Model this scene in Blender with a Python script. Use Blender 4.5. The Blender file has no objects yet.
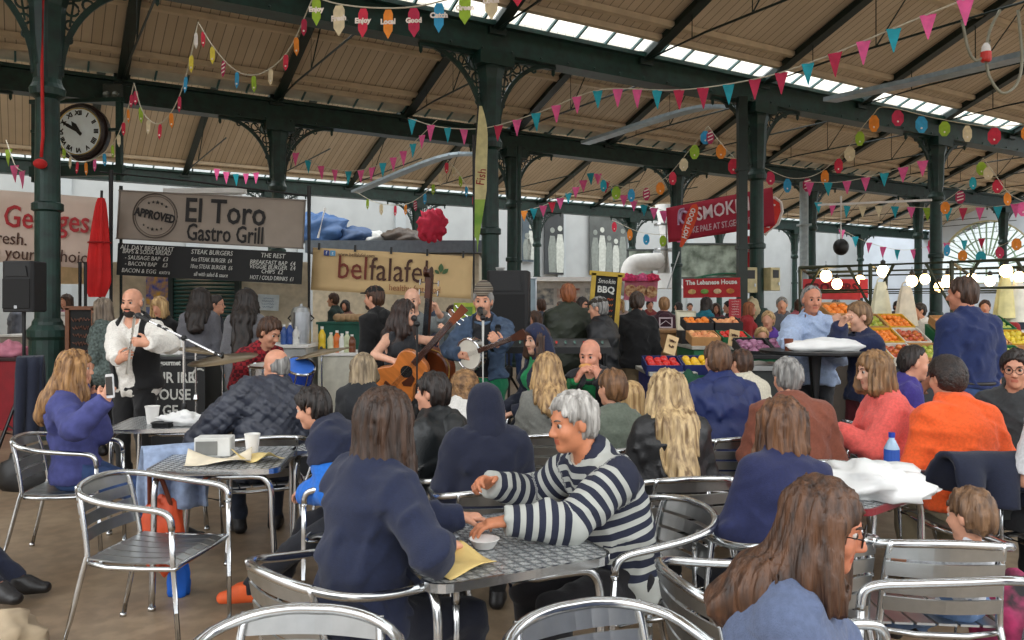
import bpy, math, random
import numpy as np
from mathutils import Vector, Matrix
SC = bpy.context.scene
COL = SC.collection
PI = math.pi
rnd = random.Random(7)
F_PX, HOR, CX, EYE = 800.0, 305.0, 512.0, 1.6

def P(px, py, Y):
    return Vector(((px - CX) * Y / F_PX, Y, EYE - (py - HOR) * Y / F_PX))

def lin(c):
    c = c / 255.0
    return c / 12.92 if c <= 0.04045 else ((c + 0.055) / 1.055) ** 2.4

def rgb(r, g, b):
    return (lin(r), lin(g), lin(b), 1.0)

# ---------------------------------------------------------------- materials
MATS = {}

def _new(name):
    m = bpy.data.materials.new(name)
    m.use_nodes = True
    nt = m.node_tree
    return m, nt, nt.nodes['Principled BSDF']

def mat(c, rough=0.6, metal=0.0, var=0.12, scale=8.0, bump=0.0, bscale=60.0, stretch=(1, 1, 1), sheen=0.0, c2=None, coat=0.0):
    """plain procedural surface: base colour broken up by noise, optional bump"""
    key = (tuple(c), rough, metal, var, scale, bump, bscale, tuple(stretch), sheen, tuple(c2) if c2 else None, coat)
    if key in MATS:
        return MATS[key]
    m, nt, b = _new('surface')
    N, L = nt.nodes, nt.links
    tc = N.new('ShaderNodeTexCoord')
    mp = N.new('ShaderNodeMapping'); mp.inputs['Scale'].default_value = stretch
    L.new(tc.outputs['Object'], mp.inputs['Vector'])
    no = N.new('ShaderNodeTexNoise'); no.inputs['Scale'].default_value = scale; no.inputs['Detail'].default_value = 4
    L.new(mp.outputs['Vector'], no.inputs['Vector'])
    rp = N.new('ShaderNodeValToRGB')
    base = rgb(*c)
    a = [max(0, x * (1 - var)) for x in base[:3]]
    z = [min(1, x * (1 + var)) for x in base[:3]] if c2 is None else rgb(*c2)[:3]
    rp.color_ramp.elements[0].position = 0.35; rp.color_ramp.elements[1].position = 0.65
    rp.color_ramp.elements[0].color = (*a, 1); rp.color_ramp.elements[1].color = (*z, 1)
    L.new(no.outputs['Fac'], rp.inputs['Fac'])
    L.new(rp.outputs['Color'], b.inputs['Base Color'])
    b.inputs['Roughness'].default_value = rough
    b.inputs['Metallic'].default_value = metal
    if sheen: b.inputs['Sheen Weight'].default_value = sheen
    if coat: b.inputs['Coat Weight'].default_value = coat
    if bump:
        n2 = N.new('ShaderNodeTexNoise'); n2.inputs['Scale'].default_value = bscale
        L.new(mp.outputs['Vector'], n2.inputs['Vector'])
        bp = N.new('ShaderNodeBump'); bp.inputs['Strength'].default_value = bump; bp.inputs['Distance'].default_value = 0.01
        L.new(n2.outputs['Fac'], bp.inputs['Height']); L.new(bp.outputs['Normal'], b.inputs['Normal'])
    MATS[key] = m
    return m

def fabric(*c):
    return mat(c, 0.92, 0, 0.10, 70, 0.3, 260, sheen=0.1)

def leather(*c):
    return mat(c, 0.45, 0, 0.1, 40, 0.2, 90)

def skin(*c):
    return mat(c, 0.5, 0, 0.08, 26)

def hairmat(c, c2, curl=0):
    return mat(c, 0.5, 0, 0.25, 30 if curl else 42, 0.8, 90, stretch=(1, 1, 1) if curl else (1, 1, 0.08), c2=c2)

def metal(c=(196, 198, 200), rough=0.22):
    return mat(c, rough, 1.0, 0.05, 20)

def emis(c, s):
    key = ('e', tuple(c), s)
    if key in MATS: return MATS[key]
    m, nt, b = _new('lamp')
    b.inputs['Base Color'].default_value = rgb(*c)
    b.inputs['Emission Color'].default_value = rgb(*c)
    b.inputs['Emission Strength'].default_value = s
    MATS[key] = m
    return m

def bands(stops, per, attr='along', axis=2, rough=0.9, wob=0.0):
    """repeating bands of colour: stops = [(position 0..1, rgb)], per = band period in metres"""
    m, nt, b = _new('banded')
    N, L = nt.nodes, nt.links
    if attr:
        s = N.new('ShaderNodeAttribute'); s.attribute_name = attr; src = s.outputs['Fac']
    else:
        tc = N.new('ShaderNodeTexCoord'); sp = N.new('ShaderNodeSeparateXYZ')
        L.new(tc.outputs['Object'], sp.inputs[0]); src = sp.outputs[axis]
    d = N.new('ShaderNodeMath'); d.operation = 'DIVIDE'; d.inputs[1].default_value = per; L.new(src, d.inputs[0])
    fr = N.new('ShaderNodeMath'); fr.operation = 'FRACT'; L.new(d.outputs[0], fr.inputs[0])
    rp = N.new('ShaderNodeValToRGB'); rp.color_ramp.interpolation = 'CONSTANT'
    e = rp.color_ramp.elements
    e[0].position = stops[0][0]; e[0].color = rgb(*stops[0][1])
    e[1].position = stops[1][0]; e[1].color = rgb(*stops[1][1])
    for p_, c_ in stops[2:]:
        q = e.new(p_); q.color = rgb(*c_)
    L.new(fr.outputs[0], rp.inputs['Fac']); L.new(rp.outputs['Color'], b.inputs['Base Color'])
    b.inputs['Roughness'].default_value = rough
    return m

def checks(ca, cb, per=0.03):
    m, nt, b = _new('checked_cloth')
    N, L = nt.nodes, nt.links
    tc = N.new('ShaderNodeTexCoord')
    ch = N.new('ShaderNodeTexChecker'); ch.inputs['Scale'].default_value = 1 / per
    ch.inputs['Color1'].default_value = rgb(*ca); ch.inputs['Color2'].default_value = rgb(*cb)
    L.new(tc.outputs['Object'], ch.inputs['Vector']); L.new(ch.outputs['Color'], b.inputs['Base Color'])
    b.inputs['Roughness'].default_value = 0.9
    return m

def plank_mat(ca, cb, width=0.14, axis=0):
    """boards: each a slightly different tone with a dark joint"""
    m, nt, b = _new('boarding')
    N, L = nt.nodes, nt.links
    tc = N.new('ShaderNodeTexCoord'); sp = N.new('ShaderNodeSeparateXYZ'); L.new(tc.outputs['Object'], sp.inputs[0])
    d = N.new('ShaderNodeMath'); d.operation = 'DIVIDE'; d.inputs[1].default_value = width; L.new(sp.outputs[axis], d.inputs[0])
    fl = N.new('ShaderNodeMath'); fl.operation = 'FLOOR'; L.new(d.outputs[0], fl.inputs[0])
    wn = N.new('ShaderNodeTexWhiteNoise'); wn.noise_dimensions = '1D'; L.new(fl.outputs[0], wn.inputs['W'])
    mx = N.new('ShaderNodeMix'); mx.data_type = 'RGBA'
    mx.inputs[6].default_value = rgb(*ca); mx.inputs[7].default_value = rgb(*cb); L.new(wn.outputs['Value'], mx.inputs[0])
    fr = N.new('ShaderNodeMath'); fr.operation = 'FRACT'; L.new(d.outputs[0], fr.inputs[0])
    lt = N.new('ShaderNodeMath'); lt.operation = 'LESS_THAN'; lt.inputs[1].default_value = 0.09; L.new(fr.outputs[0], lt.inputs[0])
    m2 = N.new('ShaderNodeMix'); m2.data_type = 'RGBA'
    m2.inputs[7].default_value = rgb(*[x * 0.62 for x in ca]); L.new(lt.outputs[0], m2.inputs[0]); L.new(mx.outputs[2], m2.inputs[6])
    no = N.new('ShaderNodeTexNoise'); no.inputs['Scale'].default_value = 1.3; no.inputs['Detail'].default_value = 5
    L.new(tc.outputs['Object'], no.inputs['Vector'])
    m3 = N.new('ShaderNodeMix'); m3.data_type = 'RGBA'; m3.blend_type = 'MULTIPLY'; m3.inputs[0].default_value = 0.35
    L.new(m2.outputs[2], m3.inputs[6]); L.new(no.outputs['Color'], m3.inputs[7])
    hs = N.new('ShaderNodeRGBToBW'); L.new(no.outputs['Color'], hs.inputs[0]); L.new(hs.outputs[0], m3.inputs[7])
    L.new(m3.outputs[2], b.inputs['Base Color'])
    b.inputs['Roughness'].default_value = 0.75
    return m

# ---------------------------------------------------------------- mesh builder
def frame_from(d, up=Vector((0, 0, 1))):
    d = Vector(d).normalized()
    if abs(d.dot(up)) > 0.98: up = Vector((1, 0, 0))
    x = d.cross(up).normalized(); y = x.cross(d).normalized()
    return x, y, d

class MB:
    def __init__(s):
        s.v = []; s.f = []; s.mi = []; s.m = 0
    def add(s, vs, fs):
        o = len(s.v); s.v += [tuple(q) for q in vs]; s.f += [[i + o for i in q] for q in fs]; s.mi += [s.m] * len(fs)
        return s
    def box(s, c, d, rz=0, M=None):
        x, y, z = d[0] / 2, d[1] / 2, d[2] / 2
        vs = [Vector((i * x, j * y, k * z)) for k in (-1, 1) for j in (-1, 1) for i in (-1, 1)]
        R = M if M is not None else Matrix.Rotation(rz, 3, 'Z')
        vs = [R @ q + Vector(c) for q in vs]
        return s.add(vs, [(0, 2, 3, 1), (4, 5, 7, 6), (0, 1, 5, 4), (2, 6, 7, 3), (0, 4, 6, 2), (1, 3, 7, 5)])
    def bar(s, a, b, w, h, up=(0, 0, 1)):
        """rectangular bar from a to b"""
        a, b = Vector(a), Vector(b)
        x, y, d = frame_from(b - a, Vector(up))
        vs = [p + x * (i * w / 2) + y * (j * h / 2) for p in (a, b) for (i, j) in ((-1, -1), (1, -1), (1, 1), (-1, 1))]
        return s.add(vs, [(3, 2, 1, 0), (4, 5, 6, 7), (0, 1, 5, 4), (1, 2, 6, 5), (2, 3, 7, 6), (3, 0, 4, 7)])
    def tube(s, pts, r, seg=8, closed=False, cap=True):
        pts = [Vector(p) for p in pts]; n = len(pts)
        rs = r if isinstance(r, (list, tuple)) else [r] * n
        vs = []; x = None
        for i in range(n):
            if closed: t = pts[(i + 1) % n] - pts[i - 1]
            else: t = pts[min(i + 1, n - 1)] - pts[max(i - 1, 0)]
            t = t.normalized()
            if x is None: x, y, _ = frame_from(t)
            else:
                x = (x - t * x.dot(t))
                x = x.normalized() if x.length > 1e-6 else frame_from(t)[0]
                y = t.cross(x)
            for k in range(seg):
                a = 2 * PI * k / seg
                vs.append(pts[i] + (x * math.cos(a) + y * math.sin(a)) * rs[i])
        fs = []
        for i in range(n if closed else n - 1):
            j = (i + 1) % n
            for k in range(seg):
                l = (k + 1) % seg
                fs.append((i * seg + k, i * seg + l, j * seg + l, j * seg + k))
        if cap and not closed:
            fs.append(tuple(range(seg))[::-1]); fs.append(tuple((n - 1) * seg + k for k in range(seg)))
        return s.add(vs, fs)
    def lathe(s, prof, seg=16, c=(0, 0, 0), M=None, cap=True):
        c = Vector(c); vs = []; n = len(prof)
        for (r, z) in prof:
            for k in range(seg):
                a = 2 * PI * k / seg
                q = Vector((r * math.cos(a), r * math.sin(a), z))
                vs.append((M @ q if M is not None else q) + c)
        fs = [(i * seg + k, i * seg + (k + 1) % seg, (i + 1) * seg + (k + 1) % seg, (i + 1) * seg + k) for i in range(n - 1) for k in range(seg)]
        if cap:
            fs.append(tuple(range(seg))[::-1]); fs.append(tuple((n - 1) * seg + k for k in range(seg)))
        return s.add(vs, fs)
    def ball(s, c, r, seg=12, rings=8, M=None):
        if not isinstance(r, (list, tuple)): r = (r, r, r)
        c = Vector(c); vs = []; fs = []
        for i in range(rings + 1):
            ph = PI * i / rings
            for k in range(seg):
                a = 2 * PI * k / seg
                q = Vector((r[0] * math.sin(ph) * math.cos(a), r[1] * math.sin(ph) * math.sin(a), -r[2] * math.cos(ph)))
                vs.append((M @ q if M is not None else q) + c)
        for i in range(rings):
            for k in range(seg):
                l = (k + 1) % seg
                fs.append((i * seg + k, i * seg + l, (i + 1) * seg + l, (i + 1) * seg + k))
        return s.add(vs, fs)
    def prism(s, poly, depth, O=(0, 0, 0), X=(1, 0, 0), Y=(0, 0, 1), N=None):
        """2d outline (counter-clockwise in X,Y) thickened along N, centred on the plane"""
        O, X, Y = Vector(O), Vector(X), Vector(Y)
        N = Vector(N) if N is not None else X.cross(Y).normalized()
        n = len(poly)
        vs = [O + X * p[0] + Y * p[1] + N * (depth / 2) for p in poly] + [O + X * p[0] + Y * p[1] - N * (depth / 2) for p in poly]
        fs = [tuple(range(n)), tuple(range(2 * n - 1, n - 1, -1))]
        fs += [(i, i + n, (i + 1) % n + n, (i + 1) % n) for i in range(n)]
        return s.add(vs, fs)
    def grid(s, fn, nu, nv, thick=None):
        """sheet fn(u,v)->point; optionally thickened along the local normal"""
        vs = [Vector(fn(i / nu, j / nv)) for j in range(nv + 1) for i in range(nu + 1)]
        w = nu + 1
        fs = [(j * w + i, j * w + i + 1, (j + 1) * w + i + 1, (j + 1) * w + i) for j in range(nv) for i in range(nu)]
        if thick:
            nn = [Vector((0, 0, 0)) for _ in vs]
            for f in fs:
                q = (vs[f[1]] - vs[f[0]]).cross(vs[f[3]] - vs[f[0]])
                for i in f: nn[i] += q
            n = len(vs)
            vs2 = [vs[i] - (nn[i].normalized() if nn[i].length > 0 else Vector((0, 0, 1))) * thick for i in range(n)]
            fs = fs + [tuple(i + n for i in reversed(f)) for f in fs]
            rim = [i for i in range(w)] + [j * w + nu for j in range(1, nv + 1)] + [nv * w + i for i in range(nu - 1, -1, -1)] + [j * w for j in range(nv - 1, 0, -1)]
            for a, b in zip(rim, rim[1:] + rim[:1]): fs.append((b, a, a + n, b + n))
            vs = vs + vs2
        return s.add(vs, fs)
    def text(s, txt, size, O, X=(1, 0, 0), Y=(0, 0, 1), depth=0.004, align='CENTER', shear=0.0, bold=0.0, sx=1.0, space=1.0):
        vs, fs = text_mesh(txt, size, depth, align, shear, bold, space)
        O, X, Y = Vector(O), Vector(X).normalized(), Vector(Y).normalized(); N = X.cross(Y)
        return s.add([O + X * (q[0] * sx) + Y * q[1] + N * (q[2] + depth / 2) for q in vs], fs)

_TX = {}
def text_mesh(txt, size, depth, align, shear, bold, space):
    k = (txt, size, depth, align, shear, bold, space)
    if k in _TX: return _TX[k]
    cu = bpy.data.curves.new('lettering', 'FONT'); cu.body = txt; cu.size = size; cu.extrude = depth / 2
    cu.align_x = align; cu.align_y = 'CENTER'; cu.shear = shear; cu.offset = bold; cu.space_character = space; cu.resolution_u = 2
    o = bpy.data.objects.new('lettering', cu); COL.objects.link(o)
    dg = bpy.context.evaluated_depsgraph_get()
    me = o.evaluated_get(dg).to_mesh()
    vs = [tuple(q.co) for q in me.vertices]; fs = [tuple(p.vertices) for p in me.polygons]
    o.evaluated_get(dg).to_mesh_clear()
    bpy.data.objects.remove(o); bpy.data.curves.remove(cu)
    _TX[k] = (vs, fs)
    return vs, fs

def obj(name, mb, m, parent=None, smooth=False, bevel=0, loc=None, rz=None, sub=0, angle=None):
    me = bpy.data.meshes.new(name)
    me.from_pydata([tuple(v) for v in mb.v], [], mb.f)
    ms = m if isinstance(m, (list, tuple)) else [m]
    for q in ms: me.materials.append(q)
    if len(ms) > 1: me.polygons.foreach_set('material_index', mb.mi)
    if smooth: me.polygons.foreach_set('use_smooth', [True] * len(me.polygons))
    me.update()
    o = bpy.data.objects.new(name, me); COL.objects.link(o)
    if parent is not None: o.parent = parent
    if loc is not None: o.location = loc
    if rz is not None: o.rotation_euler = (0, 0, rz)
    if bevel:
        b = o.modifiers.new('bevel', 'BEVEL'); b.width = bevel; b.segments = 2; b.limit_method = 'ANGLE'
    if sub:
        b = o.modifiers.new('subsurf', 'SUBSURF'); b.levels = sub; b.render_levels = sub
    return o

def tag(o, label, cat, group=None, kind=None):
    if label: o['label'] = label
    if cat: o['category'] = cat
    if group: o['group'] = group
    if kind: o['kind'] = kind
    return o

def thing(name, label, cat, loc=(0, 0, 0), rz=0, group=None, kind=None):
    o = bpy.data.objects.new(name, None); COL.objects.link(o)
    o.location = loc; o.rotation_euler = (0, 0, rz)
    o.empty_display_size = 0.1
    return tag(o, label, cat, group, kind)

def struct(o):
    o['kind'] = 'structure'
    return o

KIDS = {}
def kids(o):
    return [c for c in bpy.data.objects if c.parent == o]

def dup(root, loc, rz, label, group=None):
    def rec(o, par):
        c = o.copy(); COL.objects.link(c)
        if par is not None: c.parent = par
        for k in KIDLIST.get(o.name, ()): rec(k, c)
        return c
    c = rec(root, None); c.location = loc; c.rotation_euler = (0, 0, rz)
    c['label'] = label
    if group: c['group'] = group
    return c
KIDLIST = {}
def index_kids(root):
    def rec(o):
        KIDLIST[o.name] = list(o.children)
        for k in o.children: rec(k)
    rec(root)

def arc(c, r, a0, a1, n, X, Y):
    c, X, Y = Vector(c), Vector(X), Vector(Y)
    return [c + X * (r * math.cos(a0 + (a1 - a0) * i / n)) + Y * (r * math.sin(a0 + (a1 - a0) * i / n)) for i in range(n + 1)]

def smooth_path(pts, n=6):
    """Catmull-Rom through pts"""
    p = [Vector(q) for q in pts]; p = [p[0] * 2 - p[1]] + p + [p[-1] * 2 - p[-2]]
    out = []
    for i in range(1, len(p) - 2):
        for k in range(n):
            t = k / n
            a, b, c, d = p[i - 1], p[i], p[i + 1], p[i + 2]
            out.append(0.5 * ((2 * b) + (c - a) * t + (2 * a - 5 * b + 4 * c - d) * t * t + (3 * b - a - 3 * c + d) * t ** 3))
    out.append(p[-2])
    return out
# ================================================================ implicit figures
# A figure is a set of rounded limbs blended into one field and skinned into ONE surface;
# clothes and hair are further surfaces grown around the same skeleton.
V = lambda *a: np.array(a, dtype=float)
def nrm(a):
    n = np.linalg.norm(a); return a / n if n > 1e-9 else a
def rotm(ax, deg):
    return np.array(Matrix.Rotation(math.radians(deg), 3, Vector(ax)))

class Cone:
    """rounded cone a->b; squash (axis e, factor s) widens it along e"""
    def __init__(s, a, b, r1, r2, k=0.02, e=None, sq=1.0, op='u', tag=0, off=0.0, cut=None):
        s.a, s.b, s.r1, s.r2, s.k, s.e, s.sq, s.op, s.tag, s.cut = np.array(a, float), np.array(b, float), r1, r2, k, e, sq, op, tag, cut
        s.off = off
    def bb(s):
        r = max(s.r1, s.r2) * max(1, s.sq)
        return np.minimum(s.a, s.b) - r, np.maximum(s.a, s.b) + r
    def d(s, X, Y, Z):
        ba = s.b - s.a; L2 = max(ba @ ba, 1e-9)
        px, py, pz = X - s.a[0], Y - s.a[1], Z - s.a[2]
        h = np.clip((px * ba[0] + py * ba[1] + pz * ba[2]) / L2, 0, 1)
        qx, qy, qz = px - h * ba[0], py - h * ba[1], pz - h * ba[2]
        q2 = qx * qx + qy * qy + qz * qz
        if s.e is not None and s.sq != 1.0:
            e = s.e; qe = qx * e[0] + qy * e[1] + qz * e[2]
            q2 = q2 - qe * qe + (qe / s.sq) ** 2
        d = np.sqrt(np.maximum(q2, 0)) - (s.r1 + (s.r2 - s.r1) * h)
        if s.cut is not None:
            t = (px * ba[0] + py * ba[1] + pz * ba[2]) / L2
            d = np.maximum(d, (t - s.cut) * math.sqrt(L2))
        return d

class Ell:
    def __init__(s, c, r, M=None, k=0.02, op='u', tag=0):
        s.c, s.r, s.M, s.k, s.op, s.tag = np.array(c, float), np.array(r, float), M, k, op, tag
    def bb(s):
        m = s.r.max() if s.M is not None else s.r
        return s.c - m, s.c + m
    def d(s, X, Y, Z):
        p = [X - s.c[0], Y - s.c[1], Z - s.c[2]]
        if s.M is not None:
            M = s.M
            p = [p[0] * M[0, i] + p[1] * M[1, i] + p[2] * M[2, i] for i in range(3)]
        k0 = np.sqrt((p[0] / s.r[0]) ** 2 + (p[1] / s.r[1]) ** 2 + (p[2] / s.r[2]) ** 2)
        k1 = np.sqrt((p[0] / s.r[0] ** 2) ** 2 + (p[1] / s.r[1] ** 2) ** 2 + (p[2] / s.r[2] ** 2) ** 2)
        return k0 * (k0 - 1) / np.maximum(k1, 1e-6)

class Plane:
    """keeps the side where n.p < c ; optional box limits the effect"""
    def __init__(s, n, p, op='i', k=0.004):
        s.n = nrm(np.array(n, float)); s.c = s.n @ np.array(p, float); s.op = op; s.k = k
    def bb(s): return None
    def d(s, X, Y, Z): return X * s.n[0] + Y * s.n[1] + Z * s.n[2] - s.c

class Wedge:
    """removes the strip |x|<w+slope*z in front of a frame (an open jacket front, a V neck)"""
    def __init__(s, o, R, Fw, U, w0, w1, z0, z1, op='s'):
        s.o, s.R, s.Fw, s.U, s.w0, s.w1, s.z0, s.z1, s.op, s.k = o, R, Fw, U, w0, w1, z0, z1, op, 0.004
    def bb(s): return None
    def d(s, X, Y, Z):
        p = [X - s.o[0], Y - s.o[1], Z - s.o[2]]
        x = p[0] * s.R[0] + p[1] * s.R[1] + p[2] * s.R[2]
        y = p[0] * s.Fw[0] + p[1] * s.Fw[1] + p[2] * s.Fw[2]
        z = p[0] * s.U[0] + p[1] * s.U[1] + p[2] * s.U[2]
        t = np.clip((z - s.z0) / (s.z1 - s.z0), 0, 1)
        d = np.maximum(np.abs(x) - (s.w0 + (s.w1 - s.w0) * t), 0.02 - y)
        return np.maximum(d, np.maximum(s.z0 - z, z - s.z1 - 0.1))

def field(prims, lo, hi, h, grow=0.0, noise=None):
    n = np.maximum(np.ceil((hi - lo) / h).astype(int) + 1, 4)
    ax = [lo[i] + h * np.arange(n[i]) for i in range(3)]
    F = np.full(n, 0.25, dtype=np.float32)
    for p in prims:
        b = p.bb()
        if b is None: sl = [slice(0, n[i]) for i in range(3)]
        else:
            mg = p.k + grow + 3 * h
            i0 = np.maximum(np.floor((b[0] - mg - lo) / h).astype(int), 0)
            i1 = np.minimum(np.ceil((b[1] + mg - lo) / h).astype(int) + 1, n)
            if (i1 <= i0).any(): continue
            sl = [slice(i0[i], i1[i]) for i in range(3)]
        X = ax[0][sl[0]][:, None, None]; Y = ax[1][sl[1]][None, :, None]; Z = ax[2][sl[2]][None, None, :]
        d = p.d(X, Y, Z)
        if p.op == 'u' and grow: d = d - grow
        sub = F[tuple(sl)]; k = max(p.k, 1e-4)
        if p.op == 'u':
            t = np.clip(0.5 + 0.5 * (sub - d) / k, 0, 1)
            F[tuple(sl)] = sub + (d - sub) * t - k * t * (1 - t)
        else:
            if p.op == 's': d = -d
            t = np.clip(0.5 - 0.5 * (sub - d) / k, 0, 1)
            F[tuple(sl)] = sub + (d - sub) * t + k * t * (1 - t)
    if noise is not None:
        X = ax[0][:, None, None]; Y = ax[1][None, :, None]; Z = ax[2][None, None, :]
        F = F + noise(X, Y, Z)
    return F

def nets(F, lo, h):
    S = F < 0
    n = np.array(F.shape)
    c = [S[i:n[0] - 1 + i, j:n[1] - 1 + j, k:n[2] - 1 + k] for i in (0, 1) for j in (0, 1) for k in (0, 1)]
    cnt = sum(q.astype(np.int8) for q in c)
    act = (cnt > 0) & (cnt < 8)
    I = np.argwhere(act)
    if len(I) == 0: return np.zeros((0, 3)), np.zeros((0, 4), int)
    idx = np.full(act.shape, -1, dtype=np.int64); idx[act] = np.arange(len(I))
    acc = np.zeros((len(I), 3)); num = np.zeros(len(I))
    off = [(i, j, k) for i in (0, 1) for j in (0, 1) for k in (0, 1)]
    val = {o: F[I[:, 0] + o[0], I[:, 1] + o[1], I[:, 2] + o[2]] for o in off}
    for a in off:
        for x in range(3):
            if a[x]: continue
            b = list(a); b[x] = 1; b = tuple(b)
            va, vb = val[a], val[b]
            m = (va < 0) != (vb < 0)
            t = np.where(m, va / np.where(m, va - vb, 1), 0)
            q = np.array(a, float)[None, :].repeat(len(I), 0); q[:, x] += t
            acc += q * m[:, None]; num += m
    vs = lo + h * (I + acc / num[:, None])
    quads = []
    for x in range(3):
        y, z = (x + 1) % 3, (x + 2) % 3
        sl0 = [slice(None)] * 3; sl1 = [slice(None)] * 3
        sl0[x] = slice(0, n[x] - 1); sl1[x] = slice(1, n[x])
        A, B = S[tuple(sl0)], S[tuple(sl1)]
        E = np.argwhere(A != B)
        E = E[(E[:, y] > 0) & (E[:, z] > 0) & (E[:, y] < n[y] - 1) & (E[:, z] < n[z] - 1)]
        if len(E) == 0: continue
        flip = ~A[E[:, 0], E[:, 1], E[:, 2]]
        def cell(dy, dz):
            q = E.copy(); q[:, y] -= dy; q[:, z] -= dz
            return idx[q[:, 0], q[:, 1], q[:, 2]]
        Q = np.stack([cell(1, 1), cell(0, 1), cell(0, 0), cell(1, 0)], 1)
        Q[flip] = Q[flip][:, ::-1]
        quads.append(Q)
    return vs, np.concatenate(quads) if quads else np.zeros((0, 4), int)

def bounds(prims, pad):
    bs = [p.bb() for p in prims if p.bb() is not None and p.op == 'u']
    return np.min([b[0] for b in bs], 0) - pad, np.max([b[1] for b in bs], 0) + pad

def to_obj(name, vs, fs, m, parent, mi=None, attr=None):
    me = bpy.data.meshes.new(name)
    me.vertices.add(len(vs)); me.vertices.foreach_set('co', vs.astype(np.float32).ravel())
    nf = len(fs)
    me.loops.add(nf * 4); me.loops.foreach_set('vertex_index', fs.astype(np.int32).ravel())
    me.polygons.add(nf); me.polygons.foreach_set('loop_start', (np.arange(nf) * 4).astype(np.int32))
    me.polygons.foreach_set('loop_total', np.full(nf, 4, np.int32))
    ms = m if isinstance(m, (list, tuple)) else [m]
    for q in ms: me.materials.append(q)
    if mi is not None: me.polygons.foreach_set('material_index', mi.astype(np.int32))
    me.polygons.foreach_set('use_smooth', np.ones(nf, bool))
    me.update(calc_edges=True); me.validate()
    if attr is not None:
        a = me.attributes.new('along', 'FLOAT', 'POINT'); a.data.foreach_set('value', attr.astype(np.float32))
    o = bpy.data.objects.new(name, me); COL.objects.link(o); o.parent = parent
    return o

def grown(name, prims, m, parent, h, grow=0.0, noise=None, attrs=None, pad=0.05):
    lo, hi = bounds(prims, grow + pad)
    F = field(prims, lo, hi, h, grow, noise)
    vs, fs = nets(F, lo, h)
    if len(vs) == 0: return None
    at = attrs(vs) if attrs else None
    return to_obj(name, vs, fs, m, parent, attr=at)

def creases(amp, wl=0.085, seed=0):
    r_ = random.Random(int(seed * 1000) + 5); W = []
    for i in range(5):
        d = Vector((r_.uniform(-1, 1), r_.uniform(-1, 1), r_.uniform(-0.3, 1.2))).normalized(); k = 2 * PI / (wl * r_.uniform(0.9, 2.6))
        e = Vector((r_.uniform(-1, 1), r_.uniform(-1, 1), r_.uniform(-1, 1))).normalized()
        W.append((d * k, r_.uniform(0, 6), e * k * 0.5, r_.uniform(0, 6), r_.uniform(0.6, 1)))
    def f(X, Y, Z):
        o = 0
        for d, p, e, q, a in W:
            o = o + a * (np.exp(np.sin(d.x * X + d.y * Y + d.z * Z + p + 1.6 * np.sin(e.x * X + e.y * Y + e.z * Z + q)) * 1.4 - 1.4) - 0.4)
        return np.minimum(-amp * 1.1 * o, 0.002)
    return f

def two_bone(a, t, l1, l2, pole):
    v = t - a; L = np.linalg.norm(v); L = min(max(L, abs(l1 - l2) + 1e-3), (l1 + l2) * 0.995)
    d = nrm(v); x = (l1 * l1 - l2 * l2 + L * L) / (2 * L)
    y = math.sqrt(max(l1 * l1 - x * x, 0)); p = pole - d * (pole @ d); p = nrm(p)
    return a + d * x + p * y, a + d * L

SKIN_A, SKIN_B, SKIN_C = (205, 148, 120), (196, 132, 104), (214, 164, 138)
NPEOPLE = [0]

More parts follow.
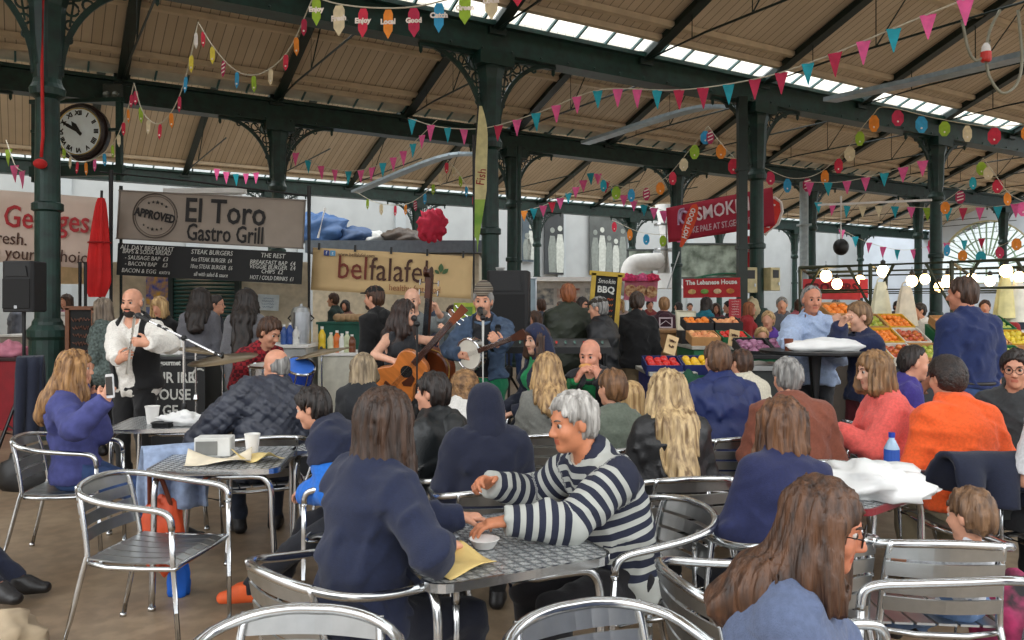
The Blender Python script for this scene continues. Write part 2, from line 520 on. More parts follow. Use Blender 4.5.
class Figure:
    def spine(s, k, pose, seat, lean, hunch, slean, twist, head, sex, build):
        bw = build
        wide = {'m': 1.0, 'f': 0.88, 'c': 0.92}[sex]
        hipz = (seat + 0.085 * k) if pose == 'sit' else 0.93 * k
        s.hip = V(0, 0, hipz); s.k = k; s.seat = seat
        R = V(1, 0, 0); U = V(0, 0, 1)
        def bend(l, sl, tw):
            M = rotm((0, 0, 1), tw) @ rotm((0, 1, 0), sl) @ rotm((1, 0, 0), -l)
            return M
        M1, M2, M3 = bend(lean * 0.5, slean * 0.5, twist * 0.3), bend(lean, slean, twist * 0.7), bend(lean + hunch, slean, twist)
        t1, t2, t3 = 0.19 * k, 0.2 * k, 0.15 * k
        s.p1 = s.hip + M1 @ U * t1; s.p2 = s.p1 + M2 @ U * t2; s.p3 = s.p2 + M3 @ U * t3
        s.M1, s.M2, s.M3 = M1, M2, M3
        s.tR, s.tF, s.tU = M3 @ V(1, 0, 0), M3 @ V(0, 1, 0), M3 @ V(0, 0, 1)
        sw = 0.160 * k * wide * (0.8 + 0.2 * bw)
        s.sh = {q: s.p3 - s.tU * 0.072 * k + s.tR * g * sw for q, g in (('L', -1), ('R', 1))}
        # head
        yaw, pit, rol = head
        Mh = rotm((0, 0, 1), yaw) @ rotm((1, 0, 0), -pit) @ rotm((0, 1, 0), rol)
        s.Mh = Mh; hs = s.hs = (0.98 if sex != 'f' else 0.94) * (k if sex != 'c' else min(1.0, k ** 0.22))
        s.hc = s.p3 + nrm(s.tU * 0.75 + U * 0.25) * (0.158 * (k if sex != 'c' else hs)) + Mh @ V(0, 0.03, 0.02) * hs
        s.hR, s.hF, s.hU = Mh[:, 0], Mh[:, 1], Mh[:, 2]

    def __init__(s, label, px, Y, top, heading, pose='sit', height=None, sex='m', build=1.0, lean=0, hunch=8, slean=0, twist=0,
                 head=(0, 0, 0), hands=None, elbows=None, palms=None, curl=0.4, dirs=None, feet=None, knees=None, seat=0.46,
                 skin_c=SKIN_A, res=0.013, far=False, group=None, name='person', z0=0.0, cat=None):
        """the crown of the head is put at the point that pixel (px, top) shows at distance Y; the stature follows from it"""
        s.heading = heading; s.res = res if not far else max(res, 0.02); s.far = far; s.sex = sex; s.build = build; s.pose = pose
        s.hd = math.radians(heading); s.R3 = np.array(Matrix.Rotation(s.hd, 3, 'Z'))
        s.skin = skin(*skin_c); s.skin_c = skin_c
        ztop = EYE - (top - HOR) * Y / F_PX - z0
        k = (ztop - seat) / 0.90 if pose == 'sit' else ztop / 1.76
        if height: k = height / 1.75
        for it in range(1 if height else 5):
            s.spine(k, pose, seat, lean, hunch, slean, twist, head, sex, build)
            zt = s.hc[2] + 0.125 * s.hs
            if not height: k *= 1 + (ztop - zt) / max(zt - (seat if pose == 'sit' else 0), 0.3)
        s.spine(k, pose, seat, lean, hunch, slean, twist, head, sex, build)
        hipz = s.hip[2]; k = s.k
        c = s.R3 @ s.hc
        s.xy = V((px - CX) * Y / F_PX - c[0], Y - c[1], z0)
        s.root = thing(name, label, cat or ('child' if sex == 'c' else 'person'), tuple(s.xy), s.hd, group)
        U = V(0, 0, 1)
        # arms
        ua, fa = 0.285 * k, 0.25 * k
        hands = hands or {}; elbows = elbows or {}; palms = palms or {}; dirs = dirs or {}
        s.el, s.wr, s.hdir, s.pn = {}, {}, {}, {}
        s.curl = curl if isinstance(curl, dict) else {'L': curl, 'R': curl}
        for q, g in (('L', -1), ('R', 1)):
            t = hands.get(q)
            if t is None:
                t = V(g * 0.13 * k, 0.30 * k, hipz + 0.13 * k) if pose == 'sit' else V(g * 0.235 * k, 0.04 * k, 0.86 * k)
            t = s.loc(t)
            pole = elbows.get(q, V(g * 0.55, -0.5, -0.7) if pose == 'sit' else V(g * 0.3, -1, -0.1))
            # wrist target: the hand extends past it
            s.el[q], s.wr[q] = two_bone(s.sh[q], t, ua, fa, np.array(pole, float))
            fd = nrm(s.wr[q] - s.el[q])
            s.hdir[q] = nrm(np.array(dirs[q], float)) if q in dirs else fd
            pn = palms.get(q)
            if pn is None: pn = V(0, 0, -1) if pose == 'sit' else V(-g, 0, 0)
            pn = np.array(pn, float); pn = nrm(pn - s.hdir[q] * (pn @ s.hdir[q])); s.pn[q] = pn
        # legs
        th, shn = 0.425 * k, 0.42 * k
        s.hj, s.kn, s.an, s.toe = {}, {}, {}, {}
        feet = feet or {}; knees = knees or {}
        for q, g in (('L', -1), ('R', 1)):
            s.hj[q] = s.hip + V(g * 0.092 * k, 0, -0.01)
            if q in feet: t = np.array(feet[q], float)
            elif pose == 'sit': t = V(g * 0.13 * k, 0.40 * k, 0.085 * k)
            else: t = V(g * 0.10 * k, 0.0, 0.085 * k)
            pole = np.array(knees.get(q, V(g * 0.15, 1, 0.55) if pose == 'sit' else V(g * 0.1, 1, 0)), float)
            s.kn[q], s.an[q] = two_bone(s.hj[q], t, th, shn, pole)
            fd = s.kn[q] - s.hj[q]; fd = nrm(V(fd[0] * 0.6 + g * 0.08, max(fd[1], 0.25), 0))
            s.toe[q] = s.an[q] + fd * 0.145 * k + V(0, 0, -0.05 * k)
        s.make_body()

    def loc(s, t):
        """('w', x, y, z) world point -> local; otherwise already local"""
        if isinstance(t, (tuple, list, Vector)) and len(t) == 4 and t[0] == 'w':
            return s.R3.T @ (V(*t[1:]) - s.xy)
        return np.array(t, float)
    def world(s, p): return s.R3 @ p + s.xy
    def H(s, x, y, z): return s.hc + (s.Mh @ V(x, y, z)) * s.hs

    # ---- primitives
    def torso(s, g=0.0):
        k, b = s.k, s.build; f = s.sex == 'f'
        R1 = s.M1[:, 0]; R2 = s.M2[:, 0]; R3 = s.tR
        w = 1.29 if not f else 1.24
        P_ = [Cone(s.hj['L'], s.hj['R'], 0.108 * k * b, 0.108 * k * b, 0.03),
              Cone(s.hip, s.p1, 0.112 * k * b, 0.1 * k * b * (0.92 if f else 1), 0.03, R1, w),
              Cone(s.p1, s.p2, 0.102 * k * b * (0.94 if f else 1.02), 0.112 * k * (0.5 + 0.5 * b), 0.04, R2, w),
              Cone(s.p2, s.p3 - s.tU * 0.075 * k, 0.11 * k * (0.5 + 0.5 * b), 0.075 * k, 0.04, R3, w * 1.06),
              Cone(s.sh['L'], s.p3 - s.tU * 0.035 * k, 0.046 * k, 0.06 * k, 0.04), Cone(s.sh['R'], s.p3 - s.tU * 0.035 * k, 0.046 * k, 0.06 * k, 0.04),
              Cone(s.p3 - s.tU * 0.06 * k, s.p3 + s.tU * 0.02 * k, 0.07 * k, 0.05 * k, 0.05, R3, 1.35)]
        if b > 1.02: P_.append(Ell(s.p1 + s.M1[:, 1] * 0.045 * k, V(0.14, 0.13, 0.15) * k * b, s.M1, 0.05))
        if f:
            for q in (-1, 1): P_.append(Ell(s.p2 + s.tF * 0.095 * k + s.tR * q * 0.075 * k + s.tU * 0.0, V(0.07, 0.06, 0.07) * k * b, s.M3, 0.03))
        return P_
    def arm(s, q, upto=2.0):
        k = s.k * (0.9 if s.sex == 'f' else 1.0) * (0.6 + 0.4 * s.build)
        P_ = [Cone(s.sh[q], s.el[q], 0.054 * k, 0.043 * k, 0.03, cut=upto if upto < 1 else None)]
        if upto >= 1.0: P_.append(Cone(s.el[q], s.wr[q], 0.044 * k, 0.027 * k, 0.02, cut=(upto - 1) if upto < 2 else None))
        return P_
    def leg(s, q, upto=2.0):
        k = s.k * (0.55 + 0.45 * s.build)
        P_ = [Cone(s.hj[q], s.kn[q], 0.09 * k, 0.06 * k, 0.04)]
        P_.append(Cone(s.kn[q], s.an[q], 0.058 * k, 0.038 * k, 0.02, cut=(upto - 1) if upto < 2 else None))
        return P_
    def hand(s, q):
        k = s.k * (0.93 if s.sex == 'f' else 1.0); k = max(k, 0.72)
        d, n = s.hdir[q], s.pn[q]
        th = np.cross(d, n) if q == 'R' else np.cross(n, d)     # towards the thumb
        w = s.wr[q]; c = s.curl[q]
        P_ = [Cone(w - d * 0.01, w + d * 0.085 * k, 0.022 * k, 0.02 * k, 0.012, th, 1.85)]
        L = [0.040, 0.046, 0.043, 0.034]; sp = [0.030, 0.010, -0.011, -0.031]
        for i in range(4):
            a = w + d * (0.088 - 0.004 * abs(i - 1.2)) * k + th * sp[i] * k
            ang = 0.25 + c * (0.75 + 0.08 * i); dd = d
            for j, (l, r0, r1) in enumerate(((L[i], 0.0098, 0.009), (L[i] * 0.62, 0.009, 0.0082), (L[i] * 0.52, 0.0082, 0.007))):
                M = rotm(tuple(np.cross(d, n)), math.degrees(ang * (0.55 if j == 0 else 0.95) * (1 if c > 0.03 else 0.2)))
                dd = M @ dd; b = a + dd * l * k
                P_.append(Cone(a, b, r0 * k, r1 * k, 0.005)); a = b
        a = w + d * 0.022 * k + th * 0.026 * k
        d1 = nrm(d * 0.62 + th * 0.72 + n * 0.3); b = a + d1 * 0.042 * k
        d2 = nrm(d * 0.85 + th * 0.25 + n * (0.25 + 0.5 * c)); e = b + d2 * 0.032 * k
        d3 = nrm(d * 0.9 + n * (0.25 + 0.6 * c)); g = e + d3 * 0.024 * k
        P_ += [Cone(a, b, 0.016 * k, 0.0115 * k, 0.012), Cone(b, e, 0.0112 * k, 0.0098 * k, 0.005), Cone(e, g, 0.0098 * k, 0.008 * k, 0.005)]
        return P_
    def headp(s):
        H, hs, M = s.H, s.hs, s.Mh
        E = lambda c, r, k: Ell(H(*c), V(*r) * hs, M, k * hs)
        P_ = [E((0, -0.012, 0.03), (0.077, 0.096, 0.09), 0.02), E((0, 0.025, -0.048), (0.06, 0.066, 0.083), 0.035),
              E((0, 0.066, -0.108), (0.024, 0.022, 0.02), 0.03)]
        nk = 0.054 * s.k if s.sex == 'm' else 0.047 * s.k
        P_.append(Cone(s.p3 - s.tU * 0.03, H(0, -0.018, -0.055), nk * 1.06, nk, 0.03))
        if not s.far:
            C = lambda a, b, r1, r2, k, op='u': Cone(H(*a), H(*b), r1 * hs, r2 * hs, k * hs, op=op)
            P_ += [C((-0.032, 0.078, 0.02), (0.032, 0.078, 0.02), 0.012, 0.012, 0.016)]
            for q in (-1, 1):
                P_.append(E((q * 0.04, 0.062, -0.037), (0.022, 0.022, 0.024), 0.025))
            for q in (-1, 1):
                sk = Ell(H(q * 0.031, 0.099, -0.002), V(0.0165, 0.016, 0.0085) * hs, M, 0.008 * hs, op='s'); P_.append(sk)
            P_ += [C((0, 0.084, 0.004), (0, 0.108, -0.038), 0.009, 0.0135, 0.012)]
            for q in (-1, 1):
                P_.append(E((q * 0.0125, 0.098, -0.044), (0.009, 0.011, 0.009), 0.008))
            P_ += [C((-0.017, 0.086, -0.068), (0.017, 0.086, -0.068), 0.004, 0.004, 0.008), C((-0.014, 0.085, -0.079), (0.014, 0.085, -0.079), 0.005, 0.005, 0.009)]
        else:
            P_ += [Cone(H(0, 0.085, 0), H(0, 0.107, -0.036), 0.01 * hs, 0.015 * hs, 0.015)]
        for q in (-1, 1):
            P_.append(E((q * 0.079, -0.008, -0.012), (0.011, 0.02, 0.031), 0.008))
        return P_

    def make_body(s):
        P_ = s.torso()
        for q in 'LR': P_ += s.arm(q) + s.leg(q)
        for q in 'LR': P_.append(Cone(s.an[q], s.toe[q], 0.042 * s.k, 0.03 * s.k, 0.02))
        hp = s.headp(); hh = {q: s.hand(q) for q in 'LR'}
        allp = P_ + hp + hh['L'] + hh['R']
        h = 0.016 if not s.far else 0.024
        lo, hi = bounds(allp, 0.05); F = field(allp, lo, hi, h); vs, fs = nets(F, lo, h)
        boxes = []
        fine = 0.0062 * (1 if not s.far else 2.0)
        c = s.H(0, 0.0, -0.01); r = V(0.118, 0.13, 0.15) * s.hs; rr = np.abs(s.Mh) @ r
        boxes.append((c - rr, c + rr, fine, allp))
        for q in 'LR':
            b = bounds(hh[q], 0.02); boxes.append((b[0], b[1], 0.0055 if not s.far else 0.011, allp))
        VS, FS = [vs], [fs]; ctr = vs[fs].mean(1) if len(fs) else np.zeros((0, 3)); keep = np.ones(len(fs), bool)
        for (a, b, hh_, pr) in boxes:
            keep &= ~((ctr > a + 1.0 * h) & (ctr < b - 1.0 * h)).all(1)
        FS[0] = fs[keep]; o = len(vs)
        for (a, b, hf, pr) in boxes:
            F2 = field(pr, a, b, hf); v2, f2 = nets(F2, a, hf)
            VS.append(v2); FS.append(f2 + o); o += len(v2)
        v, f = np.concatenate(VS), np.concatenate(FS)
        # lips get their own tint
        q = (v[f].mean(1) - s.hc) @ s.Mh / s.hs
        lip = (np.abs(q[:, 0]) < 0.022) & (np.abs(q[:, 2] + 0.0735) < 0.0115) & (q[:, 1] > 0.082)
        sc = s.skin_c
        used = np.zeros(len(v), bool); used[f.ravel()] = True
        rm = np.cumsum(used) - 1
        s.body = to_obj('body', v[used], rm[f], [s.skin, skin(int(sc[0] * 0.9), int(sc[1] * 0.74), int(sc[2] * 0.74))], s.root, mi=lip.astype(int))
        NPEOPLE[0] += 1
        if not s.far:
            for q in (-1, 1):
                mb = MB(); mb.m = 0
                cc = Vector(s.H(q * 0.031, 0.0775, -0.002)); Mq = Matrix(s.Mh.tolist()) @ Matrix.Rotation(-PI / 2, 3, 'X')
                mb.ball(cc, 0.0125 * s.hs, 14, 10, Mq)
                # iris: faces around the pole looking forward
                mi = []
                for fc in mb.f:
                    z = sum((Vector(mb.v[i]) - cc).dot(Vector(s.hF)) for i in fc) / len(fc) / (0.0125 * s.hs)
                    mi.append(1 if z > 0.45 else 0)
                mb.mi = mi
                obj('eye', mb, [mat((186, 178, 170), 0.3, 0, 0.02), mat((44, 32, 26), 0.2, 0, 0.1)], s.root, smooth=True)

    # ---- clothing
    def along(s):
        """distance along the limb a point belongs to: lets knitted bands run round body and sleeves"""
        segs = [(s.hip, s.p1, 0), (s.p1, s.p2, 0.19 * s.k), (s.p2, s.p3 + s.tU * 0.05, 0.39 * s.k)]
        for q in 'LR': segs += [(s.sh[q], s.el[q], 0.9), (s.el[q], s.wr[q], 0.9 + 0.285 * s.k)]
        def f(v):
            best = np.full(len(v), 9.0); out = np.zeros(len(v))
            for i, (a, b, o) in enumerate(segs):
                ba = b - a; L = np.linalg.norm(ba); t = np.clip((v - a) @ ba / L ** 2, 0, 1)
                d = np.linalg.norm(v - a - t[:, None] * ba, axis=1) - (0.13 if i < 3 else 0.05)
                m = d < best; best[m] = d[m]; out[m] = (o + t * L)[m]
            return out
        return f
    def top(s, m, name='sweater', t=0.021, sleeve=1.97, hem=0.06, neck=0.065, cr=0.009, wl=0.075, loose=1.0, arms='LR', op=None, band=False, vneck=0.0, quilt=False, h=None, armt=None, high=0.0, skirt=0.0):
        k = s.k
        P_ = s.torso()
        if sleeve > 0:
            for q in arms: P_ += [Cone(c.a, c.b, c.r1 + (armt or 0), c.r2 + (armt or 0) * (1.0 if sleeve < 1.6 else 0.6), c.k, cut=c.cut) for c in s.arm(q, sleeve)]
        dn = s.M1[:, 2]
        if skirt:
            for q in 'LR': P_.append(Cone(s.hj[q], s.hj[q] + (s.kn[q] - s.hj[q]) * skirt, 0.1 * k * s.build, 0.1 * k * s.build, 0.04))
        else:
            P_.append(Plane(-dn, s.hip - dn * hem * k))
        if high: P_.append(Cone(s.p3 - s.tU * 0.02, s.p3 + s.tU * high * k + s.hF * 0.012, 0.066 * k, 0.06 * k, 0.02))
        if neck: P_.append(Cone(s.p3 + s.tU * (0.005 + high) * k + s.tF * 0.012, s.p3 + s.tU * (0.3) * k + s.tF * 0.06, neck * k * 0.92, neck * k * 1.5, 0.006, op='s'))
        if vneck: P_.append(Wedge(s.p3, s.tR, s.tF, s.tU, 0.0, 0.07 * k, -vneck * k, 0.0))
        if op: P_.append(Wedge(s.p2, s.M2[:, 0], s.M2[:, 1], s.M2[:, 2], op[0], op[1], -0.5 * k, 0.13 * k))
        if sleeve <= 0:
            for q in 'LR': P_.append(Cone(s.sh[q] + s.tU * 0.1 * k + s.tR * (0.045 if q == 'R' else -0.045) * k, s.sh[q] - s.tU * 0.12 * k + s.tR * (0.055 if q == 'R' else -0.055) * k, 0.05 * k, 0.055 * k, 0.005, op='s'))
        nz = creases(cr, wl, s.xy[0] * 3)
        if quilt:
            base = nz; kq = PI / 0.075
            nz = lambda X, Y, Z: base(X, Y, Z) + 0.009 * (np.exp(-(np.sin(kq * (X * 0.9 + Y * 0.5 + Z)) ** 2) * 9) + np.exp(-(np.sin(kq * (-X * 0.9 - Y * 0.5 + Z)) ** 2) * 9))
        return grown(name, P_, m, s.root, h or s.res, t * loose, nz, s.along() if band else None)
    def pants(s, m, name='trousers', t=0.012, upto=1.97, waist=None, cr=0.009, h=None):
        k = s.k
        P_ = [p for p in s.torso()[:2]] + s.leg('L', upto) + s.leg('R', upto)
        up = s.M1[:, 2]
        if waist is None: waist = 0.13 if s.pose == 'sit' else 0.05
        P_.append(Plane(up, s.hip + up * waist * k))
        return grown(name, P_, m, s.root, h or s.res, t, creases(cr, 0.1, s.xy[1]))
    def shoes(s, m, sole=None):
        for q in 'LR':
            k = s.k; a, t = s.an[q], s.toe[q]; f = nrm(V(t[0] - a[0], t[1] - a[1], 0)); sd = np.cross(f, V(0, 0, 1))
            z = min(a[2], 0.3 + a[2]) - 0.085 * k
            hz = a[2] - 0.05 * k
            P_ = [Cone(a - f * 0.035 * k + V(0, 0, -0.045 * k), a + f * 0.15 * k + V(0, 0, -0.052 * k), 0.04 * k, 0.034 * k, 0.02, sd, 1.15),
                  Cone(a + V(0, 0, 0.01), a + f * 0.07 * k + V(0, 0, -0.028 * k), 0.05 * k, 0.044 * k, 0.03), Plane(V(0, 0, -1), a - V(0, 0, 0.084 * k)),
                  Plane(V(0, 0, 1), a + V(0, 0, 0.035 * k))]
            grown('shoe', P_, m, s.root, 0.01, 0.004)
    def collar(s, m, r=0.07, h0=0.0, th=0.018, name='collar', h=None):
        """turned-up band round the neck"""
        k = s.k; mb = MB(); pts = []
        for i in range(16):
            a = 2 * PI * i / 16
            pts.append(Vector(s.p3 + s.tU * (h0 + 0.015) * k + s.tR * math.cos(a) * r * k + s.tF * (math.sin(a) * r * 0.95 + 0.012) * k + s.tU * (-0.03 * math.sin(a)) * k))
        mb.tube(pts, th * k, 8, closed=True)
        return obj(name, mb, m, s.root, smooth=True)
    def hood_down(s, m, name='hood'):
        k = s.k; B = -s.tF
        P_ = [Cone(s.p3 + s.tR * -0.085 * k + s.tF * 0.01, s.p3 + B * 0.085 * k + s.tU * -0.015 + s.tR * -0.03 * k, 0.032 * k, 0.045 * k, 0.03),
              Cone(s.p3 + s.tR * 0.085 * k + s.tF * 0.01, s.p3 + B * 0.085 * k + s.tU * -0.015 + s.tR * 0.03 * k, 0.032 * k, 0.045 * k, 0.03),
              Ell(s.p3 + B * 0.105 * k - s.tU * 0.065 * k, V(0.115, 0.05, 0.1) * k, s.M3, 0.04)]
        return grown(name, P_, m, s.root, s.res, 0, creases(0.006, 0.07, 1))
    def hood_up(s, m, name='hood'):
        H = s.H
        P_ = [Ell(H(0, -0.015, 0.02), V(0.105, 0.122, 0.122) * s.hs, s.Mh, 0.03), Cone(H(0, -0.05, -0.06), s.p3 - s.tF * 0.03, 0.1 * s.k, 0.1 * s.k, 0.04, s.tR, 1.15),
              Ell(H(0, 0.13, -0.02), V(0.074, 0.1, 0.098) * s.hs, s.Mh, 0.01, op='s')]
        return grown(name, P_, m, s.root, s.res, 0, creases(0.005, 0.08, 2))
    def scarf(s, m, name='scarf'):
        k = s.k
        P_ = []
        for i in range(10):
            a0, a1 = 2 * PI * i / 10, 2 * PI * (i + 1) / 10
            f = lambda a: s.p3 + s.tU * (0.035 - 0.02 * math.sin(a)) * k + s.tR * math.cos(a) * 0.075 * k + s.tF * (math.sin(a) * 0.075 + 0.012) * k
            P_.append(Cone(f(a0), f(a1), 0.032 * k, 0.032 * k, 0.02))
        return grown(name, P_, m, s.root, 0.01, 0, creases(0.006, 0.04, 3))

    # ---- hair
    def hair(s, m, style='short', vol=1.0, L=0.35, back=0.0, name='hair', curl=0.0, fringe=0.0, bald=0.0):
        H, hs, M = s.H, s.hs, s.Mh
        hh = 0.009 if not s.far else 0.014
        th = 0.013 * vol
        P_ = [Ell(H(0, -0.014, 0.03), V(0.077 + th, 0.096 + th, 0.09 + th) * hs, M, 0.02), Ell(H(0, -0.05, -0.02), V(0.068 + th, 0.05 + th, 0.075 + th * 0.5) * hs, M, 0.03)]
        ln = V(0.825, -0.565)
        n = s.Mh @ V(0, 0.825, -0.565)
        if style in ('short', 'crop', 'bald', 'recede'):
            P_.append(Plane(n, H(0, 0.078 - fringe * 0, 0.065 + bald) if style != 'recede' else H(0, 0.04, 0.09)))
            P_.append(Plane(s.Mh @ V(0, 0.25, -1), H(0, -0.07, -0.088)))
            for q in (-1, 1):   # clear the ears
                P_.append(Ell(H(q * 0.088, 0.006, -0.02), V(0.028, 0.026, 0.038) * hs, M, 0.01, op='s'))
            if style == 'bald': P_.append(Plane(s.Mh @ V(0, 0.35, 1), H(0, -0.09, 0.03)))
        elif style in ('bob', 'long', 'bun', 'tied'):
            dn = nrm(V(0, 0, -1) * 0.7 - s.hU * 0.3)
            bk = -s.hF
            if style in ('bob', 'long'):
                A = H(0, -0.03, 0.02)
                mid = A + dn * max(0.15, min(L - 0.09, 0.24) if style == 'bob' else 0.15) * hs + bk * 0.02
                P_.append(Cone(A, mid, (0.088 + th * 0.5) * hs, (0.078 + th) * hs, 0.03, s.hR, 1.08 * vol ** 0.5))
                for q in (-1, 1):
                    a = H(q * (0.07 + th * 0.5), 0.015, 0.02); l0 = min(L, 0.22)
                    b = a + dn * l0 * hs + s.hR * q * 0.012 + s.hF * 0.012
                    P_.append(Cone(a, b, 0.03 * hs, 0.034 * hs * vol, 0.03, s.hF, 1.3))
                if style == 'long':
                    e1 = s.p3 - s.tF * 0.092 * s.k - s.tU * 0.05 * s.k
                    P_.append(Cone(mid, e1, (0.08 + th) * hs, 0.07 * vol ** 0.5 * s.k, 0.06, s.tR, 1.4))
                    ll = max(L - 0.26, 0.02)
                    e2 = e1 - s.tU * ll - s.tF * 0.075 * s.k
                    P_.append(Cone(e1, e2, 0.07 * vol ** 0.5 * s.k, 0.052 * vol ** 0.5 * s.k, 0.06, s.tR, 1.5))
                    if back:      # locks brought forward over the shoulders
                        for q in (-1, 1):
                            a = H(q * 0.085, 0.01, -0.11); b = s.p3 + s.tF * 0.085 * s.k + s.tR * q * 0.085 * s.k - s.tU * (0.1) * s.k
                            c = b - s.tU * back * s.k + s.tF * 0.045 * s.k
                            P_ += [Cone(a, b, 0.038 * hs, 0.042 * s.k, 0.03), Cone(b, c, 0.042 * s.k, 0.022 * s.k, 0.03, s.tR, 1.4)]
            else:
                for q in (-1, 1): P_.append(Ell(H(q * 0.088, 0.006, -0.02), V(0.028, 0.026, 0.038) * hs, M, 0.01, op='s'))
                if style == 'bun': P_.append(Ell(H(0, -0.1, 0.07), V(0.045, 0.04, 0.045) * hs, M, 0.01))
                if style == 'tied': P_.append(Cone(H(0, -0.11, 0.02), H(0, -0.13, -0.02) + dn * L, 0.035 * hs, 0.02 * hs, 0.02))
            # face opening, fringe height
            P_.append(Ell(H(0, 0.16, -0.058 - fringe), V(0.125, 0.118, 0.14) * hs, M, 0.012, op='s'))
            if style in ('bun', 'tied'):
                P_.append(Plane(n, H(0, 0.078, 0.065))); 
        if curl:
            f = 2 * PI / 0.034
            nz = lambda X, Y, Z: curl * (np.sin(f * X + np.sin(f * Z * .7)) * np.sin(f * Y + 1) * np.sin(f * Z + 2))
        else:
            c = s.hc; R_, F_ = s.hR, s.hF
            def nz(X, Y, Z):
                a = np.arctan2((X - c[0]) * R_[0] + (Y - c[1]) * R_[1], (X - c[0]) * F_[0] + (Y - c[1]) * F_[1] + 1e-6)
                return 0.0045 * vol * np.sin(a * 23 + 1.5 * np.sin((Z - c[2]) * 26) + 2.0 * np.sin(a * 5)) + 0.004 * np.sin((X - Y) * 90 + (Z - c[2]) * 25)
        return grown(name, P_, m, s.root, hh, 0, nz)
    def beanie(s, m, name='beanie', slouch=0.0):
        H, hs, M = s.H, s.hs, s.Mh
        P_ = [Ell(H(0, -0.014 - slouch * .3, 0.035 + slouch * .2), V(0.092, 0.112 + slouch * .3, 0.106 + slouch * .2) * hs, M, 0.02), Plane(s.Mh @ V(0, -0.35, -1), H(0, 0.08, 0.045))]
        return grown(name, P_, m, s.root, 0.01, 0, None, lambda v: (v - s.hc) @ s.hU)
    def cap(s, m, name='cap', peak=0.06, flat=False):
        H, hs, M = s.H, s.hs, s.Mh
        P_ = [Ell(H(0, -0.012, 0.04 if not flat else 0.055), V(0.09, 0.115, 0.092 if not flat else 0.07) * hs, M, 0.02), Plane(s.Mh @ V(0, -0.12, -1), H(0, 0.08, 0.045)),
              Ell(H(0, 0.085 + peak * 0.6, 0.05), V(0.068, peak, 0.009) * hs, M, 0.01)]
        return grown(name, P_, m, s.root, 0.009, 0)
    def beard(s, m, short=True, name='beard'):
        H, hs, M = s.H, s.hs, s.Mh
        P_ = [Ell(H(0, 0.05, -0.095), V(0.047, 0.05, 0.042) * hs, M, 0.02), Cone(H(-0.024, 0.089, -0.06), H(0.024, 0.089, -0.06), 0.007 * hs, 0.007 * hs, 0.006), Plane(s.Mh @ V(0, -0.2, 1), H(0, 0.085, -0.05)),
              Ell(H(0, 0.10, -0.0735), V(0.02, 0.02, 0.009) * hs, M, 0.004, op='s')]
        return grown(name, P_, m, s.root, 0.007, 0)
    def brows(s, m):
        for q in (-1, 1):
            mb = MB(); pts = [Vector(s.H(q * (0.014 + 0.034 * t), 0.0925 - 0.012 * t * t, 0.0185 + 0.006 * math.sin(t * 2.6))) for t in (0, .33, .66, 1)]
            mb.tube(pts, [0.0035 * s.hs, 0.0045 * s.hs, 0.004 * s.hs, 0.002 * s.hs], 6)
            obj('eyebrow', mb, m, s.root, smooth=True)
    def glasses(s, m, name='glasses', dark=False):
        mb = MB()
        for q in (-1, 1):
            c = Vector(s.H(q * 0.032, 0.104, -0.004))
            mb.tube(arc(c, 0.024 * s.hs, 0, 2 * PI, 16, s.hR, s.hU)[:-1], 0.0022, 6, closed=True)
            mb.tube([Vector(s.H(q * 0.056, 0.106, 0.0)), Vector(s.H(q * 0.08, 0.05, 0.0)), Vector(s.H(q * 0.083, -0.01, -0.004))], 0.002, 6)
        mb.tube([Vector(s.H(-0.009, 0.109, 0)), Vector(s.H(0.009, 0.109, 0))], 0.002, 6)
        return obj(name, mb, m, s.root, smooth=True)
# ================================================================ the market hall
U_ = Vector((0.855, 0.519, 0)).normalized()      # along the gutter beams
W_ = Vector((-U_.y, U_.x, 0))                    # across the bays, away from the camera
HB = 5.6                                         # underside of the beams
GREEN = mat((12, 42, 36), 0.45, 0, 0.25, 6, 0.12, 40, c2=(18, 56, 48))
GREEN_D = mat((13, 34, 30), 0.45, 0, 0.25, 6)
GREEN_L = mat((70, 104, 104), 0.45, 0, 0.2, 6)
STEEL = metal((190, 194, 198), 0.3)
BLACK = mat((14, 14, 15), 0.45, 0, 0.2)
WHITE = mat((226, 224, 220), 0.7, 0, 0.05)
ROW1 = Vector((-0.35, 12.85, 0)); ROW2 = Vector((-1.06, 20.1, 0)); ROW3 = Vector((-4.7, 30.8, 0))

def floor_mat():
    m, nt, b = _new('worn_concrete')
    N, L = nt.nodes, nt.links
    tc = N.new('ShaderNodeTexCoord')
    n1 = N.new('ShaderNodeTexNoise'); n1.inputs['Scale'].default_value = 0.9; n1.inputs['Detail'].default_value = 8; n1.inputs['Roughness'].default_value = 0.65
    n2 = N.new('ShaderNodeTexNoise'); n2.inputs['Scale'].default_value = 9; n2.inputs['Detail'].default_value = 6
    L.new(tc.outputs['Object'], n1.inputs['Vector']); L.new(tc.outputs['Object'], n2.inputs['Vector'])
    r = N.new('ShaderNodeValToRGB')
    e = r.color_ramp.elements
    e[0].position = 0.3; e[0].color = rgb(118, 97, 76); e[1].position = 0.72; e[1].color = rgb(162, 142, 116)
    L.new(n1.outputs['Fac'], r.inputs['Fac'])
    r2 = N.new('ShaderNodeValToRGB'); r2.color_ramp.elements[0].position = 0.42; r2.color_ramp.elements[0].color = (0.5, 0.5, 0.5, 1); r2.color_ramp.elements[1].position = 0.6
    L.new(n2.outputs['Fac'], r2.inputs['Fac'])
    mx = N.new('ShaderNodeMix'); mx.data_type = 'RGBA'; mx.blend_type = 'MULTIPLY'; mx.inputs[0].default_value = 0.45
    L.new(r.outputs[0], mx.inputs[6]); L.new(r2.outputs[0], mx.inputs[7]); L.new(mx.outputs[2], b.inputs['Base Color'])
    b.inputs['Roughness'].default_value = 0.42
    return m

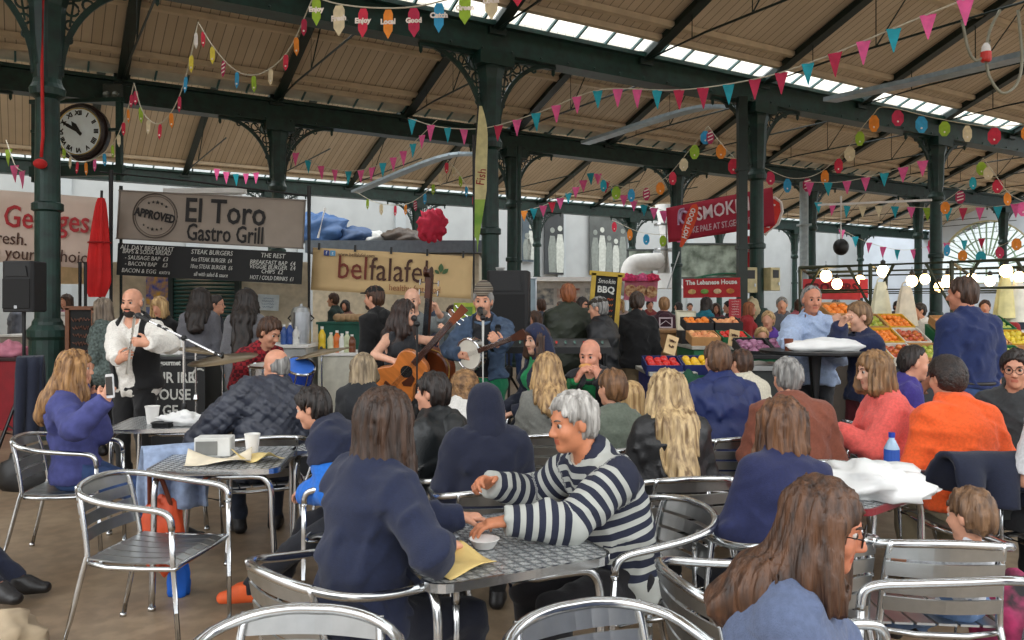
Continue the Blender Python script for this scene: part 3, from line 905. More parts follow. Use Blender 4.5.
mb = MB(); mb.box((4, 21, -0.1), (90, 64, 0.2))
struct(obj('floor', mb, floor_mat()))

def uv(p):            # hall coordinates -> world
    return Vector((0, 0, 0))
RZU = math.atan2(U_.y, U_.x)

PLANK = plank_mat((218, 202, 178), (204, 186, 160), 0.17, 0)
PLANK_P = mat((202, 186, 160), 0.7, 0, 0.1, 4)
GLAZE = None
def glass_mat():
    m, nt, b = _new('roof_glass')
    N, L = nt.nodes, nt.links
    out = [n for n in N if n.type == 'OUTPUT_MATERIAL'][0]
    tr = N.new('ShaderNodeBsdfTransparent'); tr.inputs[0].default_value = (0.86, 0.9, 0.9, 1)
    df = N.new('ShaderNodeBsdfTranslucent'); df.inputs[0].default_value = (0.85, 0.88, 0.88, 1)
    mx = N.new('ShaderNodeMixShader'); no = N.new('ShaderNodeTexNoise'); no.inputs['Scale'].default_value = 3
    mr = N.new('ShaderNodeMapRange'); mr.inputs[3].default_value = 0.05; mr.inputs[4].default_value = 0.35
    L.new(no.outputs['Fac'], mr.inputs[0]); L.new(mr.outputs[0], mx.inputs[0])
    L.new(tr.outputs[0], mx.inputs[1]); L.new(df.outputs[0], mx.inputs[2]); L.new(mx.outputs[0], out.inputs[0])
    return m
GLASS_R = glass_mat()

def bay(n, base, t0, t1, zf, d_max, slope, t_raf, g0=0.12, g1=0.55, foot=None):
    """far slope of one roof bay: gutter beam at its foot, glazed strip, boarded ceiling, rafters with ties"""
    org = base
    def pt(t, d, z): return org + U_ * t - W_ * d + Vector((0, 0, z))
    L_ = t1 - t0
    # gutter beam: riveted plate girder with flanges, in the local frame of the row
    e = thing('beam', None, None, org, RZU); e['kind'] = 'structure'
    mb = MB()
    mb.box(((t0 + t1) / 2, 0, HB + 0.05), (L_, 0.36, 0.1)); mb.box(((t0 + t1) / 2, 0, HB + 0.27), (L_, 0.2, 0.36)); mb.box(((t0 + t1) / 2, 0, HB + 0.46), (L_, 0.46, 0.07))
    for i in range(int(L_ / 0.55)): mb.ball((t0 + 0.3 + i * 0.55, -0.19, HB + 0.05), 0.022, 6, 4)
    o = obj('girder', mb, GREEN, e)
    # boarded slope, local x along the beam so that boards run up the slope
    ca = math.cos(math.atan(slope))
    e2 = thing('ceiling', None, None, org, RZU); e2['kind'] = 'structure'
    mb = MB()
    a, b = g1, d_max
    vs = []
    for zz in (0, 0.05):
        vs += [(t0, -a, zf + a * slope + zz), (t1, -a, zf + a * slope + zz), (t1, -b, zf + b * slope + zz), (t0, -b, zf + b * slope + zz)]
    mb.add(vs, [(3, 2, 1, 0), (4, 5, 6, 7), (0, 1, 5, 4), (1, 2, 6, 5), (2, 3, 7, 6), (3, 0, 4, 7)])
    obj('boarding', mb, PLANK, e2)
    mb = MB()
    for d in (g1 + 0.02, g1 + 0.33, (g1 + d_max) / 2 + 0.5, d_max - 0.03):
        mb.bar((t0, -d, zf + d * slope - 0.05), (t1, -d, zf + d * slope - 0.05), 0.12, 0.1)
    obj('purlin', mb, PLANK_P, e2)
    # glazing at the foot and above the boards
    mb = MB()
    for (a, b) in ((d_max, d_max + 1.1), (g0, g1)):
        if foot and a == g0: obj('glazing', mb, GLASS_R, e2); mb = MB()
        mb.add([(t0, -a, zf + a * slope), (t1, -a, zf + a * slope), (t1, -b, zf + b * slope), (t0, -b, zf + b * slope)], [(3, 2, 1, 0)])
    obj('glazing', mb, foot or GLASS_R, e2)
    mb = MB()
    k = int(L_ / 0.6)
    for i in range(k + 1):
        t = t0 + i * 0.6
        for (a, b) in ((g0, g1), (d_max, d_max + 1.1)):
            mb.bar((t, -a, zf + a * slope - 0.01), (t, -b, zf + b * slope - 0.01), 0.035, 0.05)
    obj('glazing_bar', mb, GREEN_L, e2)
    # rafters and ties
    for t in t_raf:
        r = thing('rafter', None, None, org + U_ * t, RZU); r['kind'] = 'structure'
        mb = MB(); d1 = d_max + 1.0
        mb.bar((0, 0.05, zf - 0.07), (0, -d1, zf + d1 * slope - 0.07), 0.11, 0.16)
        mb.box((0, -0.02, zf - 0.05), (0.3, 0.3, 0.22)); mb.bar((0, 0.05, zf - 0.16), (0, -d1, zf + d1 * slope - 0.16), 0.2, 0.03)
        obj('principal', mb, GREEN_D, r)
        mb = MB(); zt = zf - 0.08
        mb.tube([(0, -0.1, zt), (0, -1.6, zt + 0.08), (0, -6.6, zt + 0.08)], 0.02, 6)
        for d in (1.3, 2.6):
            mb.tube([(0, -d, zt + 0.06), (0, -d, zf + d * slope - 0.1)], 0.011, 6)
        mb.tube([(0, -2.6, zt + 0.08), (0, -3.7, zf + 3.6 * slope - 0.2)], 0.014, 6)
        obj('tie_rod', mb, GREEN_D, r)
    return pt

R1T = [-9.2, -6.1, -3.0, 0.05, 3.14, 6.2, 9.3, 12.4, 15.5, 18.6]
bay(1, ROW1, -11, 24, 6.07, 3.9, 0.415, R1T)
ROW0 = ROW1 - W_ * 9.6
bay(0, ROW0, -11, 24, 6.07, 3.9, 0.415, [-6, 0, 6, 12])
def near_slope(base, t0, t1, span, zf, slope, d_max):
    """the slope of a bay that falls towards the camera, down to the next gutter"""
    e = thing('ceiling', None, None, base, RZU); e['kind'] = 'structure'; mb = MB(); a, b = d_max + 1.1, span - 0.5; za = zf + a * slope; zb = zf + 0.25
    mb.add([(t0, -a, za), (t1, -a, za), (t1, -b, zb), (t0, -b, zb), (t0, -a, za + 0.05), (t1, -a, za + 0.05), (t1, -b, zb + 0.05), (t0, -b, zb + 0.05)], [(3, 2, 1, 0), (4, 5, 6, 7), (0, 1, 5, 4), (1, 2, 6, 5), (2, 3, 7, 6), (3, 0, 4, 7)]); obj('boarding', mb, PLANK, e)
near_slope(ROW1, -11, 24, 9.6, 6.07, 0.415, 3.9); near_slope(ROW2, -17.5, 33, 6.6, 6.12, 0.40, 2.75)
R2T = [1.25 + 3.05 * i for i in range(-6, 11)]
bay(2, ROW2, -17.5, 33, 6.12, 2.75, 0.40, R2T, foot=mat((196, 188, 172), 0.6, 0, 0.2, 2))
R3T = [1.13 + 2.85 * i for i in range(-7, 14)]
bay(3, ROW3, -21, 38, 6.05, 6.2, 0.36, R3T, g0=0.1, g1=0.5)

# cast iron columns with fretwork brackets
def column_mesh(fancy=True, base_h=1.3):
    parts = {}
    mb = MB()
    r = 0.14
    mb.lathe([(0.24, 0.0), (0.24, 0.08), (0.20, 0.12), (0.20, base_h - 0.12), (0.225, base_h - 0.08), (0.225, base_h), (0.17, base_h + 0.06), (0.165, base_h + 0.10), (r, base_h + 0.14),
              (r, 2.72), (0.175, 2.74), (0.175, 2.82), (r, 2.84), (r * 0.93, 4.08), (0.19, 4.12), (0.2, 4.2), (0.165, 4.26), (0.15, 4.32)], 20)
    parts['shaft'] = mb
    mb = MB()
    mb.lathe([(0.15, 4.3), (0.17, 4.5), (0.20, 5.2), (0.24, 5.35), (0.24, 5.42)], 8)
    mb.box((0, 0, 5.5), (0.62, 0.5, 0.2)); mb.box((0, 0, 4.72), (0.26, 0.26, 0.5))
    parts['capital'] = mb
    return parts
def bracket(sg, horn=1.05):
    """pierced spandrel: curved rib, straight rails and rings filling the corner"""
    mb = MB(); R = horn
    c = Vector((sg * (0.14 + R), 0, HB - R * 1.16))
    pts = [c + Vector((-sg * R * math.cos(a), 0, R * 1.16 * math.sin(a))) for a in [PI / 2 * i / 14 for i in range(15)]]
    for p, q in zip(pts, pts[1:]): mb.bar(p, q, 0.07, 0.045, (0, 1, 0))
    mb.bar((sg * 0.14, 0, HB - 0.02), (sg * (0.2 + R), 0, HB - 0.02), 0.08, 0.05)
    mb.bar((sg * 0.15, 0, HB - R * 1.16), (sg * 0.15, 0, HB), 0.06, 0.05, (1, 0, 0))
    for (x, z, rr) in ((0.13, 0.13, 0.1), (0.33, 0.1, 0.075), (0.10, 0.34, 0.075), (0.27, 0.26, 0.06), (0.50, 0.085, 0.055), (0.085, 0.53, 0.055), (0.65, 0.07, 0.04), (0.07, 0.7, 0.04)):
        x *= R; z *= R; rr *= R
        mb.tube(arc((sg * (0.15 + x), 0, HB - 0.03 - z), rr, 0, 2 * PI, 12, (1, 0, 0), (0, 0, 1))[:-1], 0.016, 6, closed=True)
    for (x, z) in ((0.22, 0.2), (0.4, 0.16), (0.16, 0.42)):
        mb.bar((sg * (0.15 + x * R), 0, HB), (sg * (0.15 + x * R * 0.5), 0, HB - 0.03 - z * R * 1.3), 0.025, 0.02, (0, 1, 0))
    mb.lathe([(0.0, -0.16), (0.03, -0.12), (0.03, -0.05), (0.05, 0)], 8, (sg * (0.17 + R), 0, HB))
    return mb
CPARTS = column_mesh()
COLS = []
def column(base, t, label, mi=GREEN, base_h=1.3):
    p = base + U_ * t
    e = thing('column', label, 'column', p, RZU, 'cast iron roof columns'); e['kind'] = 'structure'
    if not COLS:
        for n_, m_ in CPARTS.items(): obj(n_, m_, mi, e, smooth=(n_ == 'shaft') and False)
        for sg in (-1, 1): obj('bracket', bracket(sg), mi, e)
        COLS.append(e); e['tmp'] = 1; del e['tmp']
    else:
        for k in COLS[0].children:
            c = k.copy(); COL.objects.link(c); c.parent = e
    return e
C1 = column(ROW1, -6.15, 'green cast iron column with a red cord, beside the clock and speaker')
bpy.context.view_layer.update()
for t, l in ((0.0, 'green cast iron column behind the banjo player'), (6.15, 'green cast iron column carrying the cream meter boxes'), (12.35, 'green cast iron column behind the fruit stall man in navy')):
    column(ROW1, t, l)
for t, l in ((-11.0, 'green column at the far left below the second beam'), (-4.79, 'green column above the stall between the two sign boards'), (1.25, 'green column just past the feather flag'), (6.95, 'green column in front of the red smoke banner'), (13.0, 'green column with a grey pipe right of the meter box column'),
             (19.05, 'green column rising out of the fruit stall'), (25.0, 'green column before the fan window')):
    column(ROW2, t, l)
for t, l in ((-4.5, 'far green column behind the left sign board'), (1.13, 'far green column behind the falafel banner'), (6.75, 'far green column beside the dark poster'), (12.0, 'far green column by the white duct'), (17.6, 'far green column behind the red smoke banner'), (23.2, 'far green column past the grey pipe'), (28.8, 'far green column at the right')):
    column(ROW3, t, l)

# red cord hanging down the first column, ending in a tassel ball
pc = ROW1 + U_ * -6.15
mb = MB(); q = pc + Vector((0.03, -0.2, 0))
mb.tube([q + Vector((0.05, -0.02, 5.4)), q + Vector((0.02, -0.0, 4.4)), q + Vector((0.02, 0.02, 3.6)), q + Vector((0.0, 0.02, 3.35))], 0.018, 6)
e = thing('red_cord', 'red cord with a tassel ball hanging down the left column', 'cord')
RED_C = mat((190, 34, 34), 0.8)
obj('cord', mb, RED_C, e, smooth=True)
mb = MB(); mb.ball(q + Vector((0, 0.0, 3.27)), (0.075, 0.075, 0.06), 10, 8); obj('tassel', mb, RED_C, e, smooth=True)

# pipes beside columns
def pipe(name, p, r, z0, z1, m, label, sq=False):
    mb = MB()
    if sq: mb.box((0, 0, (z0 + z1) / 2), (2 * r, 2 * r, z1 - z0))
    else: mb.lathe([(r, z0), (r, z1)], 12)
    for z in (1.2, 2.7, 4.2):
        if z1 > z > z0: mb.box((0, 0, z), (2.6 * r, 2.6 * r, 0.06))
    o = obj(name, mb, m, None, loc=p); tag(o, label, 'pipe'); o['kind'] = 'structure'
    return o
pp = P(742, 305, 15.4); pipe('trim_downpipe', (pp.x, pp.y, 0), 0.085, 0, 5.6, GREEN_D, 'dark square downpipe beside the meter box column', True)
pp = P(519, 305, 20.2); pipe('trim_downpipe', (pp.x, pp.y, 0), 0.055, 0, 5.6, GREEN, 'green downpipe beside the column behind the flag')
pp = P(804, 305, 26.0); pipe('trim_downpipe', (pp.x, pp.y, 0), 0.14, 0, 5.6, mat((150, 160, 162), 0.5), 'pale grey cable pipe on a far right column')

# cable trays crossing the roof
def tray(a, b, c, label):
    mb = MB(); p = smooth_path([a, b, c], 5)
    for u, w in zip(p, p[1:]): mb.bar(u, w, 0.3, 0.07)
    o = obj('trim_cable_tray', mb, mat((150, 164, 172), 0.4, 0.6), None); struct(o); o['label'] = label
tray(P(355, 192, 24), P(440, 158, 21.5), P(483, 154, 21), 'light grey cable tray crossing below the roof')
tray(P(585, 143, 20), P(690, 110, 17.5), P(742, 107, 16), 'light grey cable tray reaching the meter box column')
tray(P(830, 100, 14), P(930, 78, 12), P(1040, 52, 10), 'dark cable tray crossing the roof at upper right')

# ---------------------------------------------------------------- walls
WALL_W = mat((160, 164, 164), 0.8, 0, 0.06, 1.2)
B0 = ROW3 + W_ * 4.6
def wall_pt(px, py):
    """pixel ray meets the back wall"""
    k = (px - CX) / F_PX
    t = (k * B0.y - B0.x) / (U_.x - k * U_.y)
    Y = B0.y + U_.y * t
    return P(px, py, Y)
e = thing('wall_back', None, None, B0, RZU); e['kind'] = 'structure'
mb = MB(); mb.box((6, 0.2, 4.5), (66, 0.3, 9)); obj('plaster', mb, WALL_W, e)
mb = MB()
for i in range(15): mb.box((-24 + i * 4.4, -0.02, 3.6), (0.5, 0.14, 7.2))
obj('pilaster', mb, mat((160, 166, 168), 0.8, 0, 0.06, 1.2), e)
# right end wall with the fan window: faces back along the hall
FWc = P(985, 268, 46.0)                                    # centre of the fan's springing line
E0 = Vector((FWc.x, FWc.y, 0))
e = thing('wall_right', None, None, E0, RZU + PI / 2); e['kind'] = 'structure'      # local x = along W_, y = -U_
R_F = 2.75; zc = FWc.z
n = 24; poly_o = []
mb = MB()
# wall built as strips round the semicircular opening
xs = [-30, -R_F] + [-R_F * math.cos(PI * i / n) for i in range(1, n)] + [R_F, 12]
for a, b in zip(xs, xs[1:]):
    if b <= -R_F + 1e-6 or a >= R_F - 1e-6:
        mb.box(((a + b) / 2, -0.2, 4.75), (b - a, 0.3, 9.5))
    else:
        za = zc + math.sqrt(max(R_F ** 2 - a * a, 0)); zb = zc + math.sqrt(max(R_F ** 2 - b * b, 0))
        for y in (-0.05, -0.35):
            pass
        vs = [(a, -0.05, za), (b, -0.05, zb), (b, -0.05, 9.5), (a, -0.05, 9.5), (a, -0.35, za), (b, -0.35, zb), (b, -0.35, 9.5), (a, -0.35, 9.5)]
        mb.add(vs, [(3, 2, 1, 0), (4, 5, 6, 7), (0, 1, 5, 4), (2, 3, 7, 6)])
        mb.box(((a + b) / 2, -0.2, (zc - 0.9) / 2), (b - a, 0.3, zc - 0.9))
obj('plaster', mb, mat((205, 214, 224), 0.8, 0, 0.06, 1.2), e)
w = thing('window_1', 'arched fan window glowing with daylight in the right end wall', 'window', E0, RZU + PI / 2); w['kind'] = 'structure'
mb = MB(); pts = arc((0, -0.15, zc), R_F, 0, PI, 28, (1, 0, 0), (0, 0, 1))
for a, b in zip(pts, pts[1:]): mb.bar(a, b, 0.18, 0.16, (0, 1, 0))
mb.bar((-R_F, -0.15, zc), (R_F, -0.15, zc), 0.14, 0.12); mb.bar((-R_F, -0.15, zc - 0.9), (R_F, -0.15, zc - 0.9), 0.14, 0.12)
obj('window_frame', mb, mat((196, 190, 150), 0.5), w)
mb = MB()
for i in range(1, 18):
    a = PI * i / 18
    mb.bar((0.75 * math.cos(a), -0.15, zc + 0.75 * math.sin(a)), (R_F * math.cos(a), -0.15, zc + R_F * math.sin(a)), 0.06, 0.08, (0, 1, 0))
for rr in (0.75, 1.7):
    p2 = arc((0, -0.15, zc), rr, 0, PI, 20, (1, 0, 0), (0, 0, 1))
    for a, b in zip(p2, p2[1:]): mb.bar(a, b, 0.06, 0.07, (0, 1, 0))
for i in range(-3, 4): mb.bar((i * 0.75, -0.15, zc - 0.9), (i * 0.75, -0.15, zc), 0.06, 0.07)
obj('muntin', mb, mat((150, 176, 150), 0.5), w)
mb = MB(); fan = [(R_F * math.cos(PI * i / 28), R_F * math.sin(PI * i / 28)) for i in range(29)]
mb.prism([(-R_F, -0.9), (R_F, -0.9)] + fan[0:29], 0.01, (0, -0.18, zc))
obj('pane', mb, GLASS_R, w)

# side wall far left (parallel to the end wall)
S0 = ROW3 + U_ * -17 
e = thing('wall_left', None, None, S0, RZU + PI / 2); e['kind'] = 'structure'
mb = MB(); mb.box((-6, 0, 4.5), (26, 0.3, 9)); obj('plaster', mb, mat((214, 202, 178), 0.8, 0, 0.06, 1.2), e)

# ---------------------------------------------------------------- clock hung in a green frame
ck = P(80, 132, 15.2)
e = thing('clock', 'round white clock with roman numerals and dark rim in a green frame', 'clock', ck, math.radians(-6))
Rk = 0.46
mb = MB(); MY = Matrix.Rotation(PI / 2, 3, 'X')
mb.lathe([(Rk * 1.0, -0.02), (Rk * 1.14, -0.02), (Rk * 1.14, 0.04), (Rk * 1.08, 0.09), (Rk * 1.0, 0.07), (Rk, -0.02)], 40, (0, 0, 0), MY, cap=False)
mb.lathe([(0.0, -0.16), (Rk * 1.15, -0.16), (Rk * 1.2, -0.02), (0, -0.02)], 40, (0, 0, 0), MY)
obj('case', mb, mat((44, 30, 28), 0.35), e, smooth=False)
mb = MB(); mb.lathe([(0.0, 0.03), (Rk, 0.03), (Rk, 0.045), (0, 0.045)], 40, (0, 0, 0), MY); obj('face', mb, mat((226, 236, 240), 0.5, 0, 0.04), e)
mb = MB(); mb.tube(arc((0, -0.05, 0), Rk * 0.96, 0, 2 * PI, 40, (1, 0, 0), (0, 0, 1))[:-1], 0.012, 6, closed=True)
obj('gilt_ring', mb, mat((190, 166, 96), 0.3, 0.6), e)
mb = MB()
for i, s_ in enumerate(['XII', 'I', 'II', 'III', 'IIII', 'V', 'VI', 'VII', 'VIII', 'IX', 'X', 'XI']):
    a = PI / 2 - 2 * PI * i / 12; rr = Rk * 0.76
    X = Vector((math.sin(a), 0, -math.cos(a))); Y = Vector((math.cos(a), 0, math.sin(a)))
    mb = MB(); mb.text(s_, 0.115, Vector((rr * math.cos(a), -0.046, rr * math.sin(a))), X, Y, 0.004, bold=0.006); obj('numeral', mb, BLACK, e)
for nm, ang, ln, wd in (('hour_hand', 90 - 30 * (10 + 50 / 60), 0.24, 0.035), ('minute_hand', 90 - 6 * 50, 0.40, 0.024)):
    a = math.radians(ang); d = Vector((math.cos(a), 0, math.sin(a))); s_ = Vector((-d.z, 0, d.x))
    mb = MB(); mb.prism([(-0.09, -wd * .5), (0, -wd), (ln * 0.6, -wd * 1.3), (ln, 0), (ln * 0.6, wd * 1.3), (0, wd), (-0.09, wd * .5)], 0.008, (0, -0.056 if nm[0] == 'h' else -0.066, 0), d, s_)
    obj(nm, mb, BLACK, e)
mb = MB()
for x in (-1.0, 0.72): mb.box((x, 0.12, -0.15), (0.1, 0.1, 1.55))
mb.box((-0.14, 0.12, -0.72), (1.9, 0.12, 0.2)); mb.box((-0.14, 0.1, 0.62), (1.9, 0.08, 0.08)); mb.box((0.62, 0.1, 0.05), (0.3, 0.1, 0.05)); mb.box((-0.8, 0.1, 0.05), (0.5, 0.1, 0.05))
obj('hanging_frame', mb, GREEN, e)
# small twin lamp box on the beam
e = thing('emergency_light', 'grey twin emergency light box fixed to the beam above the clock', 'light', P(113, 93, 15.6))
mb = MB(); mb.box((0, 0, 0), (0.36, 0.12, 0.34)); obj('housing', mb, mat((64, 72, 70), 0.5), e, bevel=0.02)
for x in (-0.09, 0.09):
    mb = MB(); mb.lathe([(0.0, 0.07), (0.05, 0.09), (0.06, 0.1), (0.065, 0.06)], 14, (x, 0, -0.04), MY); obj('lamp', mb, mat((140, 150, 150), 0.2, 0.5), e)

# ---------------------------------------------------------------- light: overcast sky through the roof glazing and the open side of the hall
wd = bpy.data.worlds.new('overcast'); SC.world = wd; wd.use_nodes = True
nt = wd.node_tree; bg = nt.nodes['Background']
tcw = nt.nodes.new('ShaderNodeTexCoord'); nz_ = nt.nodes.new('ShaderNodeTexNoise'); nz_.inputs['Scale'].default_value = 2.2; nz_.inputs['Detail'].default_value = 5
nt.links.new(tcw.outputs['Generated'], nz_.inputs['Vector'])
rw = nt.nodes.new('ShaderNodeValToRGB'); rw.color_ramp.elements[0].color = (0.80, 0.86, 0.92, 1); rw.color_ramp.elements[1].color = (1, 0.99, 0.97, 1)
rw.color_ramp.elements[0].position = 0.35; rw.color_ramp.elements[1].position = 0.65
nt.links.new(nz_.outputs['Fac'], rw.inputs['Fac']); nt.links.new(rw.outputs['Color'], bg.inputs['Color'])
bg.inputs['Strength'].default_value = 3.0
sw = nt.nodes.new('ShaderNodeSeparateXYZ'); gr = nt.nodes.new('ShaderNodeValToRGB'); mw = nt.nodes.new('ShaderNodeMix'); mw.data_type = 'RGBA'; mw.blend_type = 'MULTIPLY'; mw.inputs[0].default_value = 1.0
g_ = gr.color_ramp.elements; g_[0].position = 0.0; g_[0].color = (0.12, 0.115, 0.11, 1); g_[1].position = 0.5; g_[1].color = (1, 1, 1, 1)
for p_, c_ in ((0.02, 0.36), (0.2, 0.55)): q_ = g_.new(p_); q_.color = (c_, c_, c_, 1)
nt.links.new(tcw.outputs['Generated'], sw.inputs[0]); nt.links.new(sw.outputs[2], gr.inputs['Fac']); nt.links.new(rw.outputs['Color'], mw.inputs[6]); nt.links.new(gr.outputs['Color'], mw.inputs[7]); nt.links.new(mw.outputs[2], bg.inputs['Color'])
cam = bpy.data.objects.new('camera', bpy.data.cameras.new('camera')); COL.objects.link(cam)
cam.location = (0, 0, EYE); cam.rotation_euler = (PI / 2, 0, 0)
cam.data.sensor_width = 36; cam.data.lens = 36 * F_PX / 1024; cam.data.shift_y = -(320 - HOR) / 1024; cam.data.clip_end = 300
SC.camera = cam
SC.view_settings.view_transform = 'Standard'; SC.view_settings.look = 'None'; SC.view_settings.gamma = 1; SC.view_settings.use_curve_mapping = False
SC.view_settings.exposure = 0.42
SC.cycles.max_bounces = 6; SC.cycles.diffuse_bounces = 4; SC.cycles.glossy_bounces = 3; SC.cycles.transparent_max_bounces = 12
SC.cycles.sample_clamp_indirect = 6
# ================================================================ aluminium café furniture
ALU = metal((205, 207, 208), 0.2); ALU_S = metal((176, 178, 178), 0.34)
def make_chair():
    e = thing('cafe_chair', 'x', 'chair')
    r = 0.0125
    ring = []
    ring += [(-0.265, 0.225, 0.60), (-0.268, 0.215, 0.655), (-0.27, 0.17, 0.682), (-0.275, 0.05, 0.695), (-0.275, -0.10, 0.712), (-0.25, -0.215, 0.735), (-0.17, -0.285, 0.755), (-0.08, -0.312, 0.765)]
    ring = ring + [(0, -0.316, 0.767)] + [(-x, y, z) for (x, y, z) in reversed(ring)]
    mb = MB(); mb.tube(smooth_path(ring, 3), r * 1.25, 10); obj('armrest', mb, ALU, e, smooth=True)
    for sg in (-1, 1):
        mb = MB(); mb.tube([(sg * 0.235, 0.245, 0.0), (sg * 0.262, 0.228, 0.45), (sg * 0.266, 0.224, 0.61)], r, 8); mb.lathe([(0.016, 0), (0.016, 0.02)], 8, (sg * 0.235, 0.245, 0))
        obj('leg', mb, ALU, e, smooth=True)
        mb = MB(); mb.tube(smooth_path([(sg * 0.235, -0.33, 0.0), (sg * 0.21, -0.235, 0.40), (sg * 0.205, -0.222, 0.47), (sg * 0.195, -0.255, 0.66), (sg * 0.185, -0.285, 0.765)], 3), r, 8); mb.lathe([(0.016, 0), (0.016, 0.02)], 8, (sg * 0.235, -0.33, 0))
        obj('leg', mb, ALU, e, smooth=True)
    mb = MB()
    sf = [(-0.262, 0.2, 0.425), (-0.2, 0.235, 0.43), (0.2, 0.235, 0.43), (0.262, 0.2, 0.425), (0.215, -0.2, 0.42), (-0.215, -0.2, 0.42)]
    mb.tube(smooth_path(sf + [sf[0]], 3)[:-1], r * 0.9, 8, closed=True); obj('seat_frame', mb, ALU, e, smooth=True)
    mb = MB()
    for i in range(6):
        x = -0.19 + i * 0.076
        mb.grid(lambda u, v: (x - 0.032 + 0.064 * u, -0.205 + 0.43 * v, 0.447 - 0.012 * math.sin(v * PI) + (-0.02 if v > 0.95 else 0)), 2, 8, 0.008)
    obj('seat', mb, ALU_S, e)
    mb = MB()
    for i in range(4):
        z = 0.505 + i * 0.066
        def f(u, v, z=z):
            zz = z + 0.052 * v; b = (zz - 0.47) / 0.3
            return (0.2 - 0.4 * u, -0.228 - 0.055 * b - 0.03 * math.sin(u * PI), zz)
        mb.grid(f, 8, 2, 0.007)
    obj('backrest', mb, ALU_S, e)
    return e
CHAIR = make_chair(); bpy.context.view_layer.update(); index_kids(CHAIR)
CH_USED = [0]
GCH = 'aluminium slatted café chairs'
def chair(x, y, heading, label):
    if not CH_USED[0]:
        CH_USED[0] = 1; c = CHAIR; c.location = (x, y, 0); c.rotation_euler = (0, 0, math.radians(heading)); c['label'] = label; c['group'] = GCH
        return c
    return dup(CHAIR, (x, y, 0), math.radians(heading), label, GCH)
def chair_for(f, label, back=0.02):
    d = f.R3 @ V(0, -back, 0)
    return chair(f.xy[0] + d[0], f.xy[1] + d[1], f.heading, label)

def top_mat(ca=(186, 188, 188), cb=(120, 124, 126)):
    m, nt, b = _new('stamped_aluminium')
    N, L = nt.nodes, nt.links
    tc = N.new('ShaderNodeTexCoord')
    br = N.new('ShaderNodeTexBrick'); br.offset = 0.0; br.inputs['Scale'].default_value = 1
    br.inputs['Brick Width'].default_value = 0.042; br.inputs['Row Height'].default_value = 0.042; br.inputs['Mortar Size'].default_value = 0.006
    br.inputs['Color1'].default_value = rgb(*ca); br.inputs['Color2'].default_value = rgb(*[x * 0.9 for x in ca]); br.inputs['Mortar'].default_value = rgb(*cb)
    L.new(tc.outputs['Object'], br.inputs['Vector']); L.new(br.outputs['Color'], b.inputs['Base Color'])
    ch = N.new('ShaderNodeTexChecker'); ch.inputs['Scale'].default_value = 1 / 0.021; L.new(tc.outputs['Object'], ch.inputs['Vector'])
    mr = N.new('ShaderNodeMapRange'); mr.inputs[3].default_value = 0.22; mr.inputs[4].default_value = 0.42; L.new(ch.outputs['Fac'], mr.inputs[0]); L.new(mr.outputs[0], b.inputs['Roughness'])
    b.inputs['Metallic'].default_value = 0.45
    bp = N.new('ShaderNodeBump'); bp.inputs['Strength'].default_value = 0.3; bp.inputs['Distance'].default_value = 0.002
    L.new(br.outputs['Fac'], bp.inputs['Height']); bp.invert = True; L.new(bp.outputs['Normal'], b.inputs['Normal'])
    return m
TOPM = top_mat()
def rrect(w, d, r, n=5):
    p = []
    for (cx, cy, a) in ((w / 2 - r, -d / 2 + r, -PI / 2), (w / 2 - r, d / 2 - r, 0), (-w / 2 + r, d / 2 - r, PI / 2), (-w / 2 + r, -d / 2 + r, PI)):
        p += [(cx + r * math.cos(a + PI / 2 * i / n), cy + r * math.sin(a + PI / 2 * i / n)) for i in range(n + 1)]
    return p
def table(x, y, deg, label, w=0.70, h=0.73, rim=None, topm=None):
    e = thing('cafe_table', label, 'table', (x, y, 0), math.radians(deg), 'square aluminium café tables')
    mb = MB(); mb.prism(rrect(w - 0.02, w - 0.02, 0.07), 0.02, (0, 0, h - 0.011), (1, 0, 0), (0, 1, 0)); obj('tabletop', mb, topm or TOPM, e)
    mb = MB(); o = rrect(w, w, 0.08); i_ = rrect(w - 0.022, w - 0.022, 0.07); n = len(o)
    vs = [(p[0], p[1], z) for z in (h - 0.028, h + 0.001) for p in o] + [(p[0], p[1], z) for z in (h - 0.028, h + 0.001) for p in i_]
    fs = []
    for k in range(n):
        l = (k + 1) % n
        fs += [(k, l, n + l, n + k), (2 * n + l, 2 * n + k, 3 * n + k, 3 * n + l), (n + k, n + l, 3 * n + l, 3 * n + k), (l, k, 2 * n + k, 2 * n + l)]
    mb.add(vs, fs); obj('rim', mb, rim or ALU, e)
    c = w / 2 - 0.045
    for k in range(4):
        M = Matrix.Rotation(PI / 2 * k, 3, 'Z')
        pts = [(-0.05, -c, h - 0.045), (c - 0.10, -c, h - 0.045), (c - 0.035, -c, h - 0.065), (c - 0.005, -c - 0.0, h - 0.13), (c + 0.0, -c, h - 0.3), (c + 0.035, -c - 0.0, 0.0)]
        mb = MB(); mb.tube([M @ q for q in smooth_path(pts, 3)], 0.0165, 9); mb.lathe([(0.02, 0), (0.02, 0.02)], 8, M @ Vector((c + 0.035, -c, 0))); obj('leg', mb, ALU, e, smooth=True)
    return e
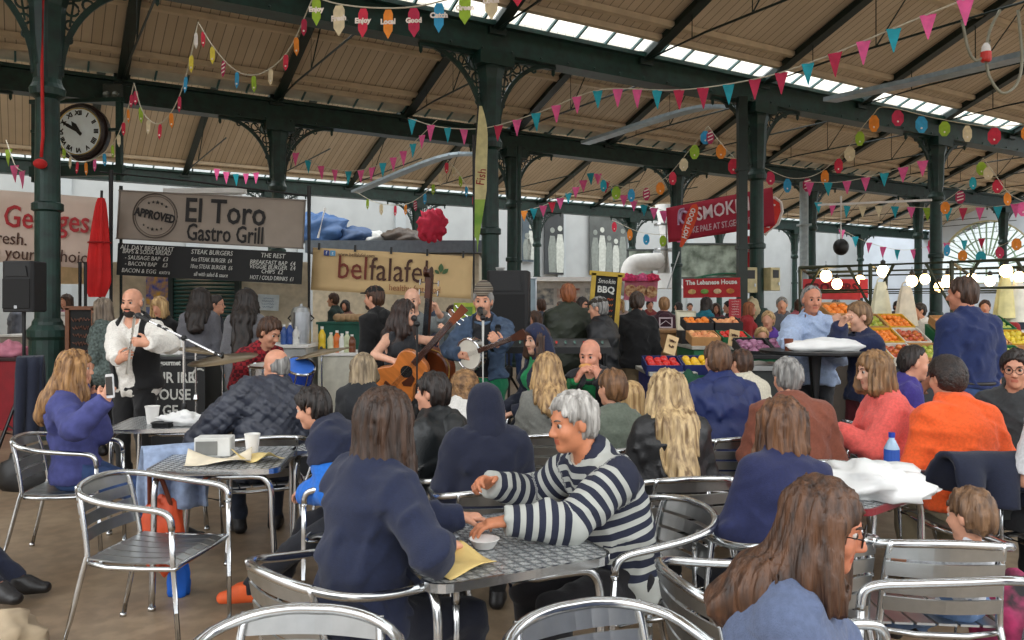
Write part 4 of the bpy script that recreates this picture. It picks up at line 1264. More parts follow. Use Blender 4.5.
def drape(name, label, cat, p, rz, w, h0, h1, m, thick=0.02, fold=0.03, group=None):
    """cloth folded over a bar: hangs h0 in front, h1 behind"""
    e = MB(); r_ = random.Random(int(p[0] * 100))
    ph = r_.random() * 6
    def f(u, v):
        s_ = v * (h0 + h1 + 0.12); x = (u - 0.5) * w * (1 + 0.12 * math.sin(v * 5 + ph)); wob = fold * math.sin(u * 13 + ph + 3 * v) * (0.3 + abs(v - 0.5) * 1.6)
        if s_ < h0: return (x, 0.055 + wob + 0.05 * (1 - s_ / h0), -h0 + s_)
        if s_ < h0 + 0.12:
            a = (s_ - h0) / 0.12 * PI; return (x, 0.055 * math.cos(a) + wob * 0.4, 0.045 * math.sin(a))
        return (x, -0.055 + wob - 0.04 * ((s_ - h0 - 0.12) / h1), -(s_ - h0 - 0.12))
    e.grid(f, 22, 24, thick)
    o = obj(name, e, m, None, smooth=True, loc=p, rz=rz)
    return tag(o, label, cat, group)
def lump(name, label, cat, p, r, m, seed=0, amp=0.25, group=None, sub=0, flat=True):
    """crumpled soft thing: a noisy ball flattened on its base"""
    mb = MB(); mb.ball((0, 0, 0), 1.0, 28, 18); r_ = random.Random(seed); ph = [r_.random() * 6 for _ in range(9)]
    vs = []
    for v in mb.v:
        q = Vector(v)
        n = math.sin(q.x * 5 + ph[0] + 2 * math.sin(q.z * 4 + ph[1])) * math.sin(q.y * 5 + ph[2]) + 0.6 * abs(math.sin(q.z * 9 + ph[3] + 3 * q.x)) + 0.5 * math.sin(q.x * 11 + q.y * 9 + ph[4])
        q = q * (1 + amp * n * 0.6)
        z = q.z
        if flat: z = max(z, -0.55) + 0.55
        vs.append((q.x * r[0], q.y * r[1], z * r[2]))
    mb.v = vs
    o = obj(name, mb, m, None, smooth=True, loc=p)
    return tag(o, label, cat, group)
def cup(p, label, r=0.04, h=0.1, m=None, group='disposable white cups'):
    e = thing('cup', label, 'cup', p, 0, group)
    mb = MB(); mb.lathe([(r * 0.72, 0), (r, h), (r * 1.06, h), (r * 1.06, h + 0.006), (r * 0.93, h + 0.004), (r * 0.66, 0.008), (0.001, 0.008)], 20); obj('body', mb, m or WHITE, e, smooth=False)
    return e

TZ = 0.731
table(-0.10, 2.93, 27, 'square aluminium table between the navy woman and the striped-sweater man')
table(1.53, 3.86, 41, 'square table with dark red rim carrying a white carrier bag', rim=mat((120, 34, 40), 0.3))
table(-2.55, 5.95, 8, 'small aluminium table with cup and napkins behind the phone woman')
table(-1.62, 4.56, 6, 'aluminium table with food wrappers behind the quilted-jacket man')
table(2.05, 5.68, 10, 'aluminium table between the rust sweater man and the coral woman')
table(-0.95, 5.06, -10, 'aluminium table among the seated audience near the curly head')
table(3.5, 5.55, 15, 'aluminium table before the man in orange')
table(1.05, 6.45, 0, 'aluminium table with a white card by the vegetable trestle')
# ---- empty chairs
chair(-1.70, 3.84, -97, 'empty aluminium chair with an orange bag, left foreground')
chair(-0.56, 1.88, 176, 'empty aluminium chair cut off by the bottom edge, left of the main table')
chair(0.80, 2.52, -76, 'empty aluminium chair turned sideways behind the brown-haired woman in glasses')
chair(0.30, 1.93, -156, 'empty aluminium chair cut off by the bottom edge, right of the main table')
chair(1.30, 2.32, 76, 'empty aluminium chair with round arms at bottom right')
chair(2.25, 2.9, 62, 'empty aluminium chair cut off by the right edge')

# ---- things on the tables
mt = Vector((-0.02, 2.97, 0)); ax_ = Vector((0.89, 0.454, 0)); ay_ = Vector((-0.454, 0.89, 0))
def on(c, deg, u, v, z=TZ):
    a = math.radians(deg); return (c[0] + u * math.cos(a) - v * math.sin(a), c[1] + u * math.sin(a) + v * math.cos(a), z)
PAPERM = mat((214, 186, 118), 0.8, 0, 0.08); NAPK = mat((232, 232, 230), 0.8, 0, 0.04)
def sheet(name, label, cat, p, deg, w, d, m, curlz=0.02, seed=1, group=None):
    mb = MB(); r_ = random.Random(seed); a, b, c = [r_.random() * 5 for _ in range(3)]
    mb.grid(lambda u, v: ((u - 0.5) * w, (v - 0.5) * d, 0.003 + curlz * (abs(u - 0.5) * 2) ** 2 * (0.5 + 0.5 * math.sin(a + v * 3)) + curlz * 0.5 * (1 + math.sin(b + 5 * u + 4 * v)) * 0.5), 10, 10, 0.002)
    o = obj(name, mb, m, None, smooth=True, loc=p, rz=math.radians(deg)); return tag(o, label, cat, group)
sheet('paper_wrapper', 'tan paper wrapper lying by the navy woman on the main table', 'paper', on((-0.10, 2.93), 27, -0.20, -0.20), 50, 0.22, 0.17, PAPERM, 0.03, 2)
e = thing('bowl', 'small white bowl in front of the striped-sweater man', 'bowl', on((-0.10, 2.93), 27, -0.03, -0.06))
mb = MB(); mb.lathe([(0.03, 0), (0.036, 0.003), (0.052, 0.032), (0.056, 0.034), (0.05, 0.034), (0.033, 0.008), (0.001, 0.006)], 24); obj('body', mb, WHITE, e, smooth=True)
sheet('newspaper', 'grey printed sheet on the far left of the main table', 'paper', on((-0.10, 2.93), 27, -0.18, 0.2), 20, 0.26, 0.2, mat((186, 190, 194), 0.6), 0.004, 4)
lump('carrier_bag', 'crumpled white plastic carrier bag on the red-rimmed table', 'bag', (1.66, 3.66, TZ), (0.22, 0.16, 0.09), mat((220, 220, 218), 0.35, 0, 0.03), 3, 0.42)
def bottle(p, label, m, h=0.22, r=0.033, capm=None, lab=None, group=None):
    e = thing('bottle', label, 'bottle', p, 0, group)
    mb = MB(); mb.lathe([(r * 0.9, 0), (r, 0.01), (r, h * 0.3), (r * 0.92, h * 0.36), (r, h * 0.42), (r, h * 0.68), (r * 0.5, h * 0.84), (r * 0.36, h * 0.87), (r * 0.36, h * 0.93)], 16); obj('body', mb, m, e, smooth=True)
    mb = MB(); mb.lathe([(r * 0.42, h * 0.9), (r * 0.42, h), (0.001, h)], 12); obj('cap', mb, capm or WHITE, e)
    if lab:
        mb = MB(); mb.lathe([(r * 1.02, h * 0.42), (r * 1.02, h * 0.66)], 16, cap=False); obj('label', mb, lab, e)
    return e
BLUEP = mat((60, 104, 190), 0.15, 0, 0.1)
bottle((1.875, 3.95, TZ), 'water bottle with blue label and cap beside the orange sweater', mat((150, 176, 200), 0.08, 0, 0.1), 0.24, 0.036, mat((20, 50, 150), 0.4), mat((34, 76, 160), 0.5))
cup((-2.63, 5.85, TZ), 'white paper cup beside crumpled napkins behind the phone woman', 0.05, 0.125)
lump('napkin', 'crumpled white napkins on the small table behind the phone woman', 'napkin', (-2.40, 5.82, TZ), (0.15, 0.1, 0.055), NAPK, 8, 0.45)
e = thing('tray', 'black plastic sauce tray beside the cup behind the phone woman', 'tray', (-2.49, 5.70, TZ)); mb = MB(); mb.prism(rrect(0.13, 0.09, 0.02), 0.03, (0, 0, 0.016), (1, 0, 0), (0, 1, 0)); obj('body', mb, BLACK, e); mb = MB(); mb.tube([Vector((p[0], p[1], 0.032)) for p in rrect(0.135, 0.095, 0.02)], 0.005, 6, closed=True); obj('rim', mb, BLACK, e)
cup((-1.50, 4.62, TZ), 'white paper cup on the table of food wrappers', 0.043, 0.12)
sheet('paper_wrapper', 'pale paper wrapper on the table behind the quilted jacket', 'paper', (-1.62, 4.42, TZ), 15, 0.34, 0.2, mat((222, 210, 186), 0.8), 0.05, 6)
sheet('paper_wrapper', 'yellow-stained wrapper beside the cup near the blue jacket', 'paper', (-1.42, 4.48, TZ), -20, 0.24, 0.16, mat((220, 196, 130), 0.8), 0.05, 9)
e = thing('napkin_box', 'white and grey napkin box on the table behind the quilted jacket', 'box', (-1.72, 4.63, TZ), 0.1); mb = MB(); mb.box((0, 0, 0.055), (0.2, 0.12, 0.11)); obj('box', mb, mat((206, 206, 202), 0.6), e, bevel=0.006); mb = MB(); mb.box((-0.03, -0.062, 0.05), (0.12, 0.004, 0.08)); obj('panel', mb, mat((120, 120, 116), 0.6), e)
sheet('card', 'white standing card on the table by the vegetable trestle', 'card', (1.02, 6.35, TZ), 0, 0.2, 0.25, NAPK, 0.01, 12)
lump('napkin', 'small white napkin on the table by the coral woman', 'napkin', (2.1, 5.5, TZ), (0.08, 0.06, 0.03), NAPK, 18, 0.4)
cup((3.35, 5.45, TZ), 'white cup on the table before the man in orange', 0.04, 0.1)
lump('paper_bag', 'crumpled white paper beside the orange sweater', 'napkin', (3.5, 5.36, TZ), (0.12, 0.08, 0.06), NAPK, 28, 0.4)

# ---- bags and draped clothes
lump('shoulder_bag', 'orange-red shoulder bag hanging at the back of the empty left chair', 'bag', (-1.90, 4.34, 0.36), (0.11, 0.07, 0.2), mat((196, 74, 36), 0.6), 31, 0.18, flat=False)
mb = MB(); mb.tube(smooth_path([(-1.96, 4.33, 0.5), (-1.93, 4.26, 0.68), (-1.90, 4.20, 0.72), (-1.87, 4.26, 0.68), (-1.84, 4.33, 0.5)], 5), 0.012, 6); tag(obj('bag_strap', mb, mat((96, 44, 26), 0.6), None, smooth=True), 'brown strap looped over the empty left chair', 'strap')
lump('cloth_bag', 'bright blue cloth bag standing on the floor under the empty left chair', 'bag', (-1.84, 4.42, 0.0), (0.06, 0.06, 0.13), mat((18, 92, 190), 0.7), 33, 0.2)
drape('denim_jacket', 'pale blue denim jacket draped beside the phone woman', 'jacket', (-1.98, 4.72, 0.72), 0.5, 0.36, 0.34, 0.3, mat((142, 158, 186), 0.9, 0, 0.18, 20, 0.3, 160), 0.02, 0.04)
lump('rucksack', 'black and pink rucksack on the floor by the right edge', 'bag', (2.02, 3.2, 0.3), (0.16, 0.14, 0.2), mat((24, 22, 26), 0.7, 0, 0.1, c2=(224, 70, 130), scale=7), 35, 0.2, flat=False)
lump('paper_bag', 'pale bag on the floor at the bottom left corner', 'bag', (-2.38, 3.62, 0), (0.24, 0.16, 0.13), mat((168, 150, 124), 0.8), 37, 0.3)
# ================================================================ the people
DK = hairmat((20, 15, 13), (44, 32, 26)); BR = hairmat((50, 32, 22), (84, 54, 34)); BRL = hairmat((86, 58, 36), (128, 90, 56)); BLO = hairmat((150, 112, 66), (206, 172, 120)); BLD = hairmat((120, 88, 56), (196, 160, 110))
GRY = hairmat((96, 94, 92), (158, 156, 152)); GRL = hairmat((130, 126, 120), (196, 192, 186)); RED = hairmat((120, 62, 34), (160, 96, 56)); BEI = hairmat((104, 88, 66), (170, 150, 120)); CUR = hairmat((96, 66, 38), (160, 120, 76), 1)
NAVY = fabric(22, 30, 64); NAVYD = fabric(16, 20, 36); BLK = fabric(16, 16, 18); CHAR = fabric(44, 46, 50); JEAN = mat((44, 66, 106), 0.9, 0, 0.2, 14, 0.25, 200); JEANL = mat((96, 122, 160), 0.9, 0, 0.2, 14, 0.25, 200)
KHAKI = fabric(120, 102, 76); BROWNB = mat((52, 32, 22), 0.6); SHOE = leather(26, 24, 24); WHT = fabric(226, 222, 214)
PPL = {}
def dress(f, top=None, pants=None, shoes=SHOE, hair=None, brow=None):
    if top: f.top(**top)
    if pants: f.pants(pants) if not isinstance(pants, dict) else f.pants(**pants)
    if shoes: f.shoes(shoes)
    if hair: f.hair(**hair)
    if brow: f.brows(brow)
    return f
BD = mat((50, 36, 28), 0.8)

# --- flute player
f = Figure('person playing a white whistle, in black waistcoat over a white shirt', 132, 6.9, 288, 172, 'stand', hands={'R': ('w', *P(118, 360, 6.55)), 'L': ('w', *P(148, 343, 6.55))},
           dirs={'R': (-0.85, 0.35, 0.35), 'L': (0.9, 0.3, 0.1)}, palms={'R': (-0.2, -1, 0.1), 'L': (0.2, -1, 0)}, elbows={'R': (1, -0.3, -0.5), 'L': (-1, -0.3, -0.5)}, curl=0.75, head=(4, 4, 0), res=0.010, build=1.05)
dress(f, dict(m=WHT, name='shirt', armt=0.022, cr=0.010, hem=0.12, vneck=0.05), BLK, SHOE, dict(m=GRY, style='bald', vol=0.5), BD)
f.top(BLK, 'waistcoat', t=0.042, sleeve=0, hem=0.04, op=(0.075, 0.095), vneck=0.2, cr=0.003); f.beard(mat((40, 34, 30), 0.9), True)
PPL['flute'] = f
# --- women around the left stalls
f = Figure('woman with grey-brown bob and patterned green top behind the whistle player', 102, 8.6, 298, 75, 'stand', sex='f', head=(10, 5, 0), far=True)
dress(f, dict(m=mat((92, 104, 100), 0.9, 0, 0.5, 40), sleeve=1.2, skirt=0.1), BLK, SHOE, dict(m=hairmat((90, 76, 64), (150, 134, 116)), style='bob', L=0.18))
f = Figure('blond woman in a dark top behind the stall counter at left', 159, 9.7, 297, 165, 'stand', sex='f', head=(0, 20, 0), far=True)
dress(f, dict(m=BLK), BLK, SHOE, dict(m=BLO, style='bob', L=0.14))
f = Figure('woman in a grey coat with long dark hair, at the left sign stall', 201, 9.6, 288, 8, 'stand', sex='f', far=True, head=(-10, 0, 0))
dress(f, dict(m=fabric(104, 104, 110), skirt=0.6, t=0.035), BLK, SHOE, dict(m=DK, style='long', L=0.42, vol=1.4))
f = Figure('dark-haired person in sunglasses beside the grey coat woman', 217, 10.3, 295, -95, 'stand', far=True)
dress(f, dict(m=NAVYD), BLK, SHOE, dict(m=DK, style='short')); f.glasses(BLACK)
f = Figure('woman in a grey coat with very long dark hair reaching her waist', 247, 9.2, 289, 3, 'stand', sex='f', far=True)
dress(f, dict(m=fabric(112, 112, 116), skirt=0.5, t=0.032), BLK, SHOE, dict(m=DK, style='long', L=0.68, vol=1.5))
# --- drummer
f = Figure('drummer in a red checked shirt bending over the drum kit', 270, 7.9, 318, -125, 'sit', seat=0.52, lean=22, head=(8, 26, 0), hands={'L': (-0.2, 0.5, 0.86), 'R': (0.22, 0.48, 0.86)}, res=0.012)
dress(f, dict(m=checks((150, 30, 40), (84, 16, 26), 0.035), name='shirt', armt=0.012), BLK, SHOE, dict(m=BR, style='short', vol=1.5), BD); f.collar(fabric(140, 30, 40), 0.062)
PPL['drum'] = f
e = thing('drum_stool', 'black round drum stool under the drummer', 'stool', (f.xy[0], f.xy[1], 0))
mb = MB(); mb.lathe([(0.16, 0.42), (0.17, 0.44), (0.17, 0.5), (0.15, 0.52), (0.001, 0.52)], 20); obj('seat', mb, BLACK, e)
for a in (0, 2.1, 4.2):
    mb = MB(); mb.tube([(0, 0, 0.42), (0.2 * math.cos(a), 0.2 * math.sin(a), 0.0)], 0.013, 6); obj('leg', mb, STEEL, e)
# --- man in black cap
f = Figure('man in a black cap and black hooded top behind the guitarist', 374, 8.5, 286, 62, 'stand', head=(8, 0, 0), res=0.014)
dress(f, dict(m=BLK, name='hoodie', t=0.03, armt=0.012), BLK, SHOE, dict(m=BR, style='short')); f.cap(mat((12, 12, 13), 0.8), peak=0.05); f.beard(mat((52, 34, 24), 0.9)); f.hood_down(BLK); f.brows(BD)
# --- guitarist
GT = P(402, 378, 6.62)
f = Figure('woman with long wavy dark hair singing and playing an acoustic guitar', 405, 6.95, 300, -140, 'stand', sex='f', head=(34, 2, 0), hands={'R': ('w', *P(397, 362, 6.56)), 'L': ('w', *P(445, 338, 6.52))},
           elbows={'R': (1.0, -0.4, -0.2), 'L': (-0.7, -0.2, -0.9)}, dirs={'R': (-0.5, 0.75, -0.3), 'L': (-0.3, 0.4, 0.7)}, palms={'R': (-0.2, -0.8, -0.5), 'L': (0.6, -0.8, 0.2)}, curl={'R': 0.4, 'L': 0.9}, res=0.010, skin_c=SKIN_C)
dress(f, dict(m=CHAR, name='dress', sleeve=0, skirt=0.95, t=0.018, neck=0.09), None, SHOE, dict(m=hairmat((30, 20, 17), (62, 42, 34)), style='long', L=0.45, back=0.22, vol=1.35), mat((40, 26, 20), 0.8))
PPL['guitar'] = f
# --- bass player
f = Figure('bald older man in a grey shirt playing the double bass', 412, 8.0, 288, -172, 'stand', head=(-10, 6, 0), hands={'L': ('w', *P(438, 312, 7.68)), 'R': ('w', *P(416, 362, 7.6))}, elbows={'L': (-1, -0.2, -0.6), 'R': (1, -0.3, -0.4)},
           dirs={'L': (0.35, 0.35, 0.9), 'R': (-0.7, 0.6, -0.3)}, palms={'L': (0.7, 0.2, -0.3), 'R': (0, -1, -0.2)}, curl=0.9, skin_c=SKIN_C)
dress(f, dict(m=fabric(112, 118, 118), name='shirt', armt=0.014, sleeve=1.6), CHAR, SHOE, dict(m=GRL, style='bald', vol=0.5), BD)
PPL['bass'] = f
# --- banjo player
f = Figure('man in striped beanie and denim jacket singing and playing a banjo', 483, 6.95, 287, 168, 'stand', head=(6, 2, 0), hands={'R': ('w', *P(459, 354, 6.62)), 'L': ('w', *P(500, 350, 6.36))},
           elbows={'R': (1, -0.3, -0.5), 'L': (-1, -0.3, -0.6)}, dirs={'R': (-0.85, 0.45, -0.05), 'L': (0.4, 0.3, 0.6)}, palms={'R': (-0.1, -1, -0.3), 'L': (0.6, -0.8, 0.2)}, curl={'R': 0.5, 'L': 0.9}, res=0.010)
dress(f, dict(m=fabric(30, 32, 36), name='shirt', t=0.015, hem=-0.05), dict(m=fabric(18, 112, 74)), SHOE, dict(m=GRY, style='short'), BD)
f.top(mat((62, 80, 104), 0.9, 0, 0.22, 14, 0.3, 200), 'denim_jacket', t=0.032, hem=-0.04, op=(0.05, 0.085), armt=0.01, cr=0.011); f.collar(mat((72, 92, 116), 0.9, 0, 0.2, 14), 0.075, 0, 0.02)
f.beanie(bands([(0, (72, 64, 58)), (0.35, (122, 112, 98)), (0.6, (90, 78, 64)), (0.8, (136, 128, 114))], 0.04, 'along'), slouch=0.12); f.beard(mat((120, 104, 90), 0.9))
PPL['banjo'] = f
# --- listeners near the stage
f = Figure('woman in a navy hooded coat over a green top, looking left', 536, 6.4, 325, 112, 'sit', sex='f', seat=0.56, head=(14, 6, 0), skin_c=SKIN_C)
dress(f, dict(m=fabric(22, 126, 74), t=0.014), BLK, SHOE, dict(m=BR, style='bob', L=0.16)); f.top(fabric(26, 30, 46), 'coat', t=0.034, op=(0.05, 0.08), skirt=0.3); f.hood_up(fabric(26, 34, 62)); f.brows(BD)
chair_for(f, 'aluminium chair under the woman in the navy hood')
f = Figure('bald man in a black jacket and green t-shirt biting into a roll', 590, 6.05, 339, 152, 'sit', head=(4, 10, 0), lean=8, hands={'L': ('w', *P(601, 379, 5.76)), 'R': ('w', *P(576, 379, 5.76))}, elbows={'L': (-1, 0, -0.7), 'R': (0.8, 0, -0.8)},
           dirs={'L': (0.55, -0.1, 0.75), 'R': (-0.55, -0.1, 0.75)}, palms={'L': (0.8, -0.5, 0), 'R': (-0.8, -0.5, 0)}, curl=0.8, skin_c=(206, 142, 116), res=0.011, build=1.06)
dress(f, dict(m=fabric(20, 118, 66), name='t_shirt', t=0.014), BLK, SHOE, None, BD); f.top(fabric(30, 31, 35), 'jacket', t=0.036, op=(0.02, 0.06), armt=0.012); f.collar(fabric(30, 31, 35), 0.085, -0.01, 0.018); f.beard(mat((150, 104, 84), 0.8))
chair_for(f, 'aluminium chair under the bald man eating a roll'); PPL['eat'] = f
f = Figure('woman with long highlighted blond hair and sunglasses pushed up, in a grey top', 547, 5.5, 353, 5, 'sit', sex='f', head=(10, 0, 0))
dress(f, dict(m=fabric(118, 118, 112)), JEAN, SHOE, dict(m=BLD, style='long', L=0.34, vol=1.1)); chair_for(f, 'aluminium chair under the blond woman with pushed-up sunglasses')
mb = MB()
for q in (-1, 1): mb.tube(arc(Vector(f.H(q * 0.034, 0.06, 0.115)), 0.026, 0, 2 * PI, 12, Vector(f.hR), Vector(f.H(0, -0.02, 0.04) - f.H(0, 0.02, 0))), 0.006, 6)
obj('sunglasses', mb, BLACK, f.root)
f = Figure('man with thin reddish hair in a dark green wax coat, back turned', 568, 8.8, 283, 12, 'stand', build=1.1, head=(-12, 0, 0), skin_c=(204, 138, 108))
dress(f, dict(m=mat((40, 46, 34), 0.6, 0, 0.2, 10), name='coat', t=0.04, skirt=0.45, armt=0.016), CHAR, SHOE, dict(m=RED, style='recede', vol=0.6)); f.collar(mat((62, 48, 34), 0.9), 0.075, 0.0, 0.02)
f = Figure('man in a dark flat cap and black coat beside the yellow-framed board', 598, 8.5, 297, 60, 'stand', head=(10, 4, 0), height=None)
dress(f, dict(m=mat((20, 21, 25), 0.5, 0, 0.2), name='coat', t=0.04, skirt=0.3, armt=0.014), BLK, SHOE, dict(m=GRY, style='short')); f.cap(mat((52, 46, 40), 0.9), peak=0.045, flat=True)
f = Figure('man in a black top and khaki trousers, back turned, beside the wooden counter', 637, 9.4, 292, -8, 'stand', head=(-6, 8, 0))
dress(f, dict(m=fabric(18, 18, 20), t=0.028), KHAKI, SHOE, dict(m=hairmat((40, 28, 20), (66, 46, 32)), style='crop'))
f = Figure('person in a maroon hooded top with white back print behind the wooden counter', 664, 12.2, 297, -5, 'stand', far=True)
MAR = fabric(56, 26, 38); dress(f, dict(m=MAR, t=0.03), BLK, SHOE, dict(m=hairmat((120, 84, 50), (160, 120, 80)), style='crop')); f.hood_down(MAR)
mb = MB(); mb.box((0, 0, 0), (0.2, 0.008, 0.02)); mb.box((0, 0, -0.14), (0.2, 0.008, 0.02)); mb.box((-0.09, 0, -0.07), (0.02, 0.008, 0.14)); mb.box((0.09, 0, -0.07), (0.02, 0.008, 0.14)); mb.bar((-0.08, 0, -0.1), (0.0, 0, -0.04), 0.03, 0.008); mb.bar((0.0, 0, -0.04), (0.08, 0, -0.1), 0.03, 0.008)
o = obj('back_print', mb, mat((190, 176, 180), 0.8), f.root, loc=tuple(f.p2 + V(0, -0.20, 0.12)))

# --- seated audience, middle distance
f = Figure('boy with short brown hair in a grey-green jacket, back turned', 612, 5.0, 369, 18, 'sit', sex='c', head=(18, 0, 0))
dress(f, dict(m=fabric(96, 104, 92), name='jacket', t=0.028), JEAN, SHOE, dict(m=BRL, style='crop')); chair_for(f, 'aluminium chair under the boy in the grey-green jacket'); f.collar(fabric(96, 104, 92), 0.075)
f = Figure('small child with curly blond hair beside the boy in grey-green', 631, 5.75, 381, 10, 'sit', sex='c', far=True, seat=0.46)
dress(f, dict(m=fabric(196, 182, 156)), JEAN, SHOE, dict(m=BLO, style='bob', L=0.2, curl=0.005)); chair_for(f, 'aluminium chair under the small blond child')
f = Figure('person with ash-blond hair in a dark jacket in front of the guitarist', 364, 5.9, 354, -12, 'sit', sex='f', far=False)
dress(f, dict(m=fabric(34, 36, 40), name='jacket', t=0.03), JEAN, SHOE, dict(m=BEI, style='bob', L=0.12, vol=1.2)); chair_for(f, 'aluminium chair under the ash-blond listener')
f = Figure('man with short black hair in a hooded black leather jacket, in profile', 432, 4.35, 373, 62, 'sit', head=(10, -2, 0), seat=0.44, res=0.011)
dress(f, dict(m=leather(24, 28, 30), name='jacket', t=0.034, armt=0.012, cr=0.011), BLK, SHOE, dict(m=DK, style='short', vol=1.5), mat((20, 15, 12), 0.8)); f.hood_down(leather(26, 30, 32)); f.collar(leather(24, 27, 29), 0.08, 0.0, 0.022); chair_for(f, 'aluminium chair under the man in the black leather jacket')
f = Figure('person with curly light brown hair leaning between the dark-haired man and the navy hood', 466, 5.4, 370, -25, 'sit', sex='f', lean=10)
dress(f, dict(m=fabric(206, 204, 198)), JEAN, SHOE, dict(m=CUR, style='bob', L=0.13, curl=0.009, vol=1.5)); chair_for(f, 'aluminium chair under the curly-haired person')
f = Figure('person in a dark navy hood with the hood up, back turned', 485, 4.0, 384, 12, 'sit', lean=6)
dress(f, dict(m=fabric(18, 24, 46), name='coat', t=0.034, armt=0.012), BLK, SHOE); f.hood_up(fabric(18, 24, 46)); chair_for(f, 'aluminium chair under the person in the navy hood')
f = Figure('person with black hair in a navy and bright blue jacket, wearing orange trainers', 312, 4.25, 388, 82, 'sit', lean=24, hunch=14, head=(0, 14, 0), feet={'L': (-0.1, 0.62, 0.09), 'R': (0.12, 0.5, 0.09)}, seat=0.45)
dress(f, dict(m=fabric(28, 104, 196), name='jacket', t=0.03, armt=0.012), fabric(24, 26, 34), mat((226, 96, 44), 0.6), dict(m=DK, style='short', vol=1.6)); f.top(fabric(22, 30, 56), 'yoke', t=0.038, sleeve=0.75, hem=-0.36, armt=0.012); chair_for(f, 'aluminium chair under the person in the blue and navy jacket')
f = Figure('bald man with grey sides in a dark quilted jacket, back turned', 276, 5.5, 349, 22, 'sit', lean=8, slean=14, hunch=10, head=(38, 18, 0), hands={'L': (-0.46, 0.16, 0.62)}, elbows={'L': (-1, -0.6, 0)}, build=1.08, res=0.011, skin_c=(206, 146, 118))
dress(f, dict(m=mat((46, 50, 62), 0.5, 0, 0.15, 10), name='quilted_jacket', t=0.04, armt=0.03, quilt=True, hem=0.12), fabric(34, 40, 54), SHOE, dict(m=GRY, style='bald', vol=0.5)); f.collar(mat((36, 38, 48), 0.8), 0.085, -0.01, 0.026); chair_for(f, 'aluminium chair under the bald man in the quilted jacket')
f = Figure('woman with long wavy fair hair in a blue-violet hooded top filming with a phone', 76, 5.15, 351, -80, 'sit', sex='f', lean=-7, head=(14, 2, 0), hands={'R': ('w', *P(104, 402, 4.86)), 'L': ('w', *P(92, 398, 5.2))}, dirs={'R': (-0.15, 0.35, 0.9), 'L': (0.3, 0.8, 0.4)}, palms={'R': (-0.9, -0.3, 0), 'L': (0.9, -0.3, 0)}, elbows={'R': (0.5, -0.3, -1), 'L': (-0.4, -0.3, -1)}, curl=0.7,
           feet={'L': (-0.1, 0.6, 0.085), 'R': (0.12, 0.56, 0.085)}, res=0.011)
LAV = mat((66, 70, 124), 0.9, 0, 0.15, 20, 0.2, 160)
dress(f, dict(m=LAV, name='hoodie', t=0.032, armt=0.012, cr=0.010), JEAN, SHOE, dict(m=hairmat((112, 76, 44), (178, 134, 84)), style='long', L=0.36, vol=1.5, back=0.02)); f.hood_down(mat((150, 150, 176), 0.9, 0, 0.15, 20)); chair_for(f, 'aluminium chair under the woman filming with a phone'); PPL['phone'] = f
# --- near left pair at the main table
f = Figure('woman with long dark brown hair in a navy top, leaning to the main table', 387, 2.8, 389, -44, 'sit', sex='f', lean=8, hunch=4, head=(-4, 8, 0), hands={'R': ('w', -0.24, 2.72, 0.775), 'L': (0.02, 0.44, 0.80)}, dirs={'R': (-0.2, 0.9, -0.1), 'L': (0.4, 0.9, -0.1)}, elbows={'R': (1, -0.2, -0.6)}, build=1.1, res=0.009, seat=0.47)
dress(f, dict(m=fabric(24, 32, 58), armt=0.012, cr=0.011), NAVYD, SHOE, dict(m=hairmat((40, 27, 20), (70, 48, 34)), style='bob', L=0.36, vol=1.25), BD); chair_for(f, 'aluminium chair under the navy-topped woman at the main table')
f = Figure('grey-haired man in a navy and cream striped sweater at the main table', 572, 3.15, 393, 112, 'sit', lean=20, hunch=10, head=(2, 8, 0), hands={'L': (-0.13, 0.56, 0.815), 'R': (0.26, 0.48, 0.86)}, dirs={'L': (0.25, 0.95, -0.1), 'R': (-0.4, 0.75, 0.3)}, palms={'R': (-0.6, 0, -0.6)}, curl={'L': 0.25, 'R': 0.7}, res=0.009, skin_c=(196, 126, 90), build=1.06)
dress(f, dict(m=bands([(0, (170, 172, 166)), (0.45, (34, 38, 56)), (0.5, (32, 36, 54))], 0.046, 'along'), armt=0.014, band=True, cr=0.010, hem=0.09, t=0.024, neck=0.07), fabric(22, 20, 24), SHOE, dict(m=GRL, style='short', vol=1.3), mat((96, 90, 84), 0.8))
f.top(fabric(206, 198, 180), 'shirt_tail', t=0.016, sleeve=0, hem=0.15, cr=0.010); f.collar(fabric(26, 30, 48), 0.066, 0, 0.014); chair_for(f, 'aluminium chair under the man in the striped sweater'); PPL['stripe'] = f
# --- centre right
f = Figure('woman with long straight blond hair in a black leather jacket, back turned', 667, 4.25, 370, 8, 'sit', sex='f', lean=4, build=1.1)
dress(f, dict(m=leather(26, 26, 28), name='jacket', t=0.03, armt=0.012, cr=0.010), BLK, SHOE, dict(m=hairmat((128, 100, 66), (204, 176, 130)), style='long', L=0.52, vol=1.35)); chair_for(f, 'aluminium chair under the blond woman in black leather')
f = Figure('woman with brown shoulder-length hair in a navy sweater, back turned', 780, 3.25, 398, 12, 'sit', sex='f', slean=8, lean=6, build=1.15, res=0.010, head=(10, 4, 0))
dress(f, dict(m=fabric(28, 34, 72), armt=0.014, cr=0.010), NAVYD, SHOE, dict(m=hairmat((66, 42, 28), (116, 78, 50)), style='bob', L=0.24, vol=1.35)); chair_for(f, 'aluminium chair under the woman in the navy sweater')
f = Figure('woman with long brown hair and glasses in a blue-grey t-shirt, closest at lower right', 826, 1.82, 480, -110, 'sit', sex='f', lean=10, head=(-6, 12, 0), hands={'R': (0.1, 0.36, 0.62), 'L': (-0.14, 0.38, 0.62)}, res=0.008, skin_c=(190, 120, 90), seat=0.45)
